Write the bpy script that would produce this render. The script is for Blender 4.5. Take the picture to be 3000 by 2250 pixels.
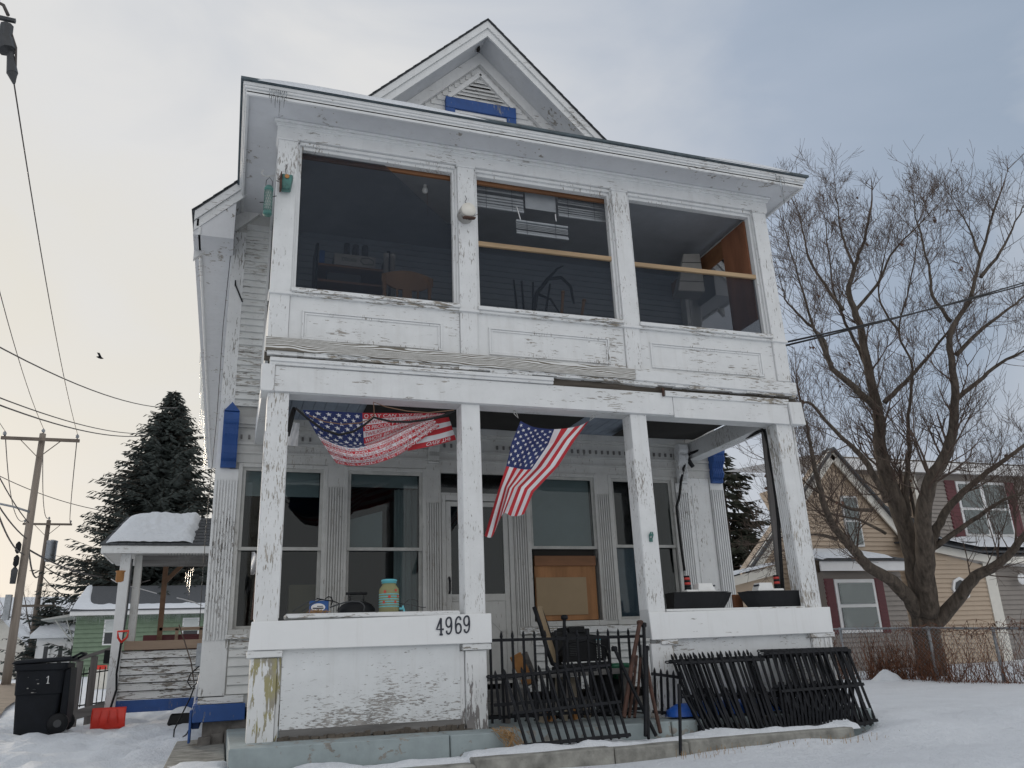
import bpy, bmesh, math, random
from mathutils import Vector, Matrix, noise
R_ = math.radians
random.seed(7)
scene = bpy.context.scene
for o in list(bpy.data.objects): bpy.data.objects.remove(o)
COL = scene.collection

# ------------------------------------------------------------------ camera
CAM = Vector((-0.234, -7.276, 0.567)); FPX = 2400.0
MR = Matrix(((0.9472356650746359, -0.3182330267391051, -0.03837102426415461),
             (-0.06645921202400704, -0.31209113708568803, 0.9477247993429898),
             (0.31357258800437326, 0.895168622576233, 0.3167733719983567)))
cd = bpy.data.cameras.new('camera'); cam = bpy.data.objects.new('camera', cd); COL.objects.link(cam)
cd.sensor_width = 36; cd.lens = FPX / 3000 * 36; cd.clip_start = 0.05; cd.clip_end = 2000
rt, up, fw = MR[0], MR[1], MR[2]
cam.matrix_world = Matrix(((rt.x, up.x, -fw.x, CAM.x), (rt.y, up.y, -fw.y, CAM.y), (rt.z, up.z, -fw.z, CAM.z), (0, 0, 0, 1)))
scene.camera = cam
scene.render.resolution_x = 1024; scene.render.resolution_y = 768

# ------------------------------------------------------------------ sky and sun
SUN_AZ = R_(-19); SUN_EL = R_(9)          # azimuth measured from +y towards +x
SD = Vector((math.sin(SUN_AZ) * math.cos(SUN_EL), math.cos(SUN_AZ) * math.cos(SUN_EL), math.sin(SUN_EL)))
w = bpy.data.worlds.new('World'); scene.world = w; w.use_nodes = True
nt = w.node_tree; nt.nodes.clear()
def N(t, **k):
    n = nt.nodes.new(t)
    for a, b in k.items(): setattr(n, a, b)
    return n
out = N('ShaderNodeOutputWorld'); bg = N('ShaderNodeBackground'); bg.inputs[1].default_value = 0.1
sky = N('ShaderNodeTexSky', sky_type='NISHITA', sun_disc=False, sun_elevation=SUN_EL, sun_rotation=SUN_AZ, air_density=1.0, dust_density=2.0, ozone_density=1.0)
tc = N('ShaderNodeTexCoord')
dot = N('ShaderNodeVectorMath', operation='DOT_PRODUCT'); nt.links.new(tc.outputs['Generated'], dot.inputs[0]); dot.inputs[1].default_value = SD
def ramp(src, pts):
    r = N('ShaderNodeValToRGB'); nt.links.new(src, r.inputs[0]); e = r.color_ramp.elements
    while len(e) < len(pts): e.new(0.5)
    for i, (p, c) in enumerate(pts): e[i].position = p; e[i].color = (*c, 1)
    return r
# thin overcast: whiter towards the veiled sun, warm low down near it, blue grey to the side; unseen sky overhead and behind the camera brightened to light facade and snow
m01 = N('ShaderNodeMath', operation='MULTIPLY_ADD'); nt.links.new(dot.outputs['Value'], m01.inputs[0]); m01.inputs[1].default_value = .5; m01.inputs[2].default_value = .5
mp = N('ShaderNodeMapping'); nt.links.new(tc.outputs['Generated'], mp.inputs[0]); mp.inputs['Scale'].default_value = (1, 1, 2.4)
nz = N('ShaderNodeTexNoise'); nt.links.new(mp.outputs[0], nz.inputs['Vector']); nz.inputs['Scale'].default_value = 2.6; nz.inputs['Detail'].default_value = 7; nz.inputs['Roughness'].default_value = .52; nz.inputs['Distortion'].default_value = .6
nm = N('ShaderNodeMath', operation='MULTIPLY_ADD'); nt.links.new(nz.outputs[0], nm.inputs[0]); nm.inputs[1].default_value = .22; nm.inputs[2].default_value = -.11
ad = N('ShaderNodeMath', operation='ADD'); nt.links.new(m01.outputs[0], ad.inputs[0]); nt.links.new(nm.outputs[0], ad.inputs[1])
cl = ramp(ad.outputs[0], [(0.0, (.78, .79, .80)), (.5, (.62, .63, .65)), (.6, (.47, .51, .57)), (.66, (.31, .375, .47)), (.74, (.36, .42, .515)), (.835, (.53, .56, .61)), (.92, (.69, .69, .69)), (1.0, (.70, .68, .63))])
sep = N('ShaderNodeSeparateXYZ'); nt.links.new(tc.outputs['Generated'], sep.inputs[0])
hz = ramp(sep.outputs[2], [(0.0, (1, 1, 1)), (.28, (0, 0, 0))])
hm = N('ShaderNodeMath', operation='MULTIPLY'); nt.links.new(hz.outputs[0], hm.inputs[0]); hm.inputs[1].default_value = .55
hmix = N('ShaderNodeMixRGB'); nt.links.new(hm.outputs[0], hmix.inputs[0]); nt.links.new(cl.outputs[0], hmix.inputs[1]); hmix.inputs[2].default_value = (.70, .68, .66, 1)
cs = N('ShaderNodeMixRGB', blend_type='MULTIPLY'); cs.inputs[0].default_value = 1; nt.links.new(hmix.outputs[0], cs.inputs[1]); cs.inputs[2].default_value = (10, 10, 10, 1)
mx = N('ShaderNodeMixRGB'); mx.inputs[0].default_value = .97; nt.links.new(sky.outputs[0], mx.inputs[1]); nt.links.new(cs.outputs[0], mx.inputs[2])
nt.links.new(mx.outputs[0], bg.inputs[0]); nt.links.new(bg.outputs[0], out.inputs[0])
sl = bpy.data.lights.new('sun', 'SUN'); sl.energy = 1.5; sl.angle = R_(14); sl.color = (1, .86, .68)
so = bpy.data.objects.new('sun', sl); COL.objects.link(so); so.rotation_euler = SD.to_track_quat('Z', 'Y').to_euler()
vs = scene.view_settings; vs.view_transform = 'Standard'; vs.look = 'None'; vs.gamma = 1; vs.use_curve_mapping = False; vs.exposure = 0.12
scene.render.engine = 'CYCLES'
scene.cycles.max_bounces = 8; scene.cycles.transparent_max_bounces = 12

# ------------------------------------------------------------------ pixel helpers (photograph is 3000 x 2250)
def ray(u, v): return MR.transposed() @ Vector(((u - 1500) / FPX, (1125 - v) / FPX, 1))
def onY(u, v, y): d = ray(u, v); return CAM + d * ((y - CAM.y) / d.y)
def onX(u, v, x): d = ray(u, v); return CAM + d * ((x - CAM.x) / d.x)
def onZ(u, v, z): d = ray(u, v); return CAM + d * ((z - CAM.z) / d.z)
def at(u, v, dep): return CAM + ray(u, v) * dep
def zm(x0, y0, s): return lambda a, b: (x0 + a * s, y0 + b * s)

# ------------------------------------------------------------------ mesh builder
class MB:
    def __init__(s): s.v = []; s.f = []; s.mi = []; s.cur = 0
    def add(s, vs, fs):
        b = len(s.v); s.v += [tuple(p) for p in vs]
        for f in fs: s.f.append([b + i for i in f]); s.mi.append(s.cur)
        return s
    def box(s, x0, x1, y0, y1, z0, z1, j=0):
        P = [(x, y, z) for z in (z0, z1) for y in (y0, y1) for x in (x0, x1)]
        if j: P = [tuple(c + random.uniform(-j, j) for c in p) for p in P]
        return s.add(P, [(0, 2, 3, 1), (4, 5, 7, 6), (0, 1, 5, 4), (2, 6, 7, 3), (0, 4, 6, 2), (1, 3, 7, 5)])
    def hexa(s, P): # 8 pts: bottom 4 (ccw from above) then top 4
        return s.add(P, [(3, 2, 1, 0), (4, 5, 6, 7), (0, 1, 5, 4), (1, 2, 6, 5), (2, 3, 7, 6), (3, 0, 4, 7)])
    def quad(s, a, b, c, d): return s.add([a, b, c, d], [(0, 1, 2, 3)])
    def bar(s, p, q, w, h, upv=(0, 0, 1)):
        p = Vector(p); q = Vector(q); d = (q - p).normalized(); u = Vector(upv)
        sd = d.cross(u)
        if sd.length < 1e-4: sd = d.cross(Vector((1, 0, 0)))
        sd.normalize(); u = sd.cross(d); a = sd * w / 2; b = u * h / 2
        return s.hexa([p - a - b, p + a - b, q + a - b, q - a - b, p - a + b, p + a + b, q + a + b, q - a + b])
    def tube(s, pts, r, n=6, cap=True):
        pts = [Vector(p) for p in pts]; m = len(pts); rs = r if isinstance(r, (list, tuple)) else [r] * m
        b = len(s.v); pu = None
        for i, p in enumerate(pts):
            t = (pts[min(i + 1, m - 1)] - pts[max(i - 1, 0)])
            if t.length < 1e-9: t = Vector((0, 0, 1))
            t.normalize()
            if pu is None: pu = t.orthogonal().normalized()
            else:
                pu = pu - t * pu.dot(t)
                pu = t.orthogonal().normalized() if pu.length < 1e-6 else pu.normalized()
            w_ = t.cross(pu)
            for k in range(n):
                a = 2 * math.pi * k / n; s.v.append(tuple(p + (pu * math.cos(a) + w_ * math.sin(a)) * rs[i]))
        for i in range(m - 1):
            for k in range(n):
                s.f.append([b + i * n + k, b + i * n + (k + 1) % n, b + (i + 1) * n + (k + 1) % n, b + (i + 1) * n + k]); s.mi.append(s.cur)
        if cap:
            s.f.append([b + k for k in range(n)][::-1]); s.mi.append(s.cur)
            s.f.append([b + (m - 1) * n + k for k in range(n)]); s.mi.append(s.cur)
        return s
    def lathe(s, c, prof, n=16, ax='z'):
        b = len(s.v); c = Vector(c)
        for r, h in prof:
            for k in range(n):
                a = 2 * math.pi * k / n
                q = Vector((r * math.cos(a), r * math.sin(a), h)) if ax == 'z' else Vector((r * math.cos(a), h, r * math.sin(a)))
                s.v.append(tuple(c + q))
        for i in range(len(prof) - 1):
            for k in range(n):
                f = [b + i * n + k, b + i * n + (k + 1) % n, b + (i + 1) * n + (k + 1) % n, b + (i + 1) * n + k]
                s.f.append(f if ax == 'z' else f[::-1]); s.mi.append(s.cur)
        f0 = [b + k for k in range(n)]; f1 = [b + (len(prof) - 1) * n + k for k in range(n)]
        for f in ((f0[::-1], f1) if ax == 'z' else (f0, f1[::-1])): s.f.append(f); s.mi.append(s.cur)
        return s
    def prism(s, poly, vec):
        poly = [Vector(p) for p in poly]; vec = Vector(vec); n = len(poly)
        return s.add(poly + [p + vec for p in poly], [tuple(range(n))[::-1], tuple(range(n, 2 * n))] + [(i, (i + 1) % n, n + (i + 1) % n, n + i) for i in range(n)])
    def obj(s, name, mats, parent=None, smooth=False, bev=0, fix=True):
        me = bpy.data.meshes.new(name); me.from_pydata(s.v, [], s.f)
        if not isinstance(mats, (list, tuple)): mats = [mats]
        for m in mats: me.materials.append(m)
        if len(mats) > 1: me.polygons.foreach_set('material_index', s.mi)
        if fix:
            bm = bmesh.new(); bm.from_mesh(me); bmesh.ops.recalc_face_normals(bm, faces=bm.faces); bm.to_mesh(me); bm.free()
        if smooth:
            me.polygons.foreach_set('use_smooth', [True] * len(me.polygons))
        me.update()
        o = link(name, me, parent)
        if bev:
            b = o.modifiers.new('bevel', 'BEVEL'); b.width = bev; b.segments = 1; b.limit_method = 'ANGLE'
        return o
def link(name, me, parent=None, loc=(0, 0, 0)):
    o = bpy.data.objects.new(name, me); COL.objects.link(o); o.location = loc
    if parent:
        o.parent = parent; o.matrix_parent_inverse = PINV.get(parent.name, Matrix.Identity(4))
    return o
PINV = {}
def thing(name, label, cat, loc=(0, 0, 0), group=None, rot=None):
    o = bpy.data.objects.new(name, None); COL.objects.link(o); o.location = loc; o.empty_display_size = .1
    PINV[o.name] = Matrix.Translation(-Vector(loc))
    return tag(o, label, cat, group)
def tag(o, label, cat, group=None, kind=None):
    if label: o['label'] = label
    if cat: o['category'] = cat
    if group: o['group'] = group
    if kind: o['kind'] = kind
    return o
def struct(o): o['kind'] = 'structure'; return o

# ------------------------------------------------------------------ materials
def newmat(name):
    m = bpy.data.materials.new(name); m.use_nodes = True; t = m.node_tree
    return m, t, t.nodes['Principled BSDF']
class G:   # tiny node-graph helper
    def __init__(s, t): s.t = t
    def n(s, ty, ins=None, **k):
        n = s.t.nodes.new(ty)
        for a, b in k.items(): setattr(n, a, b)
        for key, val in (ins or {}).items():
            if hasattr(val, 'is_output') or isinstance(val, bpy.types.NodeSocket): s.t.links.new(val, n.inputs[key])
            else: n.inputs[key].default_value = val
        return n
    def pos(s): return s.n('ShaderNodeNewGeometry').outputs['Position']
    def noise(s, vec, scale, detail=4, rough=.55, stretch=None, dist=0):
        if stretch: vec = s.n('ShaderNodeMapping', {'Vector': vec, 'Scale': stretch}).outputs[0]
        return s.n('ShaderNodeTexNoise', {'Vector': vec, 'Scale': scale, 'Detail': detail, 'Roughness': rough, 'Distortion': dist}).outputs[0]
    def rng(s, v, a, b, c=0.0, d=1.0):
        return s.n('ShaderNodeMapRange', {'Value': v, 'From Min': a, 'From Max': b, 'To Min': c, 'To Max': d}).outputs[0]
    def math(s, op, a, b=0.0, c=0.0):
        return s.n('ShaderNodeMath', {0: a, 1: b, 2: c}, operation=op).outputs[0]
    def mix(s, f, a, b, bt='MIX'):
        return s.n('ShaderNodeMixRGB', {0: f, 1: a, 2: b}, blend_type=bt).outputs[0]
    def bump(s, h, st, dist=.01): return s.n('ShaderNodeBump', {'Height': h, 'Strength': st, 'Distance': dist}).outputs[0]
    def z(s, v): return s.n('ShaderNodeSeparateXYZ', {0: v}).outputs[2]
def c4(c): return (*c, 1) if len(c) == 3 else c
def sv(c, k): return c4([max(0, x * k) for x in c[:3]])
def plain(name, c, rough=.6, var=.12, scale=6, bump=0, bscale=60, metal=0, stretch=None, spec=.5):
    m, t, b = newmat(name); g = G(t); p = g.pos()
    f = g.rng(g.noise(p, scale, 5, .6, stretch), .3, .7)
    t.links.new(g.mix(f, sv(c, 1 - var), sv(c, 1 + var)), b.inputs['Base Color'])
    b.inputs['Roughness'].default_value = rough; b.inputs['Metallic'].default_value = metal; b.inputs['Specular IOR Level'].default_value = spec
    if bump: t.links.new(g.bump(g.noise(p, bscale, 4, .6, stretch), bump, .01), b.inputs['Normal'])
    return m
def paint(name, amt=.3, grain=(1, 1, .15), scale=45, base=(.78, .79, .79), under=((.40, .37, .33), (.24, .22, .20)), big=1.6, zgrad=None, rough=.55, dirt=.12, extra=None):
    """weathered paint: flakes missing along the grain, grime, slight relief"""
    m, t, b = newmat(name); g = G(t); p = g.pos()
    fl = g.noise(p, scale, 6, .65, grain, .4)
    bigm = g.rng(g.noise(p, big, 3, .5), .3, .72, -.11, .11)
    th = .5 + .2 - amt * .3
    lump = g.rng(g.noise(p, scale * .28, 4, .6, grain, .6), .3, .7, -.09, .09)
    v = g.math('ADD', g.math('ADD', fl, bigm), lump)
    if zgrad: v = g.math('ADD', v, g.rng(g.z(p), zgrad[0], zgrad[1], zgrad[2], 0))
    mask = g.rng(v, th, th + .018)
    fine = g.rng(g.noise(p, 5, 6, .65), .3, .75)
    col = g.mix(fine, sv(base, 1 - dirt), sv(base, 1.0))
    streak = g.rng(g.noise(p, 14, 4, .6, (1, 1, .08)), .55, .8)
    col = g.mix(g.math('MULTIPLY', streak, .25), col, c4((base[0] * .6, base[1] * .57, base[2] * .53)))
    un = g.mix(g.rng(g.noise(p, 9, 4, .6), .35, .65), c4(under[0]), c4(under[1]))
    if extra:
        un = g.mix(g.rng(g.noise(p, 6, 3, .5), .45, .55), un, c4(extra))
    t.links.new(g.mix(mask, col, un), b.inputs['Base Color'])
    # chipped edges: dark line where paint lifts
    b.inputs['Roughness'].default_value = rough
    h = g.math('SUBTRACT', g.math('MULTIPLY', g.noise(p, scale * 1.3, 4, .6, grain), .35), mask)
    t.links.new(g.bump(h, .45, .004), b.inputs['Normal'])
    return m
V = {}
VERT = (1, 1, .16); HORZ = (.14, 1, 1)
V['paint'] = paint('white_paint', .19, VERT, 90)
V['paint_h'] = paint('white_paint_horizontal', .19, HORZ, 85)
V['post'] = paint('post_paint', .25, VERT, 95, under=((.40, .37, .34), (.24, .225, .21)))
V['post_heavy'] = paint('post_paint_heavy', .42, VERT, 80, under=((.42, .38, .33), (.25, .23, .20)))
V['corner'] = paint('corner_board_paint', .24, VERT, 80, under=((.30, .28, .25), (.17, .16, .15)))
V['ped'] = paint('pedestal_paint', .62, VERT, 26, under=((.36, .33, .26), (.28, .26, .21)), extra=(.34, .31, .16))
V['ped2'] = paint('pedestal_paint_two', .22, VERT, 26, under=((.26, .24, .23), (.18, .17, .17)), zgrad=(.0, .34, .2))
V['panel'] = paint('panel_paint', .19, (.2, 1, 1), 95, under=((.38, .36, .34), (.22, .21, .20)), zgrad=(-.05, .45, .16), base=(.76, .78, .79))
V['clap'] = paint('clapboard_paint', .24, HORZ, 70, base=(.74, .75, .74), under=((.28, .24, .20), (.15, .13, .12)))
V['clap_hv'] = paint('clapboard_paint_heavy', .30, HORZ, 70, base=(.74, .75, .74), under=((.38, .35, .31), (.24, .22, .20)))
V['new'] = paint('fresh_board_paint', -.08, HORZ, 30, base=(.83, .84, .84), dirt=.05)
V['sill'] = paint('sill_paint', .5, HORZ, 80, under=((.33, .29, .23), (.18, .16, .14)))
V['trim'] = paint('dirty_trim_paint', .17, VERT, 80, base=(.60, .60, .58), dirt=.2)
V['soffit'] = paint('soffit_paint', .10, (.5, .5, .5), 30, base=(.70, .71, .73), dirt=.1)
V['gable'] = paint('gable_paint', .10, HORZ, 40, base=(.80, .80, .79))
V['rot'] = plain('rotten_wood', (.10, .085, .07), .9, .5, 14, .8, 40, stretch=(.15, 1, 1))
V['greywood'] = plain('weathered_grey_wood', (.17, .165, .16), .85, .35, 16, .5, 60, stretch=(.08, 1, 1))
V['greywood_v'] = plain('weathered_grey_wood_vertical', (.16, .15, .145), .85, .35, 16, .5, 60, stretch=(1, 1, .08))
def grain_mat():
    m, t, b = newmat('weathered_grain_board'); g = G(t); p = g.pos()
    q = g.n('ShaderNodeMapping', {'Vector': p, 'Scale': (.55, 1, 3.2)}).outputs[0]
    dn = g.n('ShaderNodeTexNoise', {'Vector': q, 'Scale': 2.2, 'Detail': 2, 'Roughness': .4})
    q2 = g.n('ShaderNodeVectorMath', {0: q, 1: g.n('ShaderNodeVectorMath', {0: dn.outputs['Color'], 'Scale': .55}, operation='SCALE').outputs[0]}, operation='ADD').outputs[0]
    wv = g.n('ShaderNodeTexWave', {'Vector': q2, 'Scale': 6.5, 'Distortion': 1.5, 'Detail': 2}, wave_type='BANDS', bands_direction='Z').outputs[1]
    k = g.rng(g.math('ADD', wv, g.rng(g.noise(p, 60, 4, .6, HORZ), .3, .7, -.25, .25)), .42, .55)
    t.links.new(g.mix(k, c4((.17, .15, .12)), c4((.72, .72, .70))), b.inputs['Base Color']); b.inputs['Roughness'].default_value = .8
    t.links.new(g.bump(k, .5, .004), b.inputs['Normal']); return m
V['grain'] = grain_mat()
V['blue'] = paint('blue_paint', .17, VERT, 70, base=(.024, .095, .33), under=((.28, .27, .26), (.10, .12, .18)), dirt=.3)
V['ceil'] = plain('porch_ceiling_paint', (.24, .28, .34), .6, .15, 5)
V['clap_shaded'] = paint('shaded_clapboard_paint', .12, HORZ, 70, base=(.36, .40, .44))  # same white boards, with the upper porch's shade darkened into the colour
V['clap_side'] = paint('side_porch_board_paint', .60, HORZ, 55, base=(.72, .73, .72), under=((.24, .21, .18), (.13, .115, .10)))
V['ply2'] = plain('stained_plywood', (.25, .105, .055), .7, .35, 5, stretch=(1, 1, .2))
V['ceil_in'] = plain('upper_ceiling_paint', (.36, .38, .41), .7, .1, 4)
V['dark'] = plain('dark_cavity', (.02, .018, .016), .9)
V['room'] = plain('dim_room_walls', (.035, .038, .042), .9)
V['shade'] = plain('window_shade', (.60, .63, .62), .8, .06, 3)
V['blindgrey'] = plain('dusty_blind', (.30, .32, .34), .7, .1, 6)
V['plywood'] = plain('plywood', (.34, .165, .07), .75, .35, 5, .1, 60, stretch=(1, 1, .2))
V['tanboard'] = plain('tan_fibreboard', (.33, .245, .15), .8, .06, 4)
V['lumber'] = plain('bare_lumber', (.42, .295, .175), .75, .3, 8, .1, 60, stretch=(.1, 1, 1))
V['brown'] = plain('brown_stained_board', (.19, .072, .03), .7, .35, 5, stretch=(1, 1, .15))
V['brownh'] = plain('brown_header_board', (.24, .11, .05), .7, .3, 5, stretch=(.2, 1, 1))
V['oak'] = plain('oak_wood', (.30, .15, .055), .45, .25, 14, stretch=(1, 1, .2))
V['shingle'] = plain('asphalt_shingle', (.085, .09, .097), .9, .35, 30, .5, 120)
V['drip'] = plain('slate_drip_edge', (.06, .085, .10), .5, .3, 12)
V['slab'] = paint('painted_concrete', .30, (.7, .7, .7), 22, base=(.36, .42, .43), under=((.34, .33, .30), (.22, .21, .19)), dirt=.25, rough=.85, big=2.4)
V['concrete'] = plain('old_concrete', (.27, .265, .24), .9, .42, 7, .7, 35)
V['cblock'] = plain('foundation_concrete', (.16, .15, .14), .9, .4, 8, .6, 30)
V['iron'] = plain('black_iron', (.009, .010, .013), .5, .4, 20, .15, 120, spec=.2)
V['rust'] = plain('rusty_iron', (.075, .035, .024), .75, .5, 14, .3, 90)
V['black'] = plain('black_plastic', (.011, .012, .014), .5, .2, 10, spec=.22)
V['darkgrey'] = plain('dark_grey_plastic', (.045, .048, .052), .5, .2, 10)
V['bin'] = plain('bin_plastic', (.010, .012, .016), .6, .25, 5, .12, 80, spec=.2)
V['galv'] = plain('galvanised_steel', (.33, .35, .37), .45, .2, 12, metal=.7)
V['wire'] = plain('overhead_wire', (.07, .06, .055), .6)
V['bark'] = plain('bark', (.095, .076, .060), .95, .6, 14, 1.0, 34, stretch=(1, 1, .22))
V['twig'] = plain('twigs', (.105, .075, .06), .9, .3, 4)
V['needle'] = plain('spruce_needles', (.062, .076, .070), .8, .45, 1.2)
V['needle2'] = plain('cedar_foliage', (.040, .045, .030), .85, .6, 1.5)
V['pole'] = plain('utility_pole_wood', (.26, .22, .185), .9, .25, 6, .4, 30, stretch=(1, 1, .06))
V['pole2'] = plain('dark_utility_pole_wood', (.17, .14, .115), .9, .25, 6, .4, 30, stretch=(1, 1, .06))
V['tan'] = plain('tan_vinyl_siding', (.50, .395, .295), .55, .05, 3)
V['taupe'] = plain('taupe_vinyl_siding', (.28, .25, .225), .55, .06, 3)
V['green'] = plain('green_siding', (.19, .26, .18), .7, .12, 4)
V['cream'] = plain('cream_trim', (.76, .73, .66), .5, .06, 4)
V['vwhite'] = plain('white_vinyl', (.80, .80, .80), .4, .04, 4)
V['maroon'] = plain('maroon_shutter', (.115, .022, .028), .5, .1, 6)
V['red'] = plain('red_plastic', (.72, .045, .025), .4, .1, 6)
V['rednylon'] = plain('flag_red', (.50, .028, .038), .75, .1, 6)
V['whitenylon'] = plain('flag_white', (.74, .74, .76), .75, .06, 6)
V['bluenylon'] = plain('flag_blue', (.020, .035, .135), .75, .15, 6)
V['strap'] = plain('black_webbing', (.012, .012, .013), .8)
V['rope'] = plain('brown_cord', (.22, .13, .085), .9)
V['boatwhite'] = plain('white_boat_paint', (.80, .80, .78), .5, .06, 10)
V['boatred'] = plain('red_band_paint', (.50, .045, .035), .5)
V['aqua'] = plain('aqua_plastic', (.13, .48, .55), .35, .1, 10)
V['teal'] = plain('green_feeder_plastic', (.055, .17, .15), .4, .4, 14)
V['blueplastic'] = plain('blue_tub_plastic', (.015, .10, .45), .35, .12, 8)
V['greenplastic'] = plain('green_lid_plastic', (.02, .14, .075), .4)
V['bluebox'] = plain('blue_carton', (.02, .10, .33), .5)
V['print'] = plain('dark_print', (.03, .035, .05), .6)
V['card'] = plain('pale_carton', (.40, .39, .37), .8)
V['beige'] = plain('beige_appliance', (.34, .29, .22), .6)
V['bulb'] = plain('white_bulb', (.85, .85, .83), .3)
V['drygrass'] = plain('dry_grass', (.36, .22, .10), .9, .4, 20)
V['vine'] = plain('dead_vine', (.17, .075, .042), .9, .5, 12)
V['leaf'] = plain('dead_leaves', (.12, .065, .045), .85, .5, 12)
V['plastic_wrap'] = plain('pale_plastic_bag', (.62, .62, .63), .35)
V['mdf'] = plain('orange_cut_board', (.42, .20, .07), .8, .2, 9)
V['alum'] = plain('grey_aluminium', (.44, .44, .42), .5, .15, 10)
def snow_mat(name='snow', base=(.83, .86, .90), bs=.8):
    m, t, b = newmat(name); g = G(t); p = g.pos()
    t.links.new(g.mix(g.rng(g.noise(p, 2.5, 5, .6), .3, .7), sv(base, .93), c4(base)), b.inputs['Base Color'])
    b.inputs['Roughness'].default_value = .75; b.inputs['Specular IOR Level'].default_value = .25
    h = g.math('ADD', g.math('MULTIPLY', g.noise(p, 3.5, 5, .6), 1.5), g.math('ADD', g.noise(p, 11, 6, .65), g.math('MULTIPLY', g.noise(p, 60, 4, .65), .4)))
    t.links.new(g.bump(h, bs, .04), b.inputs['Normal']); return m
V['snow'] = snow_mat()
def tmix(name, tcol, fac, dcol, gloss=False, rough=.03):
    m, t, b = newmat(name); t.nodes.remove(b); g = G(t); o = t.nodes['Material Output']
    tr = g.n('ShaderNodeBsdfTransparent', {0: c4(tcol)}).outputs[0]
    if gloss:
        fr = g.n('ShaderNodeFresnel', {'IOR': 1.55}).outputs[0]
        p = g.pos(); bn = g.bump(g.noise(p, 2.2, 1, .4), .05, .02)
        gl = g.n('ShaderNodeBsdfGlossy', {'Roughness': rough, 'Normal': bn}).outputs[0]
        f2 = g.math('MULTIPLY', fr, fac)
        sh = g.n('ShaderNodeMixShader', {0: f2, 1: tr, 2: gl}).outputs[0]
    else:
        df = g.n('ShaderNodeBsdfDiffuse', {0: c4(dcol)}).outputs[0]
        sh = g.n('ShaderNodeMixShader', {0: fac, 1: tr, 2: df}).outputs[0]
    t.links.new(sh, o.inputs['Surface']); return m
V['glass'] = tmix('window_glass', (.66, .71, .72), .7, None, True)
V['screen'] = tmix('insect_screen', (1, 1, 1), .38, (.045, .053, .066))
V['ice'] = tmix('ice', (.93, .96, .98), 2.2, None, True, .12)
V['jar'] = tmix('jar_plastic', (.9, .9, .8), .6, (.42, .40, .22))
# ================================================================== ground
def sm(a, b, x): t = max(0, min(1, (x - a) / (b - a))); return t * t * (3 - 2 * t)
def gz(x, y):
    z = -.235 + .022 * max(0, min(y, 36) - 4) + .007 * max(0, min(x, 22) - 3)
    if y > 36: z += .002 * min(y - 36, 40)
    z -= .85 * sm(-2.2, -6, y)
    return z
def gnz(x, y):
    z = gz(x, y)
    d = abs(x) + abs(y)
    if d < 60:
        a = .05 * noise.noise(Vector((x * .35, y * .35, 1.7))) + .02 * noise.noise(Vector((x * 1.3, y * 1.3, 5)))
        fk = noise.cell(Vector((x * 2.1, y * 2.1, 0))); tr = sm(.3, -1.2, x) * sm(14, 8, y) * sm(-3, 0, y)      # trampled snow left of the house
        a += tr * (-.06 * (fk > .35) * sm(.0, .12, .3 - abs((x * 2.1) % 1 - .5)) * sm(.0, .12, .4 - abs((y * 2.1) % 1 - .5)) + .09 * noise.noise(Vector((x * 2.6, y * 2.6, 9))) + .05 * noise.noise(Vector((x * 6, y * 6, 3))))
        z += a
    # small bank against the concrete, hollow under it
    if -.3 < x < 7.2 and -1.6 < y < 2.5:
        z += .065 * sm(-1.6, -.95, y) * (1 + .8 * noise.noise(Vector((x * 1.5, y * 2, 4)))) * sm(3.0, 4.6, x) + .05 * sm(4.8, 5.4, x) * sm(-1.4, -.8, y) * sm(1.2, -.2, y)
    if -1.5 < x < 6.2 and -.95 < y < 12: z -= .12 * sm(-.95, -.6, y) * sm(5.9, 5.4, x) * sm(-.25, -.05, x)
    return z
def axis(lo, hi, f0, f1, st):
    a = [f0 + st * i for i in range(int((f1 - f0) / st) + 1)]
    x = a[0]; s = st; L = []
    while x > lo: s *= 1.22; x -= s; L.append(max(x, lo))
    x = a[-1]; s = st; H = []
    while x < hi: s *= 1.22; x += s; H.append(min(x, hi))
    return L[::-1] + a + H
gx = axis(-500, 500, -6, 15, .11); gy = axis(-120, 700, -3.2, 10, .11)
b = MB(); nx = len(gx)
b.v = [(x, y, gnz(x, y)) for y in gy for x in gx]
b.f = [[j * nx + i, j * nx + i + 1, (j + 1) * nx + i + 1, (j + 1) * nx + i] for j in range(len(gy) - 1) for i in range(nx - 1)]
b.mi = [0] * len(b.f)
struct(b.obj('snow_ground', V['snow'], None, True, fix=False))
def gpt(u, v):
    d = ray(u, v); t = 1.0
    while t < 400:
        p = CAM + d * t
        if p.z < gz(p.x, p.y): break
        t += .05
    return p
# bare walkway strip at the far left
V['walk'] = plain('gritty_bare_walkway', (.21, .165, .125), .95, .3, 3, .4, 30)
b = MB(); A = []; B = []
for k in range(15):
    f = k / 14; yy = 6 + f * 24
    A.append((-4.85 - .155 * (yy - 8) + .12 * noise.noise(Vector((yy, 0, 0))), yy)); B.append((-3.55 - .145 * (yy - 8) + .14 * noise.noise(Vector((yy * .8, 3, 0))), yy))
for k in range(14):
    for (p, q, r_, s_) in ((A[k], B[k], B[k + 1], A[k + 1]),): b.quad(*[(x, y, gz(x, y) + .045) for x, y in (p, q, r_, s_)])
struct(b.obj('walkway', V['walk']))
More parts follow.
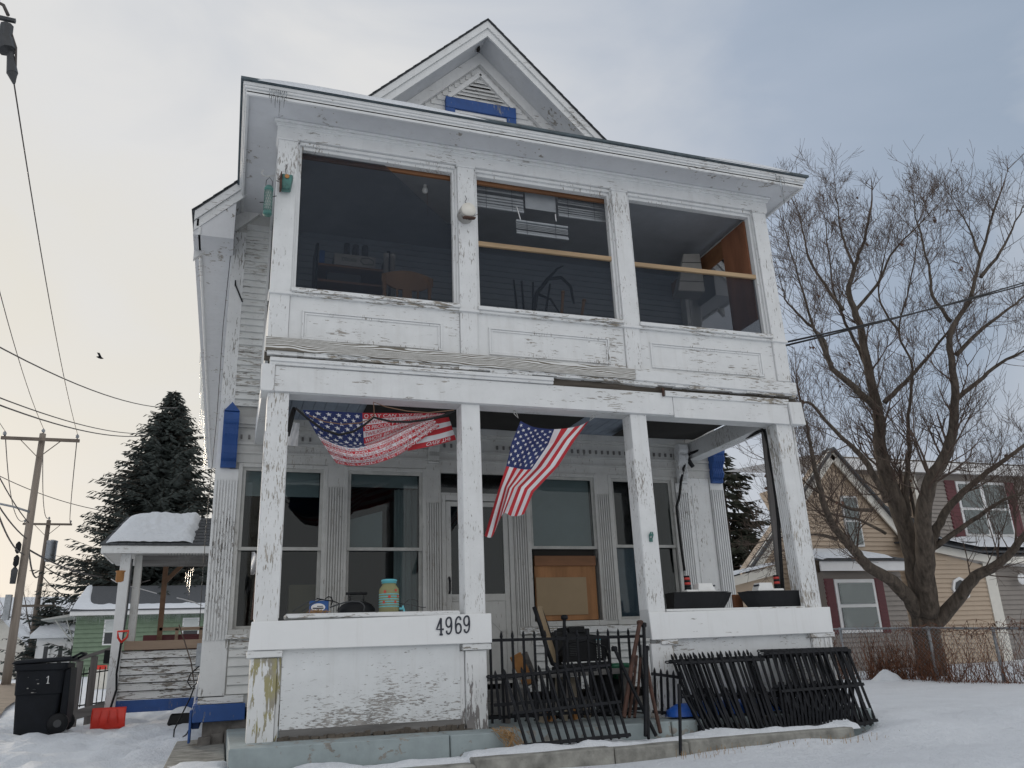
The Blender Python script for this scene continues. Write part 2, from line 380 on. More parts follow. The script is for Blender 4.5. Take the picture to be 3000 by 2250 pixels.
# porch slab (painted concrete), lower step and little path beside it
b = MB()
segs = [(-.14, 1.52), (1.53, 2.02), (2.035, 3.5), (3.51, 5.66)]
for i, (x0, x1) in enumerate(segs):
    b.hexa([(x0, -.44, -.3), (x1, -.44, -.3), (x1, 2.0, -.3), (x0, 2.0, -.3), (x0, -.42 + random.uniform(-.01, .01), .012 - .008 * i), (x1, -.42 + random.uniform(-.01, .01), .006 - .008 * i), (x1, 2.0, .0 - .002 * i), (x0, 2.0, .005 - .002 * i)])
slab = struct(b.obj('porch_slab', V['slab'], bev=.008))
b = MB()
xs_ = [1.6, 2.75, 3.42, 5.08]
for i in range(len(xs_) - 1):
    yf = -.86 + random.uniform(-.02, .02); zt = -.135 + random.uniform(-.008, .008)
    b.hexa([(xs_[i], yf, -.34), (xs_[i + 1] - .006, yf + .01, -.34), (xs_[i + 1] - .006, -.43, -.34), (xs_[i], -.43, -.34), (xs_[i], yf + .01, zt), (xs_[i + 1] - .006, yf + .02, zt + .004), (xs_[i + 1] - .006, -.43, zt), (xs_[i], -.43, zt)])
struct(b.obj('concrete_step', V['concrete'], bev=.012))
b = MB(); b.box(-.1, 1.6, -.9, -.43, -.36, -.17); struct(b.obj('low_concrete_step', V['concrete'], bev=.015))
b = MB(); b.hexa([(-.62, -.2, -.3), (-.15, -.2, -.3), (-.15, 2.6, -.3), (-.62, 2.6, -.3), (-.62, -.2, -.165), (-.15, -.2, -.155), (-.15, 2.6, -.11), (-.62, 2.6, -.12)])
struct(b.obj('side_path', V['concrete'], bev=.01))
def snowstrip(name, label, fn, n, m, mat='snow'):
    b = MB(); b.v = [fn(i / n, j / m) for j in range(m + 1) for i in range(n + 1)]
    b.f = [[j * (n + 1) + i, j * (n + 1) + i + 1, (j + 1) * (n + 1) + i + 1, (j + 1) * (n + 1) + i] for j in range(m) for i in range(n)]; b.mi = [0] * len(b.f)
    o = b.obj(name, V[mat], None, True, fix=False); return tag(o, label, 'snow', kind='stuff')
def fs(i, j):
    x = -.12 + i * 5.35; yw = .22 + .1 * noise.noise(Vector((x * 1.2, 0, 8)))
    y = -.435 - j * (.30 + .12 * noise.noise(Vector((x * 1.7, 2, 1)))); e = min(1, 4 * min(j, 1 - j) + .0)
    h = .045 + .05 * noise.noise(Vector((x * 2.1, y * 3, 0))) + .02 * noise.noise(Vector((x * 9, y * 9, 2)))
    base = -.165 if x < 1.6 else -.13
    return (x, y, base - .02 + max(-.02, h) * math.sqrt(max(0, e)))
snowstrip('step_snow', 'broken strip of snow lying along the concrete step below the porch', fs, 150, 10)
def fs2(i, j):
    x = -.6 + i * .5; y = -.75 + j * 1.25; e = math.sqrt(max(0, min(1, 5 * min(i, 1 - i, j, 1 - j))))
    return (x + .05 * noise.noise(Vector((y * 3, 0, 0))), y, -.2 + e * (.085 + .03 * noise.noise(Vector((x * 5, y * 5, 0)))))
snowstrip('path_snow', 'rounded snow lump beside the left corner of the porch slab', fs2, 16, 30)

# ================================================================== white two-storey house
H = thing('house', 'white two-storey wooden house with a two-level front porch, peeling paint and blue trim', 'house', (2.72, 1.95, -.25))
YW = 1.95; HXL, HXR = -.42, 5.86; HB = 13.2
EXP = .082
rnd = random.uniform
# --- clapboards: one shared cross-section, one object each
def clap_mesh(name, L, h, mat, lip=.02):
    b = MB(); b.add([(0, -lip, 0), (0, .004, 0), (0, -.001, h), (0, .004, h), (L, -lip, 0), (L, .004, 0), (L, -.001, h), (L, .004, h)],
                    [(0, 4, 6, 2), (1, 3, 7, 5), (0, 1, 5, 4), (2, 6, 7, 3), (0, 2, 3, 1), (4, 5, 7, 6)])
    me = bpy.data.meshes.new(name); me.from_pydata(b.v, [], b.f); me.materials.append(mat); me.update(); return me
def claps(parent, x0, x1, z0, z1, y, mat, h=EXP, name='clapboard', lip=.02, gap=0):
    n = max(1, round((z1 - z0) / h)); hh = (z1 - z0) / n; me = clap_mesh(name, x1 - x0, hh + .006 - gap, mat, lip)
    for i in range(n):
        o = link(name, me, parent, (x0 + rnd(-.002, .002), y + rnd(-.002, .001), z0 + i * hh)); o.rotation_euler = (0, rnd(-.0006, .0006), 0)
WO = [(-.15, .715, .93, 2.66), (.985, 1.84, .93, 2.66), (2.06, 2.93, .24, 2.68), (3.15, 4.01, .93, 2.68), (4.25, 5.10, .93, 2.67)]   # openings x0,x1,z0,z1
b = MB()
xs_ = [HXL] + [c for o_ in WO for c in o_[:2]] + [HXR]
for i in range(0, len(xs_), 2): b.box(xs_[i], xs_[i + 1], YW, YW + .12, .2, 3.3)
for x0, x1, z0, z1 in WO:
    b.box(x0, x1, YW, YW + .12, z1, 3.3); b.box(x0, x1, YW, YW + .12, .2, z0)
b.box(HXL, HXR, YW, YW + .12, 3.3, 6.3)
wall = b.obj('wall', V['trim'], H)
b = MB(); b.box(HXL, HXL + .12, YW + .12, HB, .2, 5.9); b.box(HXR - .12, HXR, YW + .12, HB, .2, 5.9); b.box(HXL + .12, HXR - .12, HB - .12, HB, .2, 5.9)
sw = b.obj('side_wall', V['clap'], H)
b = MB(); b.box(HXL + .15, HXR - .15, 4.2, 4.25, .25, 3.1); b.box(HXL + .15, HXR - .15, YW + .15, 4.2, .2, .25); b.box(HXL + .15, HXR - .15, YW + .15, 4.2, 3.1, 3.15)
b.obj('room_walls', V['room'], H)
claps(wall, .0, 5.6, 3.42, 5.62, YW, V['clap_shaded'])
claps(wall, -.17, 2.0, .33, .86, YW, V['clap'], lip=.028); claps(wall, 2.98, 5.15, .27, .86, YW, V['clap'], lip=.028)
# heavier-worn short boards on the exposed left strip
claps(wall, -.285, -.02, 3.34, 5.62, YW - .006, V['clap_hv'], lip=.03)
# gable wall with trimmed boards
GXC = 2.69; GZ = 8.78
gw = MB().prism([(HXL, YW + .01, 5.9), (HXR, YW + .01, 5.9), (GXC, YW + .01, GZ + .35)], (0, .1, 0)).obj('gable_wall', V['gable'], H)
z = 6.4
while z < 8.6:
    hw = (GZ - .25 - z)
    if hw > .1:
        me = clap_mesh('clapboard', 2 * hw, .09, V['gable']); link('clapboard', me, gw, (GXC - hw, YW + .005, z))
    z += .084
# corner boards, fluted pilasters
def flutes(b, x0, x1, y, z0, z1, n, d=.02):
    w_ = (x1 - x0) / (2 * n + 1)
    for i in range(n + 1): b.box(x0 + 2 * i * w_, x0 + (2 * i + 1) * w_, y - d, y + .004, z0, z1)
def pilaster(x0, x1, z0, z1, n, mat, y=YW, f0=None, f1=None):
    b = MB(); b.box(x0, x1, y - .03, y + .01, z0, z1); flutes(b, x0 + .012, x1 - .012, y - .03, f0 or z0 + .5, f1 or z1 - .2, n)
    return b.obj('pilaster', V[mat], H)
b = MB(); b.box(HXL - .012, -.285, YW - .022, YW + .1, 2.6, 5.5); b.obj('corner_board', V['corner'], H)
pilaster(HXL - .012, -.185, .31, 2.62, 7, 'corner', f0=.85, f1=2.5)
pilaster(.745, .955, .9, 2.72, 6, 'trim', f0=.95, f1=2.45)
pilaster(1.88, 2.055, .3, 2.72, 5, 'trim', f0=.9, f1=2.3)
pilaster(2.935, 3.12, .3, 2.72, 5, 'trim', f0=.9, f1=2.35)
pilaster(4.04, 4.22, .9, 2.72, 5, 'trim', f0=.95, f1=2.45)
pilaster(5.16, 5.345, .3, 2.62, 5, 'paint', f0=.9, f1=2.5)
pilaster(5.675, HXR + .012, .3, 2.7, 5, 'paint', f0=.9, f1=2.55)
b = MB(); b.box(5.35, 5.672, YW - .012, YW + .01, .3, 3.1); b.box(5.40, 5.62, YW - .02, YW, .95, 2.6); b.obj('side_panel', V['paint'], H, bev=.006)
for xa, xb, za, zb in ((HXL - .012, .0, .25, .32), (2.98, 5.15, .2, .268)): MB().box(xa, xb, YW - .03, YW + .01, za, zb).obj('water_table', V['sill'], H)
# blue skirt boards and foundation
b = MB(); b.box(HXL - .05, .02, YW - .06, YW + .08, .085, .245, .004); b.box(HXL - .05, HXL + .02, YW + .08, HB, .02, .25); b.obj('blue_skirt_board', V['blue'], H, bev=.006)
b = MB(); b.box(HXL - .075, HXL - .052, YW - .05, YW + .16, -.1, .2); b.obj('blue_end_board', V['blue'], H, bev=.004)
b = MB(); b.box(HXL + .05, HXR - .05, YW + .02, HB - .1, -.4, .085); b.obj('foundation', V['cblock'], H)
b = MB()
for i in range(5): b.box(HXL + .02 + i * .12, HXL + .13 + i * .12, YW - .02 + .01 * (i % 2), YW + .02, -.28, -.05 + .02 * (i % 3), .01)
b.obj('foundation_block', V['cblock'], H)
# brackets (carved, stacked scrolls)
def bracket(x0, x1, zb, zt, mat, dp=.17, peak=0):
    P = []; H_ = zt - zb
    prof = [(0, 0), (.045, .0), (.06, .05), (.05, .11), (.08, .16), (.1, .24), (.085, .33), (.075, .4), (.1, .48), (.14, .58), (.155, .68), (.14, .76), (.16, .8), (.17, .84), (.17, .97), (.15, 1.0), (0, 1.0)]
    b = MB(); b.prism([(x0, YW - .03 - a * dp / .17, zb + h * H_) for a, h in prof], (x1 - x0, 0, 0))
    nn = 5; w_ = (x1 - x0) / (2 * nn + 1)
    for seg in ((2, 5), (5, 8), (8, 11)):
        for i in range(nn):
            xa = x0 + (2 * i + 1) * w_
            for k in range(seg[0], seg[1]):
                (a, h), (a2, h2) = prof[k], prof[k + 1]
                b.bar((xa + w_ / 2, YW - .03 - a * dp / .17 - .002, zb + h * H_), (xa + w_ / 2, YW - .03 - a2 * dp / .17 - .002, zb + h2 * H_), w_ * .9, .012, (0, 1, 0))
    if peak: b.prism([(x0, YW - .03 - dp, zt), (x1, YW - .03 - dp, zt), ((x0 + x1) / 2, YW - .03 - dp, zt + peak)], (0, dp, 0))
    return b.obj('bracket', V[mat], H)
bracket(-.385, -.225, 2.63, 3.23, 'blue', peak=.1)
bracket(5.69, 5.85, 2.635, 3.1, 'blue')
bracket(5.19, 5.325, 2.62, 3.12, 'paint', .14)
for xa, xb in ((1.905, 2.03), (-.2, -.19), ): 
    if xb - xa > .1: bracket(xa, xb, 2.76, 3.1, 'trim', .1)
# frieze with dentil blocks, cornice
b = MB(); b.box(-.28, 5.7, YW - .022, YW + .01, 2.70, 3.18); b.box(-.28, 5.7, YW - .04, YW - .02, 2.80, 2.825); b.box(-.28, 5.7, YW - .06, YW - .02, 3.09, 3.12); b.box(-.28, 5.7, YW - .09, YW - .02, 3.12, 3.2); b.box(-.28, 5.7, YW - .045, YW - .02, 2.90, 2.93)
fr = b.obj('frieze', V['trim'], H)
me = None
for i in range(72):
    x = -.2 + i * .082
    if i % 12 > 9: continue
    if me is None: o = MB().box(0, .022, -.04, -.02, 0, .045).obj('dentil', V['greywood'], fr); me = o.data; o.location = (x, YW, 2.965)
    else: link('dentil', me, fr, (x, YW, 2.965))
# windows
def window(x0, x1, z0, z1, zm_, shade=None, lower='glass', mat='trim'):
    yf = YW - .035
    b = MB(); t = .045
    b.box(x0 - t, x0, yf, YW + .02, z0 - .02, z1 + t); b.box(x1, x1 + t, yf, YW + .02, z0 - .02, z1 + t); b.box(x0, x1, yf, YW + .02, z1, z1 + t)
    b.box(x0 - t, x1 + t, yf - .01, YW + .02, z0 - .06, z0)
    cas = b.obj('window', V[mat], H, bev=.004)
    def sash(za, zb, y, nm):
        s = MB(); r = .035
        s.box(x0, x0 + r, y, y + .03, za, zb); s.box(x1 - r, x1, y, y + .03, za, zb); s.box(x0 + r, x1 - r, y, y + .03, za, za + r); s.box(x0 + r, x1 - r, y, y + .03, zb - r, zb)
        s.obj('sash', V['alum'], cas)
        return MB().box(x0 + r, x1 - r, y + .012, y + .016, za + r, zb - r).obj('pane', V['glass'], cas)
    sash(zm_ - .02, z1, YW - .01, 'u')
    if lower == 'glass': sash(z0, zm_ + .02, YW + .03, 'l')
    if shade: MB().box(x0 + .04, x1 - .04, YW + .06, YW + .063, shade, z1).obj('shade', V['shade'], cas)
    return cas
w1 = window(*WO[0][:2], .95, 2.65, 1.775, 2.35); w2 = window(*WO[1][:2], .95, 2.65, 1.775, 2.48)
w3 = window(*WO[3][:2], .95, 2.66, 1.80, 1.80, 'board'); w4 = window(*WO[4][:2], .95, 2.66, 1.82)
# behind the glass: curtains and cartons
def curtain(x0, x1, z0, z1, y, n=7, mat='shade', par=None):
    b = MB(); m = n * 8
    for i in range(m + 1):
        x = x0 + (x1 - x0) * i / m; yy = y + .02 * math.sin(i / 8 * 2 * math.pi); b.v += [(x, yy, z0), (x, yy, z1)]
    b.f = [[2 * i, 2 * i + 2, 2 * i + 3, 2 * i + 1] for i in range(m)]; b.mi = [0] * m
    return b.obj('curtain', V[mat], par, True)
curtain(1.56, 1.84, .95, 2.5, YW + .25, 4, par=w2)
b = MB(); b.prism([(1.0, YW + .22, 1.78), (1.42, YW + .22, 1.78), (1.42, YW + .22, 2.24), (1.0, YW + .22, 2.12)], (0, .004, 0)); b.obj('curtain', V['shade'], w2)
MB().box(.42, .72, YW + .3, YW + .5, .9, 1.42).obj('carton', V['tanboard'], w1)
b = MB(); b.box(3.19, 3.975, YW + .02, YW + .035, .96, 1.67); b.obj('plywood_board', V['plywood'], w3)
MB().box(3.19, 3.975, YW - .008, YW + .02, 1.585, 1.70).obj('header_board', V['brownh'], w3)
MB().box(3.19, 3.975, YW + .036, YW + .05, 1.67, 1.80).obj('gap', V['dark'], w3)
MB().box(3.20, 3.84, YW + .006, YW + .019, 1.02, 1.45).obj('fibreboard_patch', V['tanboard'], w3)
MB().box(4.645, 4.685, YW - .008, YW + .03, .96, 2.64).obj('mullion', V['alum'], w4)
MB().box(4.28, 4.64, YW + .07, YW + .073, .97, 1.80).obj('shade', V['ceil'], w4)
b = MB(); b.box(-.22, .0, YW - .06, YW + .0, .855, .9); b.obj('window_sill', V['sill'], H, bev=.004)
b = MB(); b.box(2.96, 4.5, YW - .06, YW, .815, .885, .003); b.obj('window_sill', V['sill'], H, bev=.004)
b = MB(); b.box(.0, 1.9, YW - .05, YW, .86, .9); b.obj('window_sill', V['trim'], H)
# storm door + transom
b = MB(); x0, x1 = 2.06, 2.93
b.box(x0, x0 + .05, YW - .03, YW + .05, .24, 2.4); b.box(x1 - .055, x1, YW - .03, YW + .05, .24, 2.4); b.box(x0 + .05, x1 - .055, YW - .03, YW + .05, 2.335, 2.4)
df = b.obj('door_frame', V['trim'], H, bev=.004)
b = MB(); xa, xb = x0 + .055, x1 - .06; ya, yb = YW - .012, YW + .02
b.box(xa, xa + .06, ya, yb, .3, 2.325); b.box(xb - .06, xb, ya, yb, .3, 2.325); b.box(xa + .06, xb - .06, ya, yb, 2.27, 2.325); b.box(xa + .06, xb - .06, ya, yb, 1.19, 1.27); b.box(xa + .06, xb - .06, ya, yb, .3, .36); b.box(xa + .06, xb - .06, ya + .008, yb, .36, 1.19)
dr = b.obj('storm_door', V['trim'], H, bev=.003)
b = MB(); cx = (xa + xb) / 2
for s_ in (-1, 1):
    b.bar((cx, ya + .006, .42), (cx + s_ * .28, ya + .006, .85), .03, .012, (0, 1, 0)); b.bar((cx, ya + .006, 1.13), (cx + s_ * .28, ya + .006, .85), .03, .012, (0, 1, 0))
b.obj('door_moulding', V['trim'], dr)
MB().box(xa + .06, xb - .06, YW + .005, YW + .009, 1.27, 2.27).obj('pane', V['glass'], dr)
MB().tube([(xa + .03, ya - .01, 1.28), (xa + .03, ya - .035, 1.31), (xa + .03, ya - .035, 1.42), (xa + .03, ya - .01, 1.46)], .012, 8).obj('handle', V['iron'], dr, True)
MB().lathe((xa + .1, ya - .003, 1.23), [(.022, -.006), (.022, .003)], 12, 'y').obj('kick_emblem', V['alum'], dr)
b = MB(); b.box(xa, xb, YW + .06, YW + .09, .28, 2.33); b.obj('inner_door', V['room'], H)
b = MB(); b.box(x0, x1, YW - .02, YW + .03, 2.66, 2.7); b.box(x0, x1, YW - .02, YW + .03, 2.4, 2.425); tr_ = b.obj('transom', V['trim'], H)
MB().box(x0, x1, YW + .01, YW + .014, 2.425, 2.66).obj('pane', V['glass'], tr_)
b = MB(); b.box(1.98, 3.0, 1.45, YW - .02, 0.01, .13); b.box(2.0, 2.98, 1.7, YW - .02, .13, .245); b.obj('door_step', V['greywood'], H, bev=.006)

# ------------------------------------------------------------------ lower porch
PX = [(0, .187), (1.79, 1.975), (3.604, 3.788), (5.40, 5.60)]
pm = ['post_heavy', 'post', 'post', 'post_heavy']
for i, (x0, x1) in enumerate(PX):
    ln = (.0, .0, -.012, -.03)[i]      # old posts lean a little
    b = MB(); za, zb = .70, 2.905
    b.hexa([(x0, .0, za), (x1, .0, za), (x1, .19, za), (x0, .19, za), (x0 + ln, .0, zb), (x1 + ln, .0, zb), (x1 + ln, .19, zb), (x0 + ln, .19, zb)])
    w_ = .17 / 11
    for k in range(6):
        for sx, sg in ((x0, -1), (x1, 1)):
            y0 = .01 + 2 * k * w_; f = lambda z_: sx + ln * (z_ - za) / (zb - za)
            a0, a1 = f(.95), f(2.55)
            b.hexa([(a0 - .006, y0, .95), (a0 + .006, y0, .95), (a0 + .006, y0 + w_, .95), (a0 - .006, y0 + w_, .95), (a1 - .006, y0, 2.55), (a1 + .006, y0, 2.55), (a1 + .006, y0 + w_, 2.55), (a1 - .006, y0 + w_, 2.55)])
    if i == 3: b.box(x1 + .004, x1 + .03, .03, .17, .7, 2.88)
    b.obj('porch_post', V[pm[i]], H, bev=.005)
for i, (x0, x1) in enumerate(((-.01, .195), (1.785, 1.975), (3.60, 3.84), (5.43, 5.66))):
    b = MB(); b.box(x0, x1, .0, .2, -.012, .642, .002)
    if i in (1, 2): b.box(x0 - .05, x0 - .004, .03, .15, -.01, .64)
    if i == 0: b.box(x1 + .004, x1 + .036, .03, .15, -.01, .64)
    if i == 3: b.box(x1 - .09, x1 - .06, -.012, .0, .0, .64); b.box(x1 - .03, x1 + .0, -.012, 0, 0, .64)
    pd = b.obj('pedestal', V[['ped', 'ped2', 'post_heavy', 'post_heavy'][i]], H, bev=.004)
    if i != 2: MB().box(x0 - .03, x1 + .04, -.022, .21, .644, .698, .003).obj('pedestal_cap', V['sill' if i else 'paint_h'], pd, bev=.005)
    else: MB().box(x0 + .1, x1 + .045, -.022, .21, .63, .69, .004).obj('pedestal_cap', V['sill'], pd, bev=.005)
b = MB(); b.hexa([(-.037, -.036, .702), (2.02, -.034, .699), (2.02, -.003, .699), (-.037, -.003, .702), (-.022, -.036, .926), (2.02, -.034, .951), (2.02, -.003, .951), (-.022, -.003, .926)])
ap = b.obj('apron_board', V['new'], H, bev=.005)
b = MB(); b.hexa([(3.596, -.036, .675), (5.675, -.034, .687), (5.675, -.003, .687), (3.596, -.003, .675), (3.588, -.036, .925), (5.68, -.034, .940), (5.68, -.003, .940), (3.588, -.003, .925)])
b.obj('apron_board', V['new'], H, bev=.005)
# front rail panels: subdivided plywood, ragged rotten foot
b = MB(); b.box(.236, 1.735, .02, .06, .085, .70); pn = b.obj('rail_panel', V['panel'], H)
b = MB(); b.box(.236, 1.735, .008, .055, .02, .092, .006); b.obj('bare_foot_board', V['greywood'], pn)
b = MB()
for k in range(46):
    x = .225 + k * .033; h = .035 + .03 * noise.noise(Vector((k * .7, 0, 0)))
    b.box(x, x + .05, -.012 + rnd(-.01, .012), .05, -.022 + rnd(-.012, .004), max(.0, h) + rnd(-.01, .012), .006)
b.obj('rotten_edge', V['rot'], pn)
b = MB(); b.box(1.735, 2.02, .0, .1, -.03, .004, .01); b.obj('rotten_block', V['rot'], H)
b = MB(); b.box(3.845, 5.425, .03, .07, .0, .69); pn2 = b.obj('rail_panel', V['panel'], H)
b = MB(); b.box(.25, 1.745, .03, .3, .955, .985, .004); b.box(.26, 1.74, .0, .06, .945, .975, .004); lg = b.obj('rail_ledge', V['sill'], H, bev=.006)
b = MB(); b.box(3.80, 5.42, .0, .34, .93, .955); b.obj('rail_ledge', V['paint_h'], H, bev=.004)
# porch beam
b = MB(); b.box(.052, 4.09, -.03, .0, 2.91, 3.15); b.obj('beam_board', V['paint_h'], H, bev=.004)
b = MB(); b.box(4.094, 5.53, -.032, .0, 2.888, 3.14); b.obj('beam_board', V['paint_h'], H, bev=.004)
b = MB(); b.box(-.06, 5.70, .0, .2, 2.905, 3.13); b.obj('porch_beam', V['paint_h'], H)
b = MB(); b.box(-.066, .05, -.045, .0, 2.905, 3.16, .002); b.obj('beam_end_block', V['paint'], H, bev=.004)
b = MB(); b.hexa([(5.545, -.06, 2.885), (5.735, -.045, 2.89), (5.735, .02, 2.89), (5.545, .0, 2.885), (5.532, -.06, 3.14), (5.715, -.045, 3.15), (5.715, .02, 3.15), (5.532, .0, 3.14)]); b.obj('beam_end_block', V['paint'], H, bev=.005)
for xa, xb, za in ((-.05, .16, 2.91), (5.38, 5.56, 2.93)): MB().box(xa, xb, .2, YW - .02, za, 3.15).obj('side_beam', V['paint'], H, bev=.004)
b = MB(); b.box(.0, 2.74, -.05, -.0, 3.155, 3.185); b.box(.0, 2.74, -.065, -.0, 3.185, 3.222); b.obj('beam_moulding', V['paint_h'], H, bev=.003)
b = MB(); b.box(4.0, 5.54, -.05, -.03, 3.11, 3.17, .004); b.obj('loose_moulding', V['sill'], H, bev=.003)
MB().box(3.97, 3.99, -.05, -.03, 3.11, 3.2).obj('bent_clip', V['rust'], H)
b = MB(); b.box(2.74, 5.68, .0, .06, 3.15, 3.30); b.box(-.05, 2.74, .0, .06, 3.222, 3.30); b.obj('dark_gap', V['rot'], H)
b = MB(); b.hexa([(-.046, -.085, 3.285), (3.65, -.085, 3.255), (3.65, .02, 3.255), (-.046, .02, 3.285), (-.046, -.085, 3.41), (3.65, -.085, 3.375), (3.65, .02, 3.375), (-.046, .02, 3.41)]); b.obj('weathered_skirt_board', V['grain'], H, bev=.006)
b = MB(); b.hexa([(3.652, -.08, 3.252), (5.655, -.08, 3.225), (5.655, .02, 3.225), (3.652, .02, 3.252), (3.652, -.08, 3.372), (5.655, -.08, 3.365), (5.655, .02, 3.365), (3.652, .02, 3.372)]); b.obj('skirt_board', V['paint_h'], H, bev=.006)
b = MB()
x = -.03
while x < 5.6:
    L_ = rnd(.03, .3); zt = 3.272 - .008 * x
    b.box(x, min(5.64, x + L_ + .01), -.06 + rnd(-.008, .008), .0, zt - .02 + rnd(-.012, .006), zt + .02, .003); x += L_
b.obj('ragged_moulding', V['sill'], H)
# lower porch ceiling boards
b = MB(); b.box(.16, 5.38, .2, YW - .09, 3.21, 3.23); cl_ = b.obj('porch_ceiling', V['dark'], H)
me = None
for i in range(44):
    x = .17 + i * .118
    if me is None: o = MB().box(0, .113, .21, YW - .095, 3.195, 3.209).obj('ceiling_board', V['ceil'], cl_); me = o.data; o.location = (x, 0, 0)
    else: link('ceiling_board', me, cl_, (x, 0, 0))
# sagging dark sheet stapled under the ceiling
def grid(name, fn, n, m, mat, par=None, smooth=True):
    b = MB(); b.v = [tuple(fn(i / n, j / m)) for j in range(m + 1) for i in range(n + 1)]
    b.f = [[j * (n + 1) + i, j * (n + 1) + i + 1, (j + 1) * (n + 1) + i + 1, (j + 1) * (n + 1) + i] for j in range(m) for i in range(n)]; b.mi = [0] * len(b.f)
    return b.obj(name, mat, par, smooth, fix=False)
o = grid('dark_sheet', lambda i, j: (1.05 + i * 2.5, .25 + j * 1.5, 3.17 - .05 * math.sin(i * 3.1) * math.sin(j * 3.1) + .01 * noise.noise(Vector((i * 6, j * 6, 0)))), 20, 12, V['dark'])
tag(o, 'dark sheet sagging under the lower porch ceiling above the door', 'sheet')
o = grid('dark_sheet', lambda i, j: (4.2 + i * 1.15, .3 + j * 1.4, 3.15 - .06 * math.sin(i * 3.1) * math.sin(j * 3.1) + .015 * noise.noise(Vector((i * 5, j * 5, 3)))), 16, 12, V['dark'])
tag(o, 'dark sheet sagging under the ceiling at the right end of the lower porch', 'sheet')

# ------------------------------------------------------------------ upper porch
UX = [(-.035, .152), (1.793, 1.979), (3.606, 3.794), (5.479, 5.663)]
for i, (x0, x1) in enumerate(UX):
    b = MB(); ln = (0, 0, -.01, -.015)[i]
    b.hexa([(x0, -.012, 3.895), (x1, -.012, 3.895), (x1, .17, 3.895), (x0, .17, 3.895), (x0 + ln, -.012, 5.545), (x1 + ln, -.012, 5.545), (x1 + ln, .17, 5.545), (x0 + ln, .17, 5.545)])
    b.box(x0 + .004, x1 - .004, -.004, .17, 3.40, 3.892)
    up_ = b.obj('upper_post', V['post'], H, bev=.004)
    MB().box(x0 - .012, x1 + .012, -.028, .18, 3.868, 3.898).obj('post_moulding', V['paint_h'], up_, bev=.004)
    MB().box(x0 - .012 + ln, x1 + .012 + ln, -.02, .18, 5.545, 5.572).obj('post_capital', V['paint_h'], up_, bev=.004)
for i in range(3):
    x0 = UX[i][1]; x1 = UX[i + 1][0]
    MB().box(x0, x1, .02, .06, 3.39, 3.88).obj('upper_rail_panel', V['paint_h'], H)
    par = bpy.data.objects['upper_rail_panel' if i == 0 else 'upper_rail_panel.%03d' % i]
    b = MB(); a0, a1, c0, c1 = x0 + .115, x1 - .18 if i < 2 else x1 - .16, 3.44, 3.735
    for (t, d) in ((0, .018), (.022, .010)):
        b.box(a0 + t, a1 - t, .02 - d, .021, c1 - t - .02, c1 - t); b.box(a0 + t, a1 - t, .02 - d, .021, c0 + t, c0 + t + .02); b.box(a0 + t, a0 + t + .02, .02 - d, .021, c0 + t + .02, c1 - t - .02); b.box(a1 - t - .02, a1 - t, .02 - d, .021, c0 + t + .02, c1 - t - .02)
    b.obj('panel_moulding', V['paint'], par, bev=.003)
    b = MB(); b.box(x0, x1, -.04, .1, 3.90, 3.945, .003); b.box(x0, x1, -.018, .05, 3.872, 3.90); b.obj('sill', V['sill'], H, bev=.006)
    # frame strips and the screen
    b = MB(); t = .045
    b.box(x0, x0 + t, .05, .12, 3.945, 5.57); b.box(x1 - t, x1, .05, .12, 3.945, 5.57); b.box(x0 + t, x1 - t, .05, .12, 5.5, 5.57)
    b.box(x0, x0 + .02, .02, .05, 3.945, 5.57); b.box(x1 - .02, x1, .02, .05, 3.945, 5.57); b.box(x0, x1, .02, .05, 5.535, 5.57)
    sf = b.obj('screen_frame', V['paint'], H, bev=.003)
    if i: MB().box(x0 + t, x1 - t, .099, .101, 3.945, 4.70).obj('screen', V['screen'], sf)     # only below the cross rail
    else:   # torn screen: the upper right corner hangs open
        tp_ = onY(1126, 500, .1); tq = onY(1318, 655, .1)
        b = MB(); b.prism([(x0 + t, .099, 3.945), (x1 - t, .099, 3.945), (x1 - t, .099, tq.z), (tq.x - .03, .099, tq.z), (tp_.x, .099, 5.5), (x0 + t, .099, 5.5)], (0, .002, 0)); b.obj('screen', V['screen'], sf)
b = MB(); b.bar((1.98, .075, 4.70), (3.6, .075, 4.715), .035, .052); b.obj('cross_rail', V['lumber'], H, bev=.004)
b = MB(); b.bar((3.8, .075, 4.685), (5.47, .075, 4.715), .035, .052); b.obj('cross_rail', V['lumber'], H, bev=.004)
# frieze, crown, soffit, fascia
b = MB(); b.box(-.055, 5.685, -.008, .17, 5.574, 5.725); b.box(-.07, 5.70, -.03, .0, 5.70, 5.735); b.box(-.09, 5.72, -.055, .0, 5.735, 5.76); b.obj('upper_frieze', V['paint_h'], H, bev=.004)
EX0, EX1, EY = -.40, 5.99, -.405
b = MB(); b.box(EX0 + .03, EX1 - .03, EY + .03, 0.0, 5.762, 5.775); b.box(EX0 + .03, .0, .0, YW, 5.762, 5.775); b.box(5.63, EX1 - .03, .0, YW, 5.762, 5.775); b.obj('soffit', V['soffit'], H)
b = MB()
for (z0, z1, d) in ((5.735, 5.80, .03), (5.80, 5.825, .012), (5.825, 5.86, .0)):
    b.box(EX0 + d, EX1 - d, EY + d, EY + .06, z0, z1); b.box(EX0 + d, EX0 + .06, EY + .06, YW, z0, z1); b.box(EX1 - .06, EX1 - d, EY + .06, YW, z0, z1)
b.obj('fascia', V['paint_h'], H, bev=.004)
b = MB(); za = 5.861; b.hexa([(EX0 - .025, EY - .025, za), (EX1 + .03, EY - .025, za), (EX1 + .03, YW, za + .45), (EX0 - .025, YW, za + .0), (EX0 - .025, EY - .025, za + .028), (EX1 + .03, EY - .025, za + .028), (EX1 - .3, YW, za + .5), (EX0 + .3, YW, za + .5)])
b.obj('porch_roof', V['drip'], H)
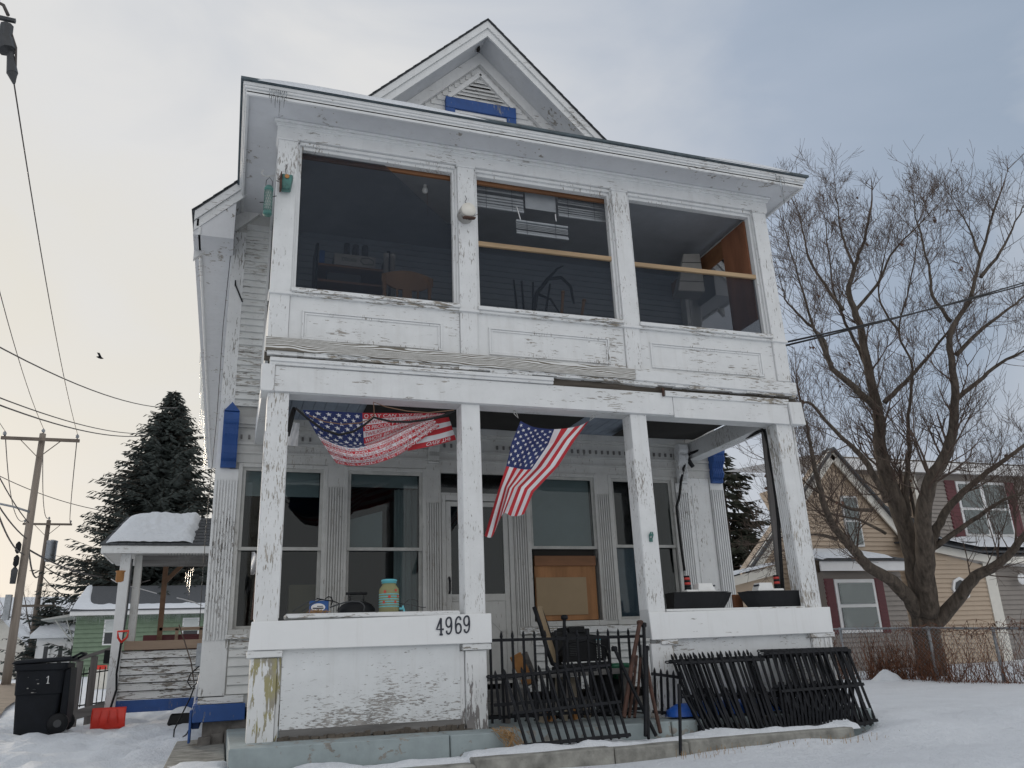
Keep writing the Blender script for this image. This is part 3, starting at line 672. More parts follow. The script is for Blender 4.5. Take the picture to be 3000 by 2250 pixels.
# upper ceiling, sides, interior
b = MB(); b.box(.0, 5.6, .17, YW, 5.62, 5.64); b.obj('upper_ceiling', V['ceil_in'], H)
b = MB(); b.box(.0, 5.62, .17, YW, 3.36, 3.39); b.obj('upper_floor', V['greywood'], H)
MB().box(.16, 3.6, .14, .17, 5.47, 5.56).obj('inner_header', V['brownh'], H)
for xa, xb, xs in ((-.03, .05, -.005), (5.55, 5.65, 5.6)):
    b = MB(); b.box(xa, xb, .17, YW, 3.36, 3.9); b.box(xa, xb, .17, YW, 5.5, 5.75); b.box(xa, xb, YW - .15, YW, 3.9, 5.5); b.obj('side_rail_wall', V['clap'], H)
    MB().box(xs, xs + .003, .17, YW - .15, 3.9, 5.5).obj('side_screen', V['screen'], H)
MB().box(5.42, 5.44, .13, .62, 4.2, 5.49).obj('plywood_side_board', V['ply2'], H)
MB().box(5.43, 5.45, .62, YW - .02, 5.25, 5.49).obj('plywood_side_board', V['brownh'], H)
# gable: rakes, soffit, roof
SL = 1.0; AP = 9.02; YR = 1.5
def rk(x, dz=0): return AP + dz - SL * abs(x - GXC)
ex = 3.54
for s_ in (-1, 1):
    xe = GXC + s_ * ex
    def slab_(y0, y1, d0, d1, name, mat, x1=xe):
        b = MB(); b.hexa([(GXC, y0, AP + d0), (x1, y0, rk(x1, d0)), (x1, y1, rk(x1, d0)), (GXC, y1, AP + d0), (GXC, y0, AP + d1), (x1, y0, rk(x1, d1)), (x1, y1, rk(x1, d1)), (GXC, y1, AP + d1)])
        return b.obj(name, V[mat], H)
    slab_(YR - .03, HB + .3, -.021, -.004, 'roof', 'shingle', GXC + s_ * (ex + .03))
    slab_(YR, YR + .03, -.26, -.14, 'rake_board', 'paint_h')
    slab_(YR - .025, YR + .03, -.137, -.022, 'rake_board', 'paint_h')
    slab_(YR + .03, YW, -.215, -.19, 'rake_soffit', 'soffit')
    slab_(YW - .06, YW, -.42, -.22, 'gable_frieze', 'gable')
    # shingle butts along the rake edge
    rb = bpy.data.objects.get('roof' if s_ < 0 else 'roof.001'); b = MB()
    for k in range(34):
        a = k * .148; xa_ = GXC + s_ * (a * .7071); xb_ = GXC + s_ * ((a + .17) * .7071)
        b.hexa([(xa_, YR - .05, rk(xa_, -.003)), (xb_, YR - .05, rk(xb_, .004)), (xb_, YR + .25, rk(xb_, .004)), (xa_, YR + .25, rk(xa_, -.003)), (xa_, YR - .05, rk(xa_, .004)), (xb_, YR - .05, rk(xb_, .014)), (xb_, YR + .25, rk(xb_, .014)), (xa_, YR + .25, rk(xa_, .004))])
    b.obj('rake_shingles', V['shingle'], rb)
    # eave box along the side
    ze = rk(xe); xi = HXL if s_ < 0 else HXR
    b = MB(); b.box(min(xi, xe), max(xi, xe), YR + .03, HB + .25, ze - .27, ze - .255); b.obj('eave_soffit', V['soffit'], H)
    b = MB()
    for (z0, z1, d) in ((-.3, -.2, .05), (-.2, -.1, .025), (-.1, -.022, 0)): b.box(min(xe - s_ * d, xe - s_ * (d + .03)), max(xe - s_ * d, xe - s_ * (d + .03)), YR, HB + .25, ze + z0, ze + z1)
    b.obj('eave_fascia', V['paint_h'], H, bev=.004)
    b = MB(); b.box(min(xi, xi + s_ * .02), max(xi, xi + s_ * .02), YW, HB, ze - .55, ze - .27); b.obj('eave_frieze', V['paint_h'], H)
    # boxed return at the front of the eave
    b = MB(); b.prism([(xe, YR + .012, ze - .3), (xi, YR + .012, ze - .3), (xi, YR + .012, rk(xi, -.2)), (xe, YR + .012, rk(xe, -.2))], (0, YW - YR - .02, 0)); b.obj('eave_return', V['soffit'], H)
# blue gable window and louvred vent
b = MB(); b.box(2.18, 3.20, YW - .07, YW + .02, 7.77, 7.945); b.box(2.18, 2.31, YW - .065, YW + .02, 6.6, 7.77); b.box(3.065, 3.20, YW - .065, YW + .02, 6.6, 7.77); gwn = b.obj('gable_window', V['blue'], H, bev=.004)
b = MB(); b.box(2.31, 3.065, YW - .04, YW + .02, 7.70, 7.77); b.box(2.31, 2.37, YW - .04, YW + .02, 6.6, 7.70); b.box(3.0, 3.065, YW - .04, YW + .02, 6.6, 7.70); b.box(2.345, 3.03, YW - .05, YW - .03, 7.715, 7.73); b.obj('sash', V['vwhite'], gwn, bev=.003)
MB().box(2.37, 3.0, YW - .02, YW - .016, 6.6, 7.70).obj('pane', V['glass'], gwn)
b = MB(); b.prism([(2.27, YW - .005, 7.96), (3.115, YW - .005, 7.96), (2.692, YW - .005, 8.385)], (0, .03, 0)); vt = b.obj('vent', V['dark'], H)
for k in range(6):
    z0 = 7.965 + k * .062; hw = (8.385 - z0) - .02
    if hw < .05: break
    b = MB(); b.add([(2.692 - hw, YW - .045, z0), (2.692 + hw, YW - .045, z0), (2.692 + hw - .05, YW - .006, z0 + .055), (2.692 - hw + .05, YW - .006, z0 + .055), (2.692 - hw, YW - .045, z0 + .012), (2.692 + hw, YW - .045, z0 + .012), (2.692 + hw - .05, YW - .006, z0 + .067), (2.692 - hw + .05, YW - .006, z0 + .067)], [(3, 2, 1, 0), (4, 5, 6, 7), (0, 1, 5, 4), (2, 3, 7, 6), (0, 4, 7, 3), (1, 2, 6, 5)])
    b.obj('slat', V['gable'], vt)
b = MB()
for s_ in (-1, 1): b.bar((2.692 + s_ * .47, YW - .03, 7.95), (2.692, YW - .03, 8.43), .06, .07, (0, 1, 0))
b.obj('vent_trim', V['gable'], vt)
MB().box(2.6, 2.64, YR + .2, YR + .26, 8.68, 8.74).obj('soffit_hole', V['dark'], H)
# ================================================================== house number, small fittings
lo = zm(750, 1100, .3165); l2 = zm(1250, 1100, .3617); l3 = zm(1800, 1150, .3165); bt = zm(550, 1625, .4069); b5 = zm(1400, 1700, .3165); b6 = zm(1850, 1700, .3391)
z3 = zm(750, 380, .3165); z4 = zm(1350, 480, .4749); a5 = zm(550, 0, .4069); jz = zm(850, 1680, .1808)
DIG = {'4': [[(.62, .0), (.62, 1)], [(.62, 1), (.05, .32), (.95, .32)], [(.42, .0), (.82, .0)]],
       '9': [[(.8, .72), (.72, .95), (.45, 1), (.2, .9), (.12, .7), (.2, .5), (.45, .42), (.7, .52), (.8, .72), (.82, .45), (.72, .15), (.45, .0), (.2, .06), (.17, .2)]],
       '6': [[(.2, .28), (.28, .05), (.55, .0), (.8, .1), (.88, .3), (.8, .5), (.55, .58), (.3, .48), (.2, .28), (.18, .55), (.28, .85), (.55, 1), (.8, .94), (.83, .8)]]}
tl = onY(*bt(1785, 455), -.04); br = onY(*bt(2045, 565), -.04); cw = (br.x - tl.x) / 4
for i, ch in enumerate('4969'):
    b = MB()
    for st in DIG[ch]:
        P = [Vector((tl.x + (i + .06 + q[0] * .86) * cw, -.038, br.z - .004 + i * .004 + q[1] * (tl.z - br.z))) for q in st]
        if len(P) > 4:      # smooth
            Q = []
            for k in range(len(P) - 1):
                p0, p1, p2, p3 = P[max(k - 1, 0)], P[k], P[k + 1], P[min(k + 2, len(P) - 1)]
                for f in range(4):
                    t = f / 4; Q.append(.5 * ((2 * p1) + (p2 - p0) * t + (2 * p0 - 5 * p1 + 4 * p2 - p3) * t * t + (3 * p1 - p0 - 3 * p2 + p3) * t ** 3))
            P = Q + [P[-1]]
        th = .0085 if ch == '4' else .0075
        b.tube(P, th, 6)
    o = b.obj('house_number_digit', V['print'], ap)
# service head, screws, tag plate on posts
def bits(name, pts, r, mat, par, n=6): return MB().tube(pts, r, n).obj(name, V[mat], par, True)
# bottle-opener shaped plate on the third post
p = onY(*l2(1815, 1310), -.006)
b = MB(); b.box(p.x - .018, p.x + .018, -.01, -.001, p.z - .045, p.z - .008); b.tube([(p.x - .014, -.008, p.z - .01), (p.x - .02, -.02, p.z + .02), (p.x - .008, -.026, p.z + .045), (p.x + .014, -.026, p.z + .045), (p.x + .02, -.02, p.z + .02), (p.x + .014, -.008, p.z - .01)], .006, 6); b.box(p.x - .012, p.x + .012, -.03, -.012, p.z + .01, p.z + .035)
tag(b.obj('bottle_opener', V['teal']), 'small teal metal opener plate screwed to the third porch post', 'opener')

# ================================================================== flags
def lat(ctrl, s, t, ss, ts):
    def w(arr, x):
        k = 0
        while k < len(arr) - 2 and x > arr[k + 1]: k += 1
        return k, (x - arr[k]) / (arr[k + 1] - arr[k])
    j, ft = w(ts, t); i, fs_ = w(ss, s)
    def cr(p0, p1, p2, p3, x): return [.5 * (2 * b_ + (c_ - a_) * x + (2 * a_ - 5 * b_ + 4 * c_ - d_) * x * x + (3 * b_ - a_ - 3 * c_ + d_) * x ** 3) for a_, b_, c_, d_ in zip(p0, p1, p2, p3)]
    def row(jj):
        r_ = ctrl[jj]; n = len(r_); return cr(r_[max(i - 1, 0)], r_[i], r_[i + 1], r_[min(i + 2, n - 1)], fs_)
    m = len(ctrl)
    A, B = row(j), row(j + 1)
    return [a + (b_ - a) * ft for a, b_ in zip(A, B)]
def textmesh(txt, size=1):
    cu = bpy.data.curves.new('t', 'FONT'); cu.body = txt; cu.size = size; o = bpy.data.objects.new('t', cu); COL.objects.link(o)
    bpy.context.view_layer.update(); me = bpy.data.meshes.new_from_object(o.evaluated_get(bpy.context.evaluated_depsgraph_get()))
    bpy.data.objects.remove(o); bpy.data.curves.remove(cu)
    vs = [v.co.copy() for v in me.vertices]; fs = [list(p_.vertices) for p_ in me.polygons]; bpy.data.meshes.remove(me)
    return vs, fs
def star(c, r, rot=0):
    P = []
    for k in range(10):
        a = math.pi / 2 + rot + k * math.pi / 5; rr = r if k % 2 == 0 else r * .4; P.append((c[0] + rr * math.cos(a), c[1] + rr * math.sin(a)))
    return P
def cloth(name, label, P, nS, nT, colf, stars, texts, group=None):
    b = MB()
    b.v = [tuple(P(i / nS, j / nT)) for j in range(nT + 1) for i in range(nS + 1)]
    for j in range(nT):
        for i in range(nS):
            b.f.append([j * (nS + 1) + i, j * (nS + 1) + i + 1, (j + 1) * (nS + 1) + i + 1, (j + 1) * (nS + 1) + i]); b.mi.append(colf((i + .5) / nS, (j + .5) / nT))
    root = b.obj(name, [V['rednylon'], V['whitenylon'], V['bluenylon']], None, True, fix=False)
    tag(root, label, 'flag', group)
    def lay(pts2, off=.004):
        out_ = []
        for s, t in pts2:
            p_ = P(min(max(s, 0), 1), min(max(t, 0), 1)); out_.append(p_ + (CAM - p_).normalized() * off)
        return out_
    sb = MB()
    for (c, rs, rt_, rot) in stars:
        poly = [(c[0] + (x - 0) * rs, c[1] - y * rt_) for x, y in star((0, 0), 1, rot)]
        sb.add(lay([c] + poly), [(0, 1 + k, 1 + (k + 1) % 10) for k in range(10)])
    sb.obj('stars', V['whitenylon'], root, fix=False)['kind'] = 'stuff'
    for mi, nm in ((0, 'red_lettering'), (1, 'white_lettering')):
        tb = MB()
        for (txt, s0, s1, t0, t1, m_) in texts:
            if m_ != mi: continue
            vs_, fs_ = textmesh(txt); x0 = min(v_.x for v_ in vs_); x1 = max(v_.x for v_ in vs_)
            tb.add(lay([(s0 + (v_.x - x0) / (x1 - x0) * (s1 - s0), t1 - v_.y / .72 * (t1 - t0)) for v_ in vs_], .006), fs_)
        if tb.v: tb.obj(nm, V['rednylon' if mi == 0 else 'whitenylon'], root, fix=False)['kind'] = 'stuff'
    return root
# lettered flag in the left opening (swag folded over a strap)
F1 = [[(430, 318), (640, 326), (820, 338), (985, 346), (1250, 348), (1520, 350), (1775, 350)],
      [(560, 545), (720, 600), (900, 632), (1000, 634), (1200, 560), (1420, 470), (1640, 385)],
      [(575, 560), (720, 632), (880, 672), (1020, 655), (1200, 598), (1400, 498), (1640, 395)],
      [(660, 690), (780, 735), (920, 760), (1070, 738), (1250, 672), (1430, 580), (1665, 430)],
      [(745, 812), (850, 832), (960, 835), (1110, 815), (1290, 750), (1440, 660), (1700, 470)]]
D1 = [[.24] * 7, [.30, .32, .33, .33, .32, .3, .26], [.12, .08, .07, .07, .09, .12, .2], [.16, .10, .08, .08, .1, .13, .2], [.22, .2, .18, .18, .18, .2, .22]]
C1 = [[(p_[0], p_[1], d_) for p_, d_ in zip(a_, c_)] for a_, c_ in zip(F1, D1)]
S1 = [0, .15, .28, .4, .6, .8, 1]; T1 = [0, 5 / 13, 7 / 13, 10 / 13, 1]
def P1(s, t):
    u, v, y = lat(C1, s, t, S1, T1); y += .006 * math.sin(s * 31 + t * 9) + .006 * math.sin(t * 40 + s * 5); return onY(*lo(u, v), y)
ROWS = ["O SAY CAN YOU SEE, BY THE", "DAWN'S EARLY LIGHT, WHAT", "SO PROUDLY WE HAIL'D AT THE", "TWILIGHT'S LAST GLEAMING?", "WHOSE BROAD STRIPES AND", "BRIGHT STARS THRO' THE", "PERILOUS FIGHT O'ER THE",
        "RAMPARTS WE WATCH'D WERE SO GALLANTLY", "STREAMING AND THE ROCKETS' RED GLARE", "BOMBS BURSTING IN AIR, GAVE PROOF", "NIGHT THAT OUR FLAG WAS STILL THERE", "THAT STAR-SPANGLED BANNER YET WAVE", "O'ER THE LAND OF THE FREE AND THE"]
tx = []
for k, r_ in enumerate(ROWS): tx.append((r_, .415 if k < 7 else .02, .985, (k + .16) / 13, (k + .86) / 13, 1 if k % 2 == 0 else 0))
sts = []
for r_ in range(9):
    for c_ in range(6 if r_ % 2 == 0 else 5): sts.append((((.033 + (c_ + (.5 if r_ % 2 else 0)) * .0667), (r_ + .8) / 9.6 * 7 / 13), .021, .030, 0))
f1 = cloth('lettered_flag', 'stars and stripes flag covered in anthem words, slung across the left porch opening', P1, 60, 52, lambda s, t: 2 if (s < .4 and t < 7 / 13) else (0 if int(t * 13) % 2 == 0 else 1), sts, tx, 'flags hung in the porch')
# folded-back end of the same flag, seen from behind
E1 = [[(1560, 440), (1690, 400), (1785, 385)], [(1480, 560), (1680, 520), (1815, 480)], [(1400, 700), (1640, 650), (1852, 595)]]
EC = [[(x, y, .27 + .02 * i) for i, (x, y) in enumerate(r_)] for r_ in E1]
def P1b(s, t): u, v, y = lat(EC, s, t, [0, .5, 1], [0, .5, 1]); return onY(*lo(u, v), y + .008 * math.sin(s * 14))
b = MB(); nS, nT = 14, 15; b.v = [tuple(P1b(i / nS, j / nT)) for j in range(nT + 1) for i in range(nS + 1)]
for j in range(nT):
    for i in range(nS): b.f.append([j * (nS + 1) + i, j * (nS + 1) + i + 1, (j + 1) * (nS + 1) + i + 1, (j + 1) * (nS + 1) + i]); b.mi.append((j // 3) % 2)
b.obj('folded_end', [V['rednylon'], V['whitenylon']], f1, True, fix=False)
vs_, fs_ = textmesh("OVER THE"); xx = max(v_.x for v_ in vs_); b = MB()
b.add([P1b(.35 + .5 * v_.x / xx, .83 + .14 * v_.y / .72) + Vector((0, -.006, 0)) for v_ in vs_], fs_)      # upside down: the cloth is turned over here
b.obj('white_lettering', V['whitenylon'], f1, fix=False)['kind'] = 'stuff'
# plain stars and stripes in the second opening
F2 = [[(760, 368), (850, 412), (935, 428), (1035, 435), (1150, 425), (1250, 402), (1312, 368)],
      [(690, 540), (785, 555), (875, 570), (985, 560), (1075, 530), (1140, 520), (1195, 530)],
      [(645, 735), (715, 748), (780, 760), (850, 760), (930, 740), (1000, 735), (1065, 735)],
      [(580, 930), (640, 900), (668, 915), (715, 905), (770, 905), (820, 925), (865, 945)],
      [(468, 1300), (530, 1305), (595, 1160), (630, 1115), (685, 1138), (735, 1138), (790, 1122)]]
D2 = [[.12, .12, .12, .12, .12, .12, .12], [.16, .2, .22, .2, .14, .06, .02], [.2, .22, .24, .22, .12, .02, -.04], [.26, .24, .2, .14, .08, 0, -.04], [.32, .3, .24, .12, .1, .04, .02]]
C2 = [[(p_[0], p_[1], d_) for p_, d_ in zip(a_, c_)] for a_, c_ in zip(F2, D2)]
S2 = [0, .18, .36, .54, .7, .85, 1]; T2 = [0, .2, .4, .68, 1]
def P2(s, t):
    u, v, y = lat(C2, s, t, S2, T2); y += .022 * math.sin(s * 22 + t * 3) * (.3 + t); return onY(*l2(u, v), y)
sts = []
for r_ in range(9):
    for c_ in range(6 if r_ % 2 == 0 else 5): sts.append((((r_ + .8) / 9.6 * 7 / 13, .033 + (c_ + (.5 if r_ % 2 else 0)) * .0667), .026, .019, math.pi))
cloth('striped_flag', 'plain stars and stripes flag clipped by two corners, blowing left in the middle opening', P2, 52, 50, lambda s, t: 2 if (s < 7 / 13 and t < .4) else (0 if int(min(s, .999) * 13) % 2 == 0 else 1), sts, [], 'flags hung in the porch')
def hang(name, label, cat, px, y, r, mat, zf=l2, n=6):
    return tag(MB().tube([onY(*zf(*q[:2]), q[2] if len(q) > 2 else y) for q in px], r, n).obj(name, V[mat], None, True), label, cat)
def clip(px, label):
    a, c = [onY(*l2(*q), .1) for q in px]; b = MB(); d = (c - a); sd = Vector((d.z, 0, -d.x)).normalized() * .014
    b.tube([a - sd * .3, a + d * .35 - sd, c, a + d * .35 + sd, a + sd * .3, a - sd * .3], .005, 6); b.tube([a, a - d * .25], .004, 6)
    tag(b.obj('flag_clip', V['alum'], None, True), label, 'clip', 'flag clips')
clip(((705, 285), (742, 345)), 'metal clip holding the left corner of the plain striped flag')
clip(((1365, 312), (1318, 368)), 'metal clip holding the right corner of the plain striped flag')
hang('strap', 'black strap running in two sags under the lettered flag', 'strap', [(365, 300), (480, 400), (620, 500), (770, 550), (900, 520), (1000, 460), (1090, 388), (1250, 428), (1420, 430), (1600, 405), (1720, 375), (1840, 325)], .05, .011, 'strap', lo)
hang('cord', 'thin brown cord looped from the beam over the lettered flag', 'cord', [(490, 370), (640, 430), (800, 452), (960, 440), (1060, 400), (1095, 370), (1088, 245), (1200, 290), (1400, 330), (1600, 345), (1830, 320)], .03, .005, 'rope', lo)
hang('thin_cord', 'brown cord hanging down the left side of the second porch post', 'cord', [(1862, 640), (1866, 900), (1868, 1100), (1870, 1360)], .21, .004, 'rope', lo)
hang('webbing_strap', 'black webbing strap running down beside the right fluted pilaster', 'strap', [(1372, 345, .25), (1240, 410, .7), (1020, 448, 1.2), (700, 565, 1.8), (668, 600, 1.85), (640, 700, 1.85), (615, 830, 1.85), (600, 970, 1.86), (575, 1055, 1.86), (590, 1200, 1.86), (620, 1450, 1.86), (650, 1650, 1.86)], 1.85, .018, 'strap', l3)
hang('strap_tail', 'loose black strap tail knotted under the right side beam', 'strap', [(668, 590, 1.82), (695, 640, 1.82), (728, 690, 1.82)], 1.8, .028, 'strap', l3, 4)
hang('webbing_strap', 'black webbing strap running down inside the right corner post', 'strap', [(1385, 340), (1425, 480), (1435, 600), (1470, 780), (1500, 1000), (1520, 1200), (1530, 1400), (1548, 1650), (1556, 1830)], .27, .02, 'strap', l3)
b = MB(); p = onY(*l3(1380, 400), .36); q = onY(*l3(1525, 1650), .36); b.bar((p.x + .02, .36, 2.9), (q.x - .01, .36, .96), .07, .03, (0, 1, 0)); b.obj('screen_stud', V['greywood_v'], H)
# rolled blind hanging behind the first post
b = MB(); P = [onY(*lo(355, 300), .3), onY(*lo(310, 450), .28), onY(*lo(292, 560), .28)]; b.tube(P, [.02, .028, .02], 8); tag(b.obj('rolled_tarp', V['strap'], None, True), 'dark rolled tarp end tied beside the left corner post', 'tarp')
o = grid('plastic_sheet', lambda i, j: onY(*lo(300 + i * 105 - j * 20, 430 + j * 215 + i * 10), .35 + .03 * math.sin(i * 7 + j * 3)), 8, 12, V['plastic_wrap']); tag(o, 'crumpled clear plastic hanging inside the left corner post', 'plastic')
o = grid('plastic_bag', lambda i, j: onY(*bt(452 + 62 * i * math.sin(.35 + j * 2.4) + 10 * (1 - j), 0 + j * 165 - 20), .9 + .05 * math.sin(i * 6 + j * 5)), 8, 14, V['plastic_wrap']); tag(o, 'pale plastic bag caught behind the left corner post', 'bag')
hang('dark_pole', 'thin dark pole standing behind the left corner post', 'pole', [(507, 40), (490, 250), (465, 470)], .8, .016, 'rust', bt)

# ================================================================== bird feeders and birdhouse
c = onY(*z3(112, 660), -.12); h = .30
t = thing('tube_feeder', 'green mesh tube bird feeder hanging from a hook off the upper left post', 'bird feeder', (c.x, c.y, c.z - h / 2))
b = MB(); b.lathe((c.x, c.y, c.z - h / 2 + .03), [(.036, 0), (.036, h - .07)], 16); b.obj('mesh_tube', V['alum'], t, True)
b = MB()
for k in range(14):
    for s_ in (-1, 1):
        a0 = k / 14 * 2 * math.pi; b.tube([(c.x + .038 * math.cos(a0 + s_ * f * 1.6), c.y + .038 * math.sin(a0 + s_ * f * 1.6), c.z - h / 2 + .03 + f * (h - .07)) for f in [i / 10 for i in range(11)]], .0024, 4, False)
b.obj('mesh', V['teal'], t)['kind'] = 'stuff'
b = MB(); b.lathe((c.x, c.y, c.z + h / 2 - .045), [(.041, 0), (.043, .03), (.03, .055), (.012, .06)], 16); b.obj('lid', V['teal'], t, True)
b = MB(); b.lathe((c.x, c.y, c.z - h / 2), [(.038, 0), (.043, .01), (.041, .035)], 16); b.obj('base', V['teal'], t, True)
for s_, dz in ((-1, -.02), (1, .05)): bits('perch', [(c.x + s_ * .035, c.y, c.z + dz), (c.x + s_ * .075, c.y - .01, c.z + dz + .012 * s_)], .004, 'iron', t)
bits('bail', [(c.x - .03, c.y, c.z + h / 2), (c.x - .028, c.y, c.z + h / 2 + .07), (c.x, c.y, c.z + h / 2 + .11), (c.x + .028, c.y, c.z + h / 2 + .07), (c.x + .03, c.y, c.z + h / 2)], .003, 'iron', t)
hang('feeder_hook', 'curled wire hook screwed to the upper left post', 'hook', [(72, 372, -.14), (52, 395, -.14), (60, 420, -.14), (100, 435, -.13), (140, 428, -.08), (178, 425, 0)], 0, .0045, 'alum', z3)
c = onY(*z3(277, 495), -.06)
t = thing('box_feeder', 'small green glass-sided bird feeder hung on the upper left post', 'bird feeder', (c.x, c.y, c.z - .09))
b = MB(); b.hexa([(c.x - .05, c.y - .03, c.z - .085), (c.x + .035, c.y - .055, c.z - .095), (c.x + .05, c.y + .03, c.z - .085), (c.x - .04, c.y + .04, c.z - .08), (c.x - .045, c.y - .035, c.z + .085), (c.x + .06, c.y - .06, c.z + .07), (c.x + .07, c.y + .03, c.z + .075), (c.x - .04, c.y + .04, c.z + .085)]); b.obj('body', V['teal'], t, bev=.01)
b = MB(); b.box(c.x - .055, c.x - .04, c.y - .05, c.y + .04, c.z - .09, c.z + .1, .006); b.obj('back_plate', V['rust'], t)
MB().lathe((c.x + .005, c.y - .055, c.z + .045), [(.022, -.004), (.022, .004)], 12, 'y').obj('feed_hole', V['mdf'], t)
for k in range(5): bits('twig', [(c.x - .05, c.y - .04, c.z + rnd(-.08, .06)), (c.x - .09 + rnd(-.02, .02), c.y - .06, c.z + rnd(-.09, .07))], .003, 'twig', t, 4)
hang('feeder_wire', 'thin wire holding the green box feeder', 'wire', [(278, 322), (290, 345), (275, 365), (278, 410)], -.03, .003, 'iron', z3)
c = onY(*z3(1950, 775), -.09)
t = thing('birdhouse', 'round off-white birdhouse hanging on the second upper post', 'birdhouse', (c.x, c.y, c.z - .1))
b = MB(); b.lathe((c.x, c.y + .03, c.z), [(.082, -.085), (.085, -.03), (.083, .04), (.07, .05)], 20, 'y'); b.obj('body', V['card'], t, True)
b = MB(); b.lathe((c.x + .004, c.y - .06, c.z + .012), [(.074, -.012), (.078, .0), (.076, .008)], 20, 'y'); b.obj('front', V['cream'], t, True)
b = MB(); b.box(c.x - .06, c.x + .065, c.y - .1, c.y - .05, c.z - .1, c.z - .088, .004); b.obj('ledge', V['rust'], t)
for k in range(7):
    a = rnd(2.6, 5.8); bits('twig', [(c.x + .08 * math.cos(a), c.y - .04, c.z + .08 * math.sin(a)), (c.x + .115 * math.cos(a + .3), c.y - .06, c.z + .11 * math.sin(a + .3))], .0028, 'twig', t, 4)
hang('birdhouse_hook', 'thin wire hook above the round birdhouse', 'hook', [(1935, 610), (1950, 640), (1935, 665), (1950, 690)], -.03, .003, 'iron', z3)

# ================================================================== upper porch contents
p = onY(*z3(1565, 545), .55)
t = thing('light_bulb', 'bare white bulb hanging on its cord inside the left upper opening', 'light bulb', p)
b = MB(); b.lathe((p.x, p.y, p.z - .06), [(.006, 0), (.026, .01), (.032, .035), (.028, .06), (.018, .08)], 14); b.obj('bulb', V['bulb'], t, True)
b = MB(); b.lathe((p.x, p.y, p.z + .02), [(.018, 0), (.018, .05), (.006, .06)], 12); b.obj('socket', V['vwhite'], t, True)
bits('cord', [(p.x, p.y, p.z + .07), (p.x + .01, p.y, p.z + .12), (p.x + .005, p.y, 5.6)], .004, 'rope', t)
bits('pull_string', [(p.x + .02, p.y, p.z + .06), (p.x + .03, p.y, p.z - .35)], .002, 'rope', t, 4)
def zc(a, bb, y, f=z4): return onY(*f(a, bb), y)
def blind(tl, br, y, n, label, gaps=(), drop=None):
    p0, p1 = zc(*tl, y), zc(*br, y)
    t = thing('venetian_blind', label, 'blind', (p0.x, y, p1.z), 'broken venetian blinds')
    Hh = (p0.z - p1.z); w_ = p1.x - p0.x; b = None
    MB().box(p0.x, p1.x, y - .012, y + .012, p0.z - .02, p0.z).obj('head_rail', V['blindgrey'], t)
    for k in range(n):
        if k in gaps: continue
        z0 = p0.z - .03 - (Hh - .06) * (k + .5) / n
        s_ = MB(); hh = Hh / n * .46; tl_ = rnd(-.004, .004)
        s_.add([(p0.x, y - .008, z0 - hh + tl_), (p1.x, y - .008, z0 - hh - tl_), (p1.x, y + .008, z0 + hh - tl_), (p0.x, y + .008, z0 + hh + tl_)], [(0, 1, 2, 3)]); s_.obj('slat', V['blindgrey'], t, fix=False)
    MB().box(p0.x, p1.x, y - .012, y + .012, p1.z, p1.z + .022).obj('bottom_rail', V['blindgrey'], t)
    for f in (.2, .75): bits('ladder_cord', [(p0.x + w_ * f, y - .013, p0.z), (p0.x + w_ * f, y - .013, p1.z)], .002, 'print', t, 4)
blind((92, 75), (388, 305), .22, 9, 'broken white venetian blind at the left of the middle upper opening', (4,))
blind((592, 150), (898, 365), .22, 11, 'white venetian blind at the right of the middle upper opening', (6,))
blind((340, 345), (664, 472), .2, 6, 'fallen piece of venetian blind hanging low in the middle upper opening', (4,))
p0, p1 = zc(392, 120, .25), zc(588, 300, .25)
o = MB().box(p0.x, p1.x, .25, .254, p1.z, p0.z).obj('pull_down_shade', V['blindgrey']); tag(o, 'plain grey shade between the two venetian blinds of the upper porch', 'shade')
for nm, q in (('left', ((345, 265), (370, 350))), ('middle', ((583, 310), (588, 355)))):
    hang('blind_wand', 'thin white wand hanging from the %s blind of the upper porch' % nm, 'wand', q, .2, .006, 'vwhite', z4)
# oak chair in the left upper opening (seat level is below the sill)
cx, cy = 1.28, .62
t = thing('oak_chair', 'turned oak chair with a curved crest rail in the left upper opening', 'chair', (cx, cy, 3.39))
pA = onY(*z3(1190, 1320), cy); pB = onY(*z3(1605, 1400), cy); zt = 4.50
b = MB(); n = 14; xa, xb = pA.x - .03, pB.x + .04; pr_ = []
for k in range(n + 1):
    f = k / n; x = xa + (xb - xa) * f; pr_.append((x, zt + .065 * math.sin(f * math.pi) , zt - .12 - .075 * math.exp(-((f - .5) / .16) ** 2) + .03 * math.cos(f * math.pi * 4)))
b.prism([(x, cy - .012, z_) for x, z_, _ in pr_] + [(x, cy - .012, z_) for x, _, z_ in pr_[::-1]], (0, .024, 0)); b.obj('crest_rail', V['oak'], t)
for x in (pA.x, pB.x):
    b = MB(); b.lathe((x, cy - .005, 3.39), [(.016, 0), (.018, .6), (.022, .8), (.016, .86), (.023, .88), (.016, .9), (.024, .96), (.022, 1.1)], 12); b.obj('back_post', V['oak'], t, True)
for f in (.28, .5, .74):
    x = pA.x + (pB.x - pA.x) * f; b = MB()
    if f == .5: b.box(x - .05, x + .05, cy - .01, cy + .01, 3.84, 4.40)
    else: b.lathe((x, cy, 3.84), [(.01, 0), (.016, .3), (.01, .42), (.014, .46), (.006, .56)], 10)
    b.obj('spindle', V['oak'], t, f != .5)
b = MB(); b.box(pA.x - .03, pB.x + .03, cy - .42, cy + .02, 3.80, 3.84); b.obj('seat', V['oak'], t, bev=.012)
for x in (pA.x, pB.x):
    MB().tube([(x, cy - .38, 3.80), (x, cy - .4, 3.39)], .018, 8).obj('leg', V['oak'], t, True)
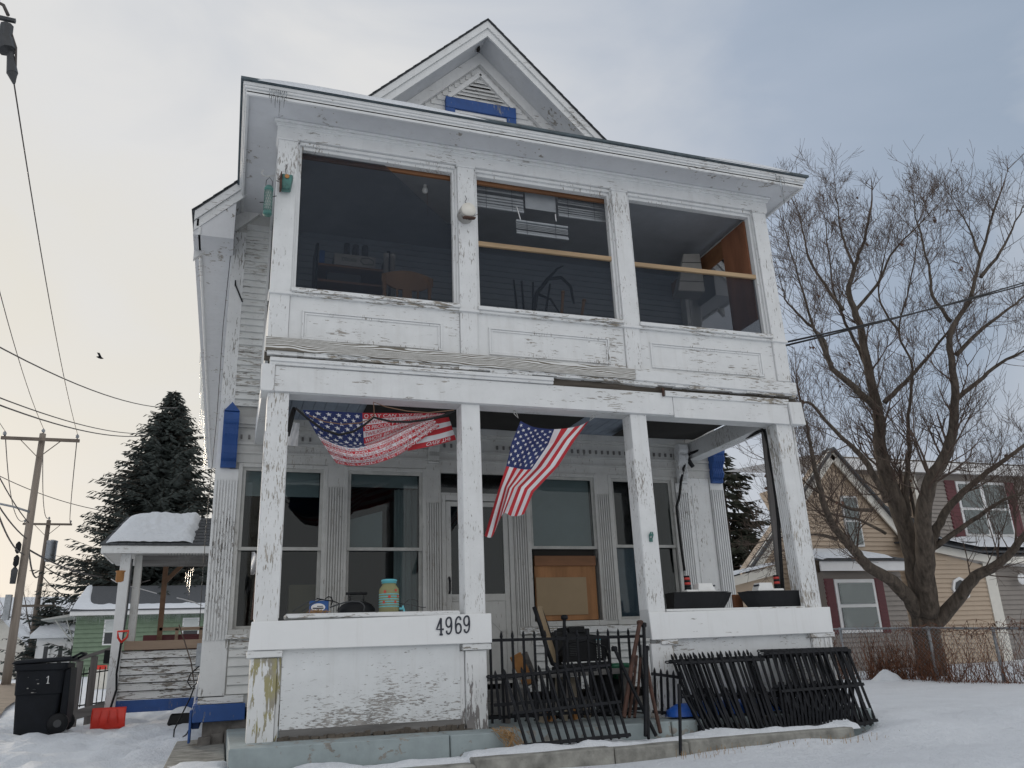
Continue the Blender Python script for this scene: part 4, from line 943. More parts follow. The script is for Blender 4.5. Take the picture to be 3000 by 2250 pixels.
# dark shelf unit with stored things
sx0, sx1, sy0, sy1 = .48, 1.3, 1.35, 1.75
t = thing('shelf_unit', 'dark open shelf unit against the back of the upper porch', 'shelf', (1.05, 1.6, 3.39))
for x in (sx0, sx1): MB().box(x, x + .03, sy0, sy1, 3.39, 5.17).obj('side_panel', V['black'], t)
for z_ in (3.9, 4.3, 4.695, 4.895): MB().box(sx0 + .03, sx1, sy0, sy1, z_, z_ + .025).obj('shelf', V['brownh'], t)
MB().box(sx0 + .03, sx1, sy1 - .02, sy1, 3.39, 5.1).obj('back_panel', V['black'], t)
cb = MB().box(.69, 1.16, 1.34, 1.6, 4.921, 5.062).obj('carton', V['card']); tag(cb, 'pale carton with upside-down printing on the upper porch shelf', 'carton')
vs_, fs_ = textmesh("PORTABLE", .06); xx = max(v_.x for v_ in vs_); MB().add([(.94 - v_.x / xx * .17, 1.336, 5.015 - v_.y) for v_ in vs_], fs_).obj('carton_print', V['print'], cb, fix=False)
b = MB(); b.tube([(.985 + .15 * a, 1.336, 4.94 + .1 * c) for a, c in ((0, .5), (.1, .9), (.6, 1), (1, .7), (1, .2), (.25, .1), (0, .5))], .004, 4); b.obj('carton_drawing', V['print'], cb)
for k, x in enumerate((.84, .94, 1.05)):
    b = MB(); b.lathe((x, 1.45, 5.063), [(.036, 0), (.04, .02), (.04, .12), (.033, .15), (.037, .155), (.037, .18)], 14)
    tag(b.obj('glass_jar', V['darkgrey'], None, True), ['leftmost dark jar on the pale carton', 'middle dark jar on the pale carton', 'rightmost dark jar on the pale carton'][k] + ' in the upper porch', 'jar', 'jars on the carton')
for k, x in enumerate((1.26, 1.335)):
    b = MB(); b.lathe((x, 1.2, 3.39), [(.03, 0), (.03, 1.6), (.032, 1.6), (.032, 1.66), (.022, 1.665)], 14); o = b.obj('mailing_tube', V['card'], None, True); tag(o, ['left', 'right'][k] + ' of two grey tubes standing behind the oak chair', 'tube', 'grey tubes')
MB_ = MB(); MB_.box(.52, .58, 1.34, 1.4, 4.921, 5.08); tag(MB_.obj('blue_packet', V['bluebox'], bev=.006), 'narrow blue packet at the left end of the upper porch shelf', 'packet')
o = MB().box(.62, 1.0, 1.38, 1.7, 4.721, 4.83).obj('dark_carton', V['darkgrey']); tag(o, 'low dark carton on the middle shelf of the upper porch', 'carton')
# dead plant / tall dark stalks behind the middle opening, frames leaning at the back
for k, (xx, lean) in enumerate(((2.95, .0), (3.02, .05), (3.1, .14), (2.88, -.02))):
    b = MB(); b.tube([(xx, 1.2, 3.39), (xx + lean * .4, 1.25, 4.2), (xx + lean * 1.6, 1.3, 4.95)], [.022, .018, .012], 6)
    tag(b.obj('dark_stick', V['black'], None, True), ['first', 'second', 'third', 'fourth'][k] + ' of the tall dark sticks leaning in the middle of the upper porch', 'stick', 'tall dark sticks')
b = MB()
b.tube([(3.0, 1.3, 3.4), (3.04, 1.3, 4.3), (3.14, 1.3, 4.8), (3.3, 1.3, 5.02), (3.48, 1.3, 5.06), (3.6, 1.3, 4.95), (3.63, 1.3, 4.72)], [.03, .03, .028, .026, .024, .02, .012], 8); b.tube([(3.3, 1.3, 5.02), (3.42, 1.27, 5.16), (3.5, 1.25, 5.2)], [.02, .014, .006], 6); b.tube([(3.14, 1.3, 4.8), (3.3, 1.25, 4.72), (3.4, 1.2, 4.5)], [.02, .014, .008], 6)
tag(b.obj('dead_branch', V['black'], None, True), 'forked dark branch leaning in the middle of the upper porch', 'branch')
for k, (px, lab) in enumerate((((615, 790, 650, 905), 'light wooden chair post standing behind the middle upper sill'), ((745, 840, 785, 915), 'slanted pale wooden rail behind the middle upper sill'))):
    p0, p1 = zc(px[0] + 15, px[1], .45), zc(px[0] + (5 if k == 0 else -5), px[3] + 60, .45); b = MB(); b.tube([p0, p0 * .6 + p1 * .4, p1], [.02, .017, .02], 10); b.lathe(p0 + Vector((0, 0, -.02)), [(.024, 0), (.026, .015), (.018, .03)], 10)
    tag(b.obj('wooden_rail', V['oak'], None, True), lab, 'rail')
o = MB().box(2.15, 2.75, 1.7, 1.72, 3.45, 4.45).obj('leaning_picture_board', V['black']); tag(o, 'dark panel standing against the back wall at the left of the middle opening', 'panel')
b = MB(); b.box(3.65, 4.3, 1.6, 1.63, 3.6, 4.5); b.box(3.72, 4.23, 1.59, 1.605, 3.6, 4.35); tag(b.obj('old_shutter', V['brown']), 'brown framed board leaning on the back wall of the upper porch', 'board')
# hanging white birdhouse-like lampshade in the right upper opening
t_ = zc(1375, 690, 1.1); b = MB(); x, y, z_ = t_
b.hexa([(x - .2, y - .15, z_ - .3), (x + .16, y - .2, z_ - .3), (x + .26, y + .14, z_ - .26), (x - .1, y + .18, z_ - .26), (x - .02, y - .08, z_ + .28), (x + .22, y - .1, z_ + .3), (x + .26, y + .1, z_ + .3), (x + .06, y + .1, z_ + .28)])
t = tag(b.obj('pale_lampshade', V['card'], bev=.01), 'tapered pale shade hanging in the right upper opening', 'lampshade')
b = MB()
for f in (.25, .5, .75): b.bar((x - .2 + .18 * f, y - .152 + .07 * f, z_ - .3 + .58 * f), (x + .165 + .055 * f, y - .202 + .1 * f, z_ - .3 + .6 * f), .008, .008)
b.obj('shade_rib', V['darkgrey'], t)['kind'] = 'stuff'

# ================================================================== on the rail ledges
p = onY(*jz(1600, 595), .16); R0 = .088; z0 = .986
t = thing('drink_jar', 'striped yellowish drink dispenser jar with aqua lid on the left rail', 'jar', (p.x, .16, z0))
prof = [(R0 * .9, 0), (R0, .012), (R0, .185), (R0 * .95, .205), (R0 * .72, .232), (R0 * .68, .24), (R0 * .68, .255)]
b = MB(); b.lathe((p.x, .16, z0), prof, 28); b.obj('body', V['jar'], t, True)
for k in range(6):
    b = MB(); z_ = z0 + .045 + k * .021; b.lathe((p.x, .16, z_), [(R0 + .001, 0), (R0 + .0015, .004), (R0 + .001, .008)], 28); b.obj('stripe', V['aqua'], t, True)
for k, (a, z_) in enumerate(((-.42, .175), (.38, .185), (-.1, .13), (.62, .135), (-.5, .085), (.34, .085))):
    b = MB(); an = -math.pi / 2 + a * 1.4; c = Vector((p.x + (R0 + .002) * math.cos(an), .16 + (R0 + .002) * math.sin(an), z0 + z_)); tx_ = Vector((-math.sin(an), math.cos(an), 0)); P = []
    b.add([c] + [c + tx_ * .013 * math.cos(q) + Vector((0, 0, .013 * math.sin(q))) for q in [i / 8 * 2 * math.pi for i in range(8)]], [(0, 1 + i, 1 + (i + 1) % 8) for i in range(8)]); b.obj('flower_print', V['boatred'], t, fix=False)
b = MB(); b.lathe((p.x, .16, z0 + .25), [(R0 * .74, 0), (R0 * .74, .018), (R0 * .8, .02), (R0 * .8, .03), (R0 * .6, .036)], 28); b.obj('lid', V['aqua'], t, True)
b = MB(); b.tube([(p.x + R0, .13, z0 + .03), (p.x + R0 + .035, .12, z0 + .03), (p.x + R0 + .04, .12, z0 + .005)], .011, 8); b.box(p.x + R0 + .022, p.x + R0 + .036, .11, .13, z0 + .03, z0 + .055); b.obj('spigot', V['aqua'], t)
p0, p1 = onY(*jz(320, 610), .16), onY(*jz(625, 440), .16)
t = tag(MB().box(p0.x, p1.x, .16, .25, .986, p1.z).obj('blue_carton', V['bluebox'], bev=.003), 'small blue carton with a white oval label on the left rail', 'carton')
cx, cz = (p0.x + p1.x) / 2 - .01, (.986 + p1.z) / 2
b = MB(); b.add([(cx, .158, cz)] + [(cx + .06 * math.cos(q), .158, cz + .034 * math.sin(q)) for q in [i / 20 * 2 * math.pi for i in range(20)]], [(0, 1 + (i + 1) % 20, 1 + i) for i in range(20)]); b.obj('oval_label', V['vwhite'], t, fix=False)
b = MB(); b.box(cx - .045, cx + .045, .155, .1575, cz - .012, cz - .002); b.box(cx - .01, cx + .04, .155, .1575, cz + .006, cz + .012); b.obj('label_print', V['print'], t)
p0, p1 = onY(*jz(780, 610), .22), onY(*jz(1400, 445), .22); cx = (p0.x + p1.x) / 2; rx = (p1.x - p0.x) / 2; hh = p1.z - .986
t = thing('black_grill', 'black domed roaster with a wire handle on the left rail', 'roaster', (cx, .25, .986))
b = MB(); n = 24
b.v = []; prof = [(1.0, .0), (1.0, .25), (.95, .45), (.8, .75), (.5, .95), (.15, 1.0)]
for r_, h_ in prof:
    for k in range(n): a = k / n * 2 * math.pi; b.v.append((cx + rx * r_ * math.cos(a), .28 + .13 * r_ * math.sin(a), .987 + hh * h_))
for i in range(len(prof) - 1):
    for k in range(n): b.f.append([i * n + k, i * n + (k + 1) % n, (i + 1) * n + (k + 1) % n, (i + 1) * n + k]); b.mi.append(0)
b.f.append([(len(prof) - 1) * n + k for k in range(n)]); b.mi.append(0); b.obj('dome', V['black'], t, True)
hx0, hx1, hz = onY(*jz(975, 380), .28).x, onY(*jz(1190, 380), .28).x, onY(*jz(1080, 325), .28).z
b = MB(); b.tube([(hx0, .28, .987 + hh * .9), (hx0, .28, hz), (hx1, .28, hz), (hx1, .28, .987 + hh * .9)], .007, 6); b.tube([(hx0 - .04, .28, hz), (hx1 + .03, .28, hz)], .012, 8); b.obj('handle', V['black'], t)
def cable(px, y, lab, r=.006, mat='black', zf=jz): hang('cable', lab, 'cable', px, y, r, mat, zf, 6)
cable([(640, 550), (760, 510), (870, 475), (1000, 450), (1110, 455), (1180, 490), (1205, 540), (1190, 605)], .12, 'grey cable arching over the black roaster', .0065, 'darkgrey')
cable([(570, 410), (620, 375), (670, 390), (690, 450), (660, 520)], .14, 'dark cable loop standing above the blue carton', .005)
cable([(430, 405), (560, 430), (700, 450), (800, 490), (770, 610)], .13, 'dark cable draped from the blue carton down to the rail', .005)
cable([(40, 620), (150, 540), (330, 440), (480, 405)], .13, 'thin stiff wire sticking out left of the blue carton', .004, 'darkgrey')
cable([(190, 620), (330, 500), (480, 430), (560, 425)], .14, 'second thin wire crossing the face of the blue carton', .004, 'darkgrey')
cable([(1755, 490), (1870, 495), (2000, 520), (2120, 545), (2200, 550)], .14, 'thin cable trailing right of the drink jar', .0035, 'darkgrey')
cable([(1840, 560), (1860, 480), (1930, 420), (2010, 420), (2080, 460)], .15, 'thin wire hoop right of the drink jar', .003, 'darkgrey')
b = MB()
for k in range(26):
    x = onY(*jz(330 + k * 10, 600), .11).x; b.tube([(x + rnd(-.03, .03), .1 + rnd(-.02, .03), .99), (x + rnd(-.03, .03), .1 + rnd(-.02, .03), 1.0 + rnd(0, .03)), (x + rnd(-.05, .05), .1, .99 + rnd(0, .02))], .003, 4)
tag(b.obj('dry_litter', V['drygrass']), 'dry leaf litter in front of the blue carton', 'litter', kind='stuff')
# two model tugboats
def boat(x0, x1, flip, label):
    t = thing('model_tugboat', label, 'model boat', ((x0 + x1) / 2, .14, .957), 'model tugboats on the right rail')
    L = x1 - x0; n = 10; b = MB(); rows = []
    for zf_, inset in ((0, .11), (.5, .045), (1, 0)):
        r_ = []
        for k in range(n + 1):
            f = k / n; x = f * (L - (inset if True else 0)); wd = .095 * (1 - max(0, (f - .55) / .45) ** 2.2) * (1 - .25 * (1 - zf_)); r_.append((x, wd))
        rows.append([(x, -w_, .157 * zf_) for x, w_ in r_] + [(x, w_, .157 * zf_) for x, w_ in r_[::-1]])
    m = len(rows[0])
    def T(q): return ((x0 + q[0]) if not flip else (x1 - q[0]), .14 + q[1], .957 + q[2])
    b.v = [T(q) for r_ in rows for q in r_]
    for i in range(2):
        for k in range(m): b.f.append([i * m + k, i * m + (k + 1) % m, (i + 1) * m + (k + 1) % m, (i + 1) * m + k]); b.mi.append(0)
    b.f.append(list(range(m))); b.f.append(list(range(2 * m, 3 * m))); b.mi += [0, 0]
    b.obj('hull', V['black'], t)
    def bx(a0, a1, w_, h0, h1, nm, mat, tp=0, par=t):
        b = MB(); P = [(a0, -w_, h0), (a1, -w_, h0), (a1, w_, h0), (a0, w_, h0), (a0 + tp * .3, -w_ * .85, h1), (a1 - tp, -w_ * .85, h1), (a1 - tp, w_ * .85, h1), (a0 + tp * .3, w_ * .85, h1)]
        b.hexa([T(q) for q in P]); return b.obj(nm, V[mat], par, bev=.004)
    bx(L * .02, L * .97 - .06, .088, .158, .163, 'deck', 'darkgrey')
    bx(L * .24, L * .46, .055, .164, .185, 'deck_house', 'boatwhite')
    cbn = bx(L * .42, L * .70, .06, .164, .245, 'cabin', 'boatwhite', .035)
    for k in range(2):
        c = T((L * .695 - .012, -.03 + .045 * k, .22)); MB().lathe(c, [(.009, -.03), (.009, .005)], 10, 'y').obj('porthole', V['print'], cbn)
    fx = L * .30
    for k in range(5):
        h0 = .186 + k * .024; b = MB(); c = T((fx, 0, h0)); b.lathe(c, [(.034 - .001 * k, 0), (.033 - .001 * k, .0238)], 16); b.obj('funnel_ring', V['boatred' if k in (2, 4) else 'black'], t, True)
    c = T((fx, 0, .186 + 5 * .024)); MB().lathe(c, [(.029, 0), (.029, .018)], 16).obj('funnel_top', V['black'], t, True)
boat(3.925, 4.64, False, 'black model tugboat with white cabin pointing right on the right rail')
boat(4.705, 5.41, True, 'black model tugboat with white cabin pointing left beside the corner post')
p = onY(*zm(1950, 1650, .2034)(1030, 500), .3); o = MB().box(p.x - .06, p.x + .045, .27, .31, .957, 1.10).obj('brown_block', V['brown'], bev=.004); tag(o, 'brown wooden block standing between the two model tugboats', 'block')

# ================================================================== iron fence panels
def picket_mesh(L, fin, mat):
    b = MB(); s_ = .0095
    b.box(-s_, s_, -s_, s_, 0, L - (.085 if fin else 0))
    if fin: b.lathe((0, 0, L - .09), [(.009, 0), (.014, .012), (.009, .022), (.015, .045), (.011, .07), (.002, .092)], 6)
    me = bpy.data.meshes.new('picket'); me.from_pydata(b.v, [], b.f); me.materials.append(mat); me.update(); return me
def panel(label, TL, TR, BL, BR, n, fin=True, rails=(.9, .12), mat='iron', loops=True, group='black iron fence panels piled against the porch'):
    TL, TR, BL, BR = map(Vector, (TL, TR, BL, BR)); base = BL.lerp(BR, .5)
    t = thing('iron_fence_panel', label, 'fence panel', base, group)
    L = ((TL - BL).length + (TR - BR).length) / 2; me = picket_mesh(L, fin, V[mat]); nrm = (TR - TL).cross(BL - TL).normalized()
    for k in range(n):
        f = (k + .5) / n; a, c = BL.lerp(BR, f), TL.lerp(TR, f); d = (c - a); q = d.to_track_quat('Z', 'Y')
        o = bpy.data.objects.new('picket', me); COL.objects.link(o); o.parent = t; o.matrix_parent_inverse = PINV[t.name]
        o.rotation_mode = 'QUATERNION'; o.rotation_quaternion = q; o.location = a; o.scale = (1, 1, d.length / L)
    for h in rails:
        a, c = BL.lerp(TL, h), BR.lerp(TR, h); b = MB(); b.bar(a, c, .014, .026, (TL - BL)); b.obj('rail', V[mat], t)
    if loops:
        for s_, q in ((0, rails[0]),):
            c = BL.lerp(TL, q); d = (TR - TL).normalized(); upv = (TL - BL).normalized(); b = MB()
            b.tube([c + (d * math.cos(k / 8 * 2 * math.pi) * .022 - d * .02 + upv * .011 * math.sin(k / 8 * 2 * math.pi)) for k in range(9)], .006, 5); b.obj('loop', V[mat], t)
    return t
def q4(f, tl, tr, bl, br, yt, yb): return [onY(*f(*tl), yt), onY(*f(*tr), yt), onY(*f(*bl), yb), onY(*f(*br), yb)]
I = lambda u, v: (u, v)
# upright railing across the entrance opening
panel('upright iron railing standing across the porch entrance', *[Vector(p_) for p_ in ((1.99, .1, .80), (3.58, .1, .79), (1.99, .1, .03), (3.58, .1, .03))], 15, True, (.9, .06), loops=False)
panel('short inner iron fence panel lying against the entrance railing', *q4(I, (1437, 1965), (1745, 1945), (1452, 2110), (1765, 2085), -.02, -.1), 12, True, (.88, .3))
panel('racked iron fence panel leaning at the entrance, its pickets slanting right', *q4(I, (1463, 1962), (1780, 1925), (1532, 2192), (1850, 2160), -.22, -.62), 13, True, (.89, .42, .03))
panel('spear-topped iron fence panel at the back of the right pile', *q4(I, (1952, 1917), (2190, 1905), (2045, 2163), (2270, 2146), -.05, -.48), 9, True, (.9, .05))
panel('spear-topped iron fence panel second in the right pile', *q4(I, (1962, 1914), (2200, 1902), (2052, 2166), (2282, 2148), -.10, -.54), 9, True, (.9, .05))
panel('short spear-topped iron fence panel at the front of the right pile', *q4(I, (1985, 2018), (2245, 2008), (2072, 2172), (2290, 2152), -.28, -.62), 16, True, (.84, .04))
panel('flat-topped iron fence panel at the back right of the pile', *q4(I, (2228, 1904), (2482, 1896), (2300, 2146), (2560, 2118), -.06, -.48), 12, False, (.985, .50, .03))
panel('flat-topped iron fence panel second from the back right of the pile', *q4(I, (2238, 1916), (2492, 1908), (2278, 2150), (2548, 2116), -.12, -.54), 12, False, (.99, .52, .03))
panel('flat-topped iron fence panel in front at the right end of the pile', *q4(I, (2276, 2000), (2506, 1992), (2300, 2152), (2500, 2130), -.3, -.62), 20, False, (.92, .1))
panel('spear-topped iron fence panel third in the right pile', *q4(I, (1978, 1921), (2232, 1909), (2070, 2168), (2310, 2150), -.15, -.58), 11, True, (.9, .05))
panel('flat-topped iron fence panel bridging the two halves of the pile', *q4(I, (2180, 1925), (2420, 1912), (2250, 2152), (2480, 2136), -.09, -.5), 13, False, (.985, .5, .04))
panel('flat-topped iron fence panel third from the back right of the pile', *q4(I, (2252, 1912), (2470, 1902), (2330, 2150), (2560, 2124), -.17, -.58), 13, False, (.985, .5, .03))
panel('short spear-topped iron fence panel low at the right of the pile', *q4(I, (2150, 2022), (2420, 2012), (2225, 2158), (2500, 2136), -.26, -.6), 17, True, (.84, .04))
panel('tall narrow iron fence panel jutting out right of the pile', *q4(I, (2455, 1905), (2492, 1903), (2545, 2116), (2572, 2112), -.14, -.46), 2, False, (.99, .5, .01), loops=False)
panel('little upright iron fence piece beside the third pedestal', *q4(I, (1908, 1955), (2000, 1968), (1912, 2092), (2005, 2100), -.08, -.12), 5, True, (.86, .05), loops=False)
def pole(label, a, c, ya, yc, r, mat, cap=None, f=b5):
    p0, p1 = onY(*f(*a), ya), onY(*f(*c), yc); b = MB(); b.tube([p0, p0.lerp(p1, .5) + Vector((rnd(-.01, .01), 0, 0)), p1], r, 8)
    if cap: b.lathe(p0 - Vector((0, 0, .03)), [(cap * .8, 0), (cap, .012), (cap, .035), (cap * .6, .045)], 10)
    tag(b.obj('iron_pole', V[mat], None, False), label, 'pole', 'iron poles leaning by the entrance')
pole('rusty pole with a collar top leaning highest by the third post', (1500, 385), (1350, 1270), -.04, -.35, .021, 'rust', .032)
pole('thick black pole with a collar top leaning against the third post', (1535, 405), (1552, 1440), -.05, -.6, .017, 'iron', .027)
pole('black pole standing just right of the thick capped pole', (1565, 620), (1580, 1465), -.07, -.62, .014, 'iron', .022)
pole('black pole with a knob leaning left across the pole bundle', (1262, 625), (1650, 1440), -.1, -.5, .016, 'iron', .03)
pole('rusty pole slanting right out of the bundle', (1560, 760), (1690, 1410), -.08, -.5, .017, 'rust')
pole('thin rusty bar at the left of the pole bundle', (1470, 700), (1400, 1270), -.03, -.3, .014, 'rust')
pole('thin rusty bar in the middle of the pole bundle', (1505, 720), (1450, 1270), -.02, -.28, .014, 'rust')
pole('capped black pole standing upright behind the railing', (800, 335), (805, 1240), .3, .3, .017, 'iron', .035)
pole('lone black stake standing in the snow in front of the step', (408, 900), (424, 1508), -.75, -.93, .014, 'iron', None, b6)
# blue tub behind the right pile
p0 = onY(*b6(245, 1100), -.12); p1 = onY(*b6(1290, 1060), -.12)
b = MB(); n = 14; m = 6
x0, x1 = p0.x + .06, p1.x
b.v = []
for k in range(n + 1):
    x = x0 + (x1 - x0) * k / n; e = math.sqrt(max(.3, 1 - (2 * k / n - 1) ** 14))
    for j in range(m + 1): a = math.pi * j / m; b.v.append((x, -.16 - .13 * math.cos(a) * e, .006 + .11 * math.sin(a) * e))
for k in range(n):
    for j in range(m): b.f.append([k * (m + 1) + j, (k + 1) * (m + 1) + j, (k + 1) * (m + 1) + j + 1, k * (m + 1) + j + 1]); b.mi.append(0)
b.f.append(list(range(m + 1))); b.f.append([n * (m + 1) + j for j in range(m + 1)]); b.mi += [0, 0]
tag(b.obj('blue_sled', V['blueplastic'], None, True), 'bright blue plastic sled lying behind the iron fence pile', 'sled')

# ================================================================== clutter behind the railing
def P5(a, c, y): return onY(*b5(a, c), y)
# patio chair
y0 = .62
t = thing('patio_chair', 'dark patio chair with a tall slanted back behind the entrance railing', 'chair', (P5(900, 1000, y0).x, y0, 0))
for k, dx in enumerate((0, 95)):
    yy = y0 - .12 + k * .25
    b = MB(); b.tube([P5(520 + dx * .55, 245, yy), P5(580 + dx * .6, 420, yy), P5(640 + dx * .7, 640, yy), P5(690 + dx * .7, 770, yy), P5(760 + dx * .3, 810, yy), P5(960, 795, yy), P5(1230, 770, yy)], .022, 8); b.obj('side_frame', V['black'], t, True)
b = MB(); a, c, d, e = P5(550, 250, y0 - .1), P5(700, 770, y0 - .1), P5(745, 775, y0 + .15), P5(585, 250, y0 + .15)
b.prism([a, c, d, e], (.012, 0, .012)); b.obj('back_sling', V['tanboard'], t)
b = MB(); a, c, d, e = P5(740, 812, y0 - .12), P5(1230, 775, y0 - .12), P5(1230, 765, y0 + .28), P5(760, 800, y0 + .28); b.prism([a, c, d, e], (0, 0, .02)); b.obj('seat', V['greywood'], t)
for px in ((700, 800), (1150, 800)):
    for yy in (y0 - .1, y0 + .2):
        p_ = P5(*px, yy); MB().tube([p_, (p_.x + rnd(-.06, .06), yy, .0)], .016, 6).obj('leg', V['black'], t)
b = MB(); b.tube([P5(730, 700, y0 - .12), P5(800, 580, y0 - .12), P5(1000, 560, y0 - .12), P5(1180, 620, y0 - .12), P5(1225, 780, y0 - .12)], .012, 6); b.obj('arm', V['black'], t, True)
# television seen from behind, resting on the chair
A, B_, C_, D_ = P5(768, 760, .68), P5(1160, 745, .68), P5(1190, 520, .68), P5(800, 480, .68)
zb = max(A.z, .505)
t = thing('television', 'black boxy television seen from behind, resting on the patio chair', 'television', ((A.x + B_.x) / 2, .85, zb))
b = MB(); b.hexa([(A.x, .62, zb), (B_.x, .6, zb), (B_.x - .02, 1.05, zb), (A.x + .02, 1.05, zb), (A.x + .04, .64, D_.z), (C_.x + .02, .62, C_.z), (C_.x, 1.05, C_.z + .02), (D_.x, 1.05, D_.z + .02)]); b.obj('case', V['black'], t, bev=.01)
b = MB(); b.box(A.x + .1, A.x + .27, .66, 1.0, D_.z - .01, D_.z + .05); b.box(A.x + .06, A.x + .34, .7, .98, D_.z - .03, D_.z + .03); b.obj('top_box', V['black'], t, bev=.004)
for k in range(13): MB().box(B_.x - .1, B_.x - .055, .592, .60, zb + .03 + k * .016, zb + .038 + k * .016).obj('vent_slot', V['shade'], t)
for k in range(9): MB().box(A.x + .07, A.x + .15, .606, .615, zb + .06 + k * .016, zb + .066 + k * .016).obj('vent_slot', V['darkgrey'], t)
p = P5(1127, 540, .56); o = MB().box(p.x - .022, p.x + .022, .585, .6, p.z - .012, p.z + .012).obj('blue_tag', V['aqua'], t)
# bench board, air conditioners, speakers, bag, lid, planks
p0, p1 = P5(90, 910, .45), P5(1425, 830, .45)
t = thing('low_bench', 'long low grey wooden bench behind the entrance railing', 'bench', ((p0.x + p1.x) / 2, .5, 0))
b = MB(); b.bar((p0.x, .47, p0.z), (p1.x, .47, p1.z), .2, .05); b.obj('seat', V['greywood'], t)
for x in (p0.x + .15, (p0.x + p1.x) / 2, p1.x - .12): MB().box(x, x + .05, .42, .55, .0, .33 + (x - p0.x) * .03).obj('leg', V['greywood_v'], t)
def louvre(label, a, c, y, mat, cat, n):
    p0, p1 = P5(*a, y), P5(*c, y); z0 = max(p0.z, .008)
    t = thing(cat.replace(' ', '_'), label, cat, ((p0.x + p1.x) / 2, y, z0))
    MB().box(p0.x, p1.x, y, y + .2, z0, p1.z).obj('case', V[mat], t, bev=.008)
    for k in range(n):
        z_ = z0 + .03 + (p1.z - z0 - .06) * k / (n - 1); MB().box(p0.x + .012, p1.x - .012, y - .008, y, z_ - .003, z_ + .004).obj('louvre', V[mat], t)
louvre('beige louvred air conditioner standing under the bench, left one', (752, 1115), (838, 895), .5, 'beige', 'air conditioner', 12)
louvre('beige louvred air conditioner standing under the bench, right one', (855, 1120), (945, 895), .52, 'beige', 'air conditioner', 12)
louvre('narrow black ribbed speaker left of its twin under the bench', (1112, 1110), (1170, 870), .5, 'black', 'speaker', 10)
louvre('narrow black ribbed speaker right of its twin under the bench', (1190, 1200), (1255, 870), .48, 'black', 'speaker', 10)
p = P5(1330, 1010, .55); o = grid('trash_bag', lambda i, j: (p.x + .17 * math.cos(i * 2 * math.pi) * math.sin(math.pi * (.04 + .92 * j)) * (1 + .12 * noise.noise(Vector((math.cos(i * 6.28) * 2, math.sin(i * 6.28) * 2, j * 4)))), .62 + .14 * math.sin(i * 2 * math.pi) * math.sin(math.pi * (.04 + .92 * j)), .0 + .44 * (1 - j) * .98), 20, 12, V['black']); tag(o, 'black bag standing beside the pole bundle', 'bag')
p = P5(1320, 770, .55); b = MB(); b.lathe((p.x, .62, p.z - .05), [(.13, 0), (.15, .01), (.15, .04), (.1, .055)], 20); b.lathe((p.x, .62, p.z - .16), [(.11, 0), (.12, .11)], 18); tag(b.obj('green_tub', V['greenplastic'], None, True), 'dark green lidded tub on the bench near the pole bundle', 'tub')
for k, (a, c, y, mat, lab) in enumerate((((345, 690), (450, 865), .9, 'mdf', 'orange-brown cut plank leaning by the storm door'), ((405, 680), (490, 860), 1.0, 'greywood', 'grey plank leaning behind the orange one by the storm door'))):
    p0, p1 = P5(*a, y), P5(*c, y); b = MB(); b.bar(p0, (p1.x + .02, y, max(p1.z - .1, .15)), .12, .03, (0, 1, 0)); tag(b.obj('leaning_plank', V[mat], bev=.003), lab, 'plank')
b = MB()
for k in range(14):
    p_ = P5(450 + k * 60 + rnd(-20, 20), 1160 + rnd(-40, 60), .3); b.tube([(p_.x, .3, .02), (p_.x + rnd(.05, .2), .25 + rnd(-.1, .1), .04 + rnd(0, .05)), (p_.x + rnd(.2, .4), .3, .015)], .008, 5)
tag(b.obj('tangled_hose', V['black']), 'tangle of black cords on the floor behind the fence panels', 'cords', kind='stuff')
for k in range(5):
    p_ = P5(560 + k * 110, 1220, .2); o = MB().box(p_.x, p_.x + .05, .2, .28, .006, .1, .01).obj('yellow_can', V['mdf'] if k % 2 else V['beige']); tag(o, ['first', 'second', 'third', 'fourth', 'fifth'][k] + ' small can from the left behind the racked fence panel', 'can', 'small cans behind the fence panels')
# dry grass tuft on the step
b = MB(); g0 = onY(*zm(1260, 1880, .223)(900, 1190), -.42)
for k in range(60):
    a = g0 + Vector((rnd(-.06, .14), rnd(-.05, .03), rnd(-.04, .05))); e = onY(*zm(1260, 1880, .223)(rnd(1000, 1330), rnd(1380, 1480)), -.62)
    m_ = a.lerp(e, .45) + Vector((rnd(-.03, .03), rnd(-.06, .03), rnd(.0, .06))); b.tube([a, m_, e + Vector((rnd(-.05, .02), rnd(-.03, .03), rnd(-.01, .03)))], [.0022, .0018, .001], 3)
tag(b.obj('dry_grass', V['drygrass']), 'tuft of dry straw-coloured grass hanging over the slab edge by the second pedestal', 'grass', kind='stuff')
b = MB()
for k in range(160):
    x = rnd(3.2, 5.5); y = rnd(-1.2, -.9); z_ = gz(x, y) + .02
    b.tube([(x, y, z_ - .03), (x + rnd(-.02, .02), y, z_ + rnd(.0, .05))], .0016, 3)
tag(b.obj('grass_stubble', V['drygrass']), 'thin brown grass stubble poking through the snow before the step', 'grass', kind='stuff')
# icicles
def icicle(p, L, r, label, grp):
    b = MB(); b.tube([p, p - Vector((0, 0, L * .3)), p - Vector((rnd(-.004, .004), 0, L * .7)), p - Vector((0, 0, L))], [r, r * .8, r * .5, .001], 6); tag(b.obj('icicle', V['ice'], None, True), label, 'icicle', grp)
for k in range(9):
    p_ = onY(*a5(592 + k * 15, 640 + k * 3), -.42); icicle(p_, (.11, .16, .1, .2, .14, .3, .12, .18, .08)[k], .006, 'thin icicle, number %d from the left, at the left end of the upper porch eave' % (k + 1), 'icicles on the porch eave')
for k, (u, v, L) in enumerate(((1790, 925, .12), (1815, 955, .42), (1835, 960, .1))):
    icicle(onY(*zm(1300, 0, .5425)(u, v), -.42), L, .014 if k == 1 else .007, ['short icicle left of the long one', 'longest icicle', 'short icicle right of the long one'][k] + ' at the right end of the upper porch eave', 'icicles at the right eave end')
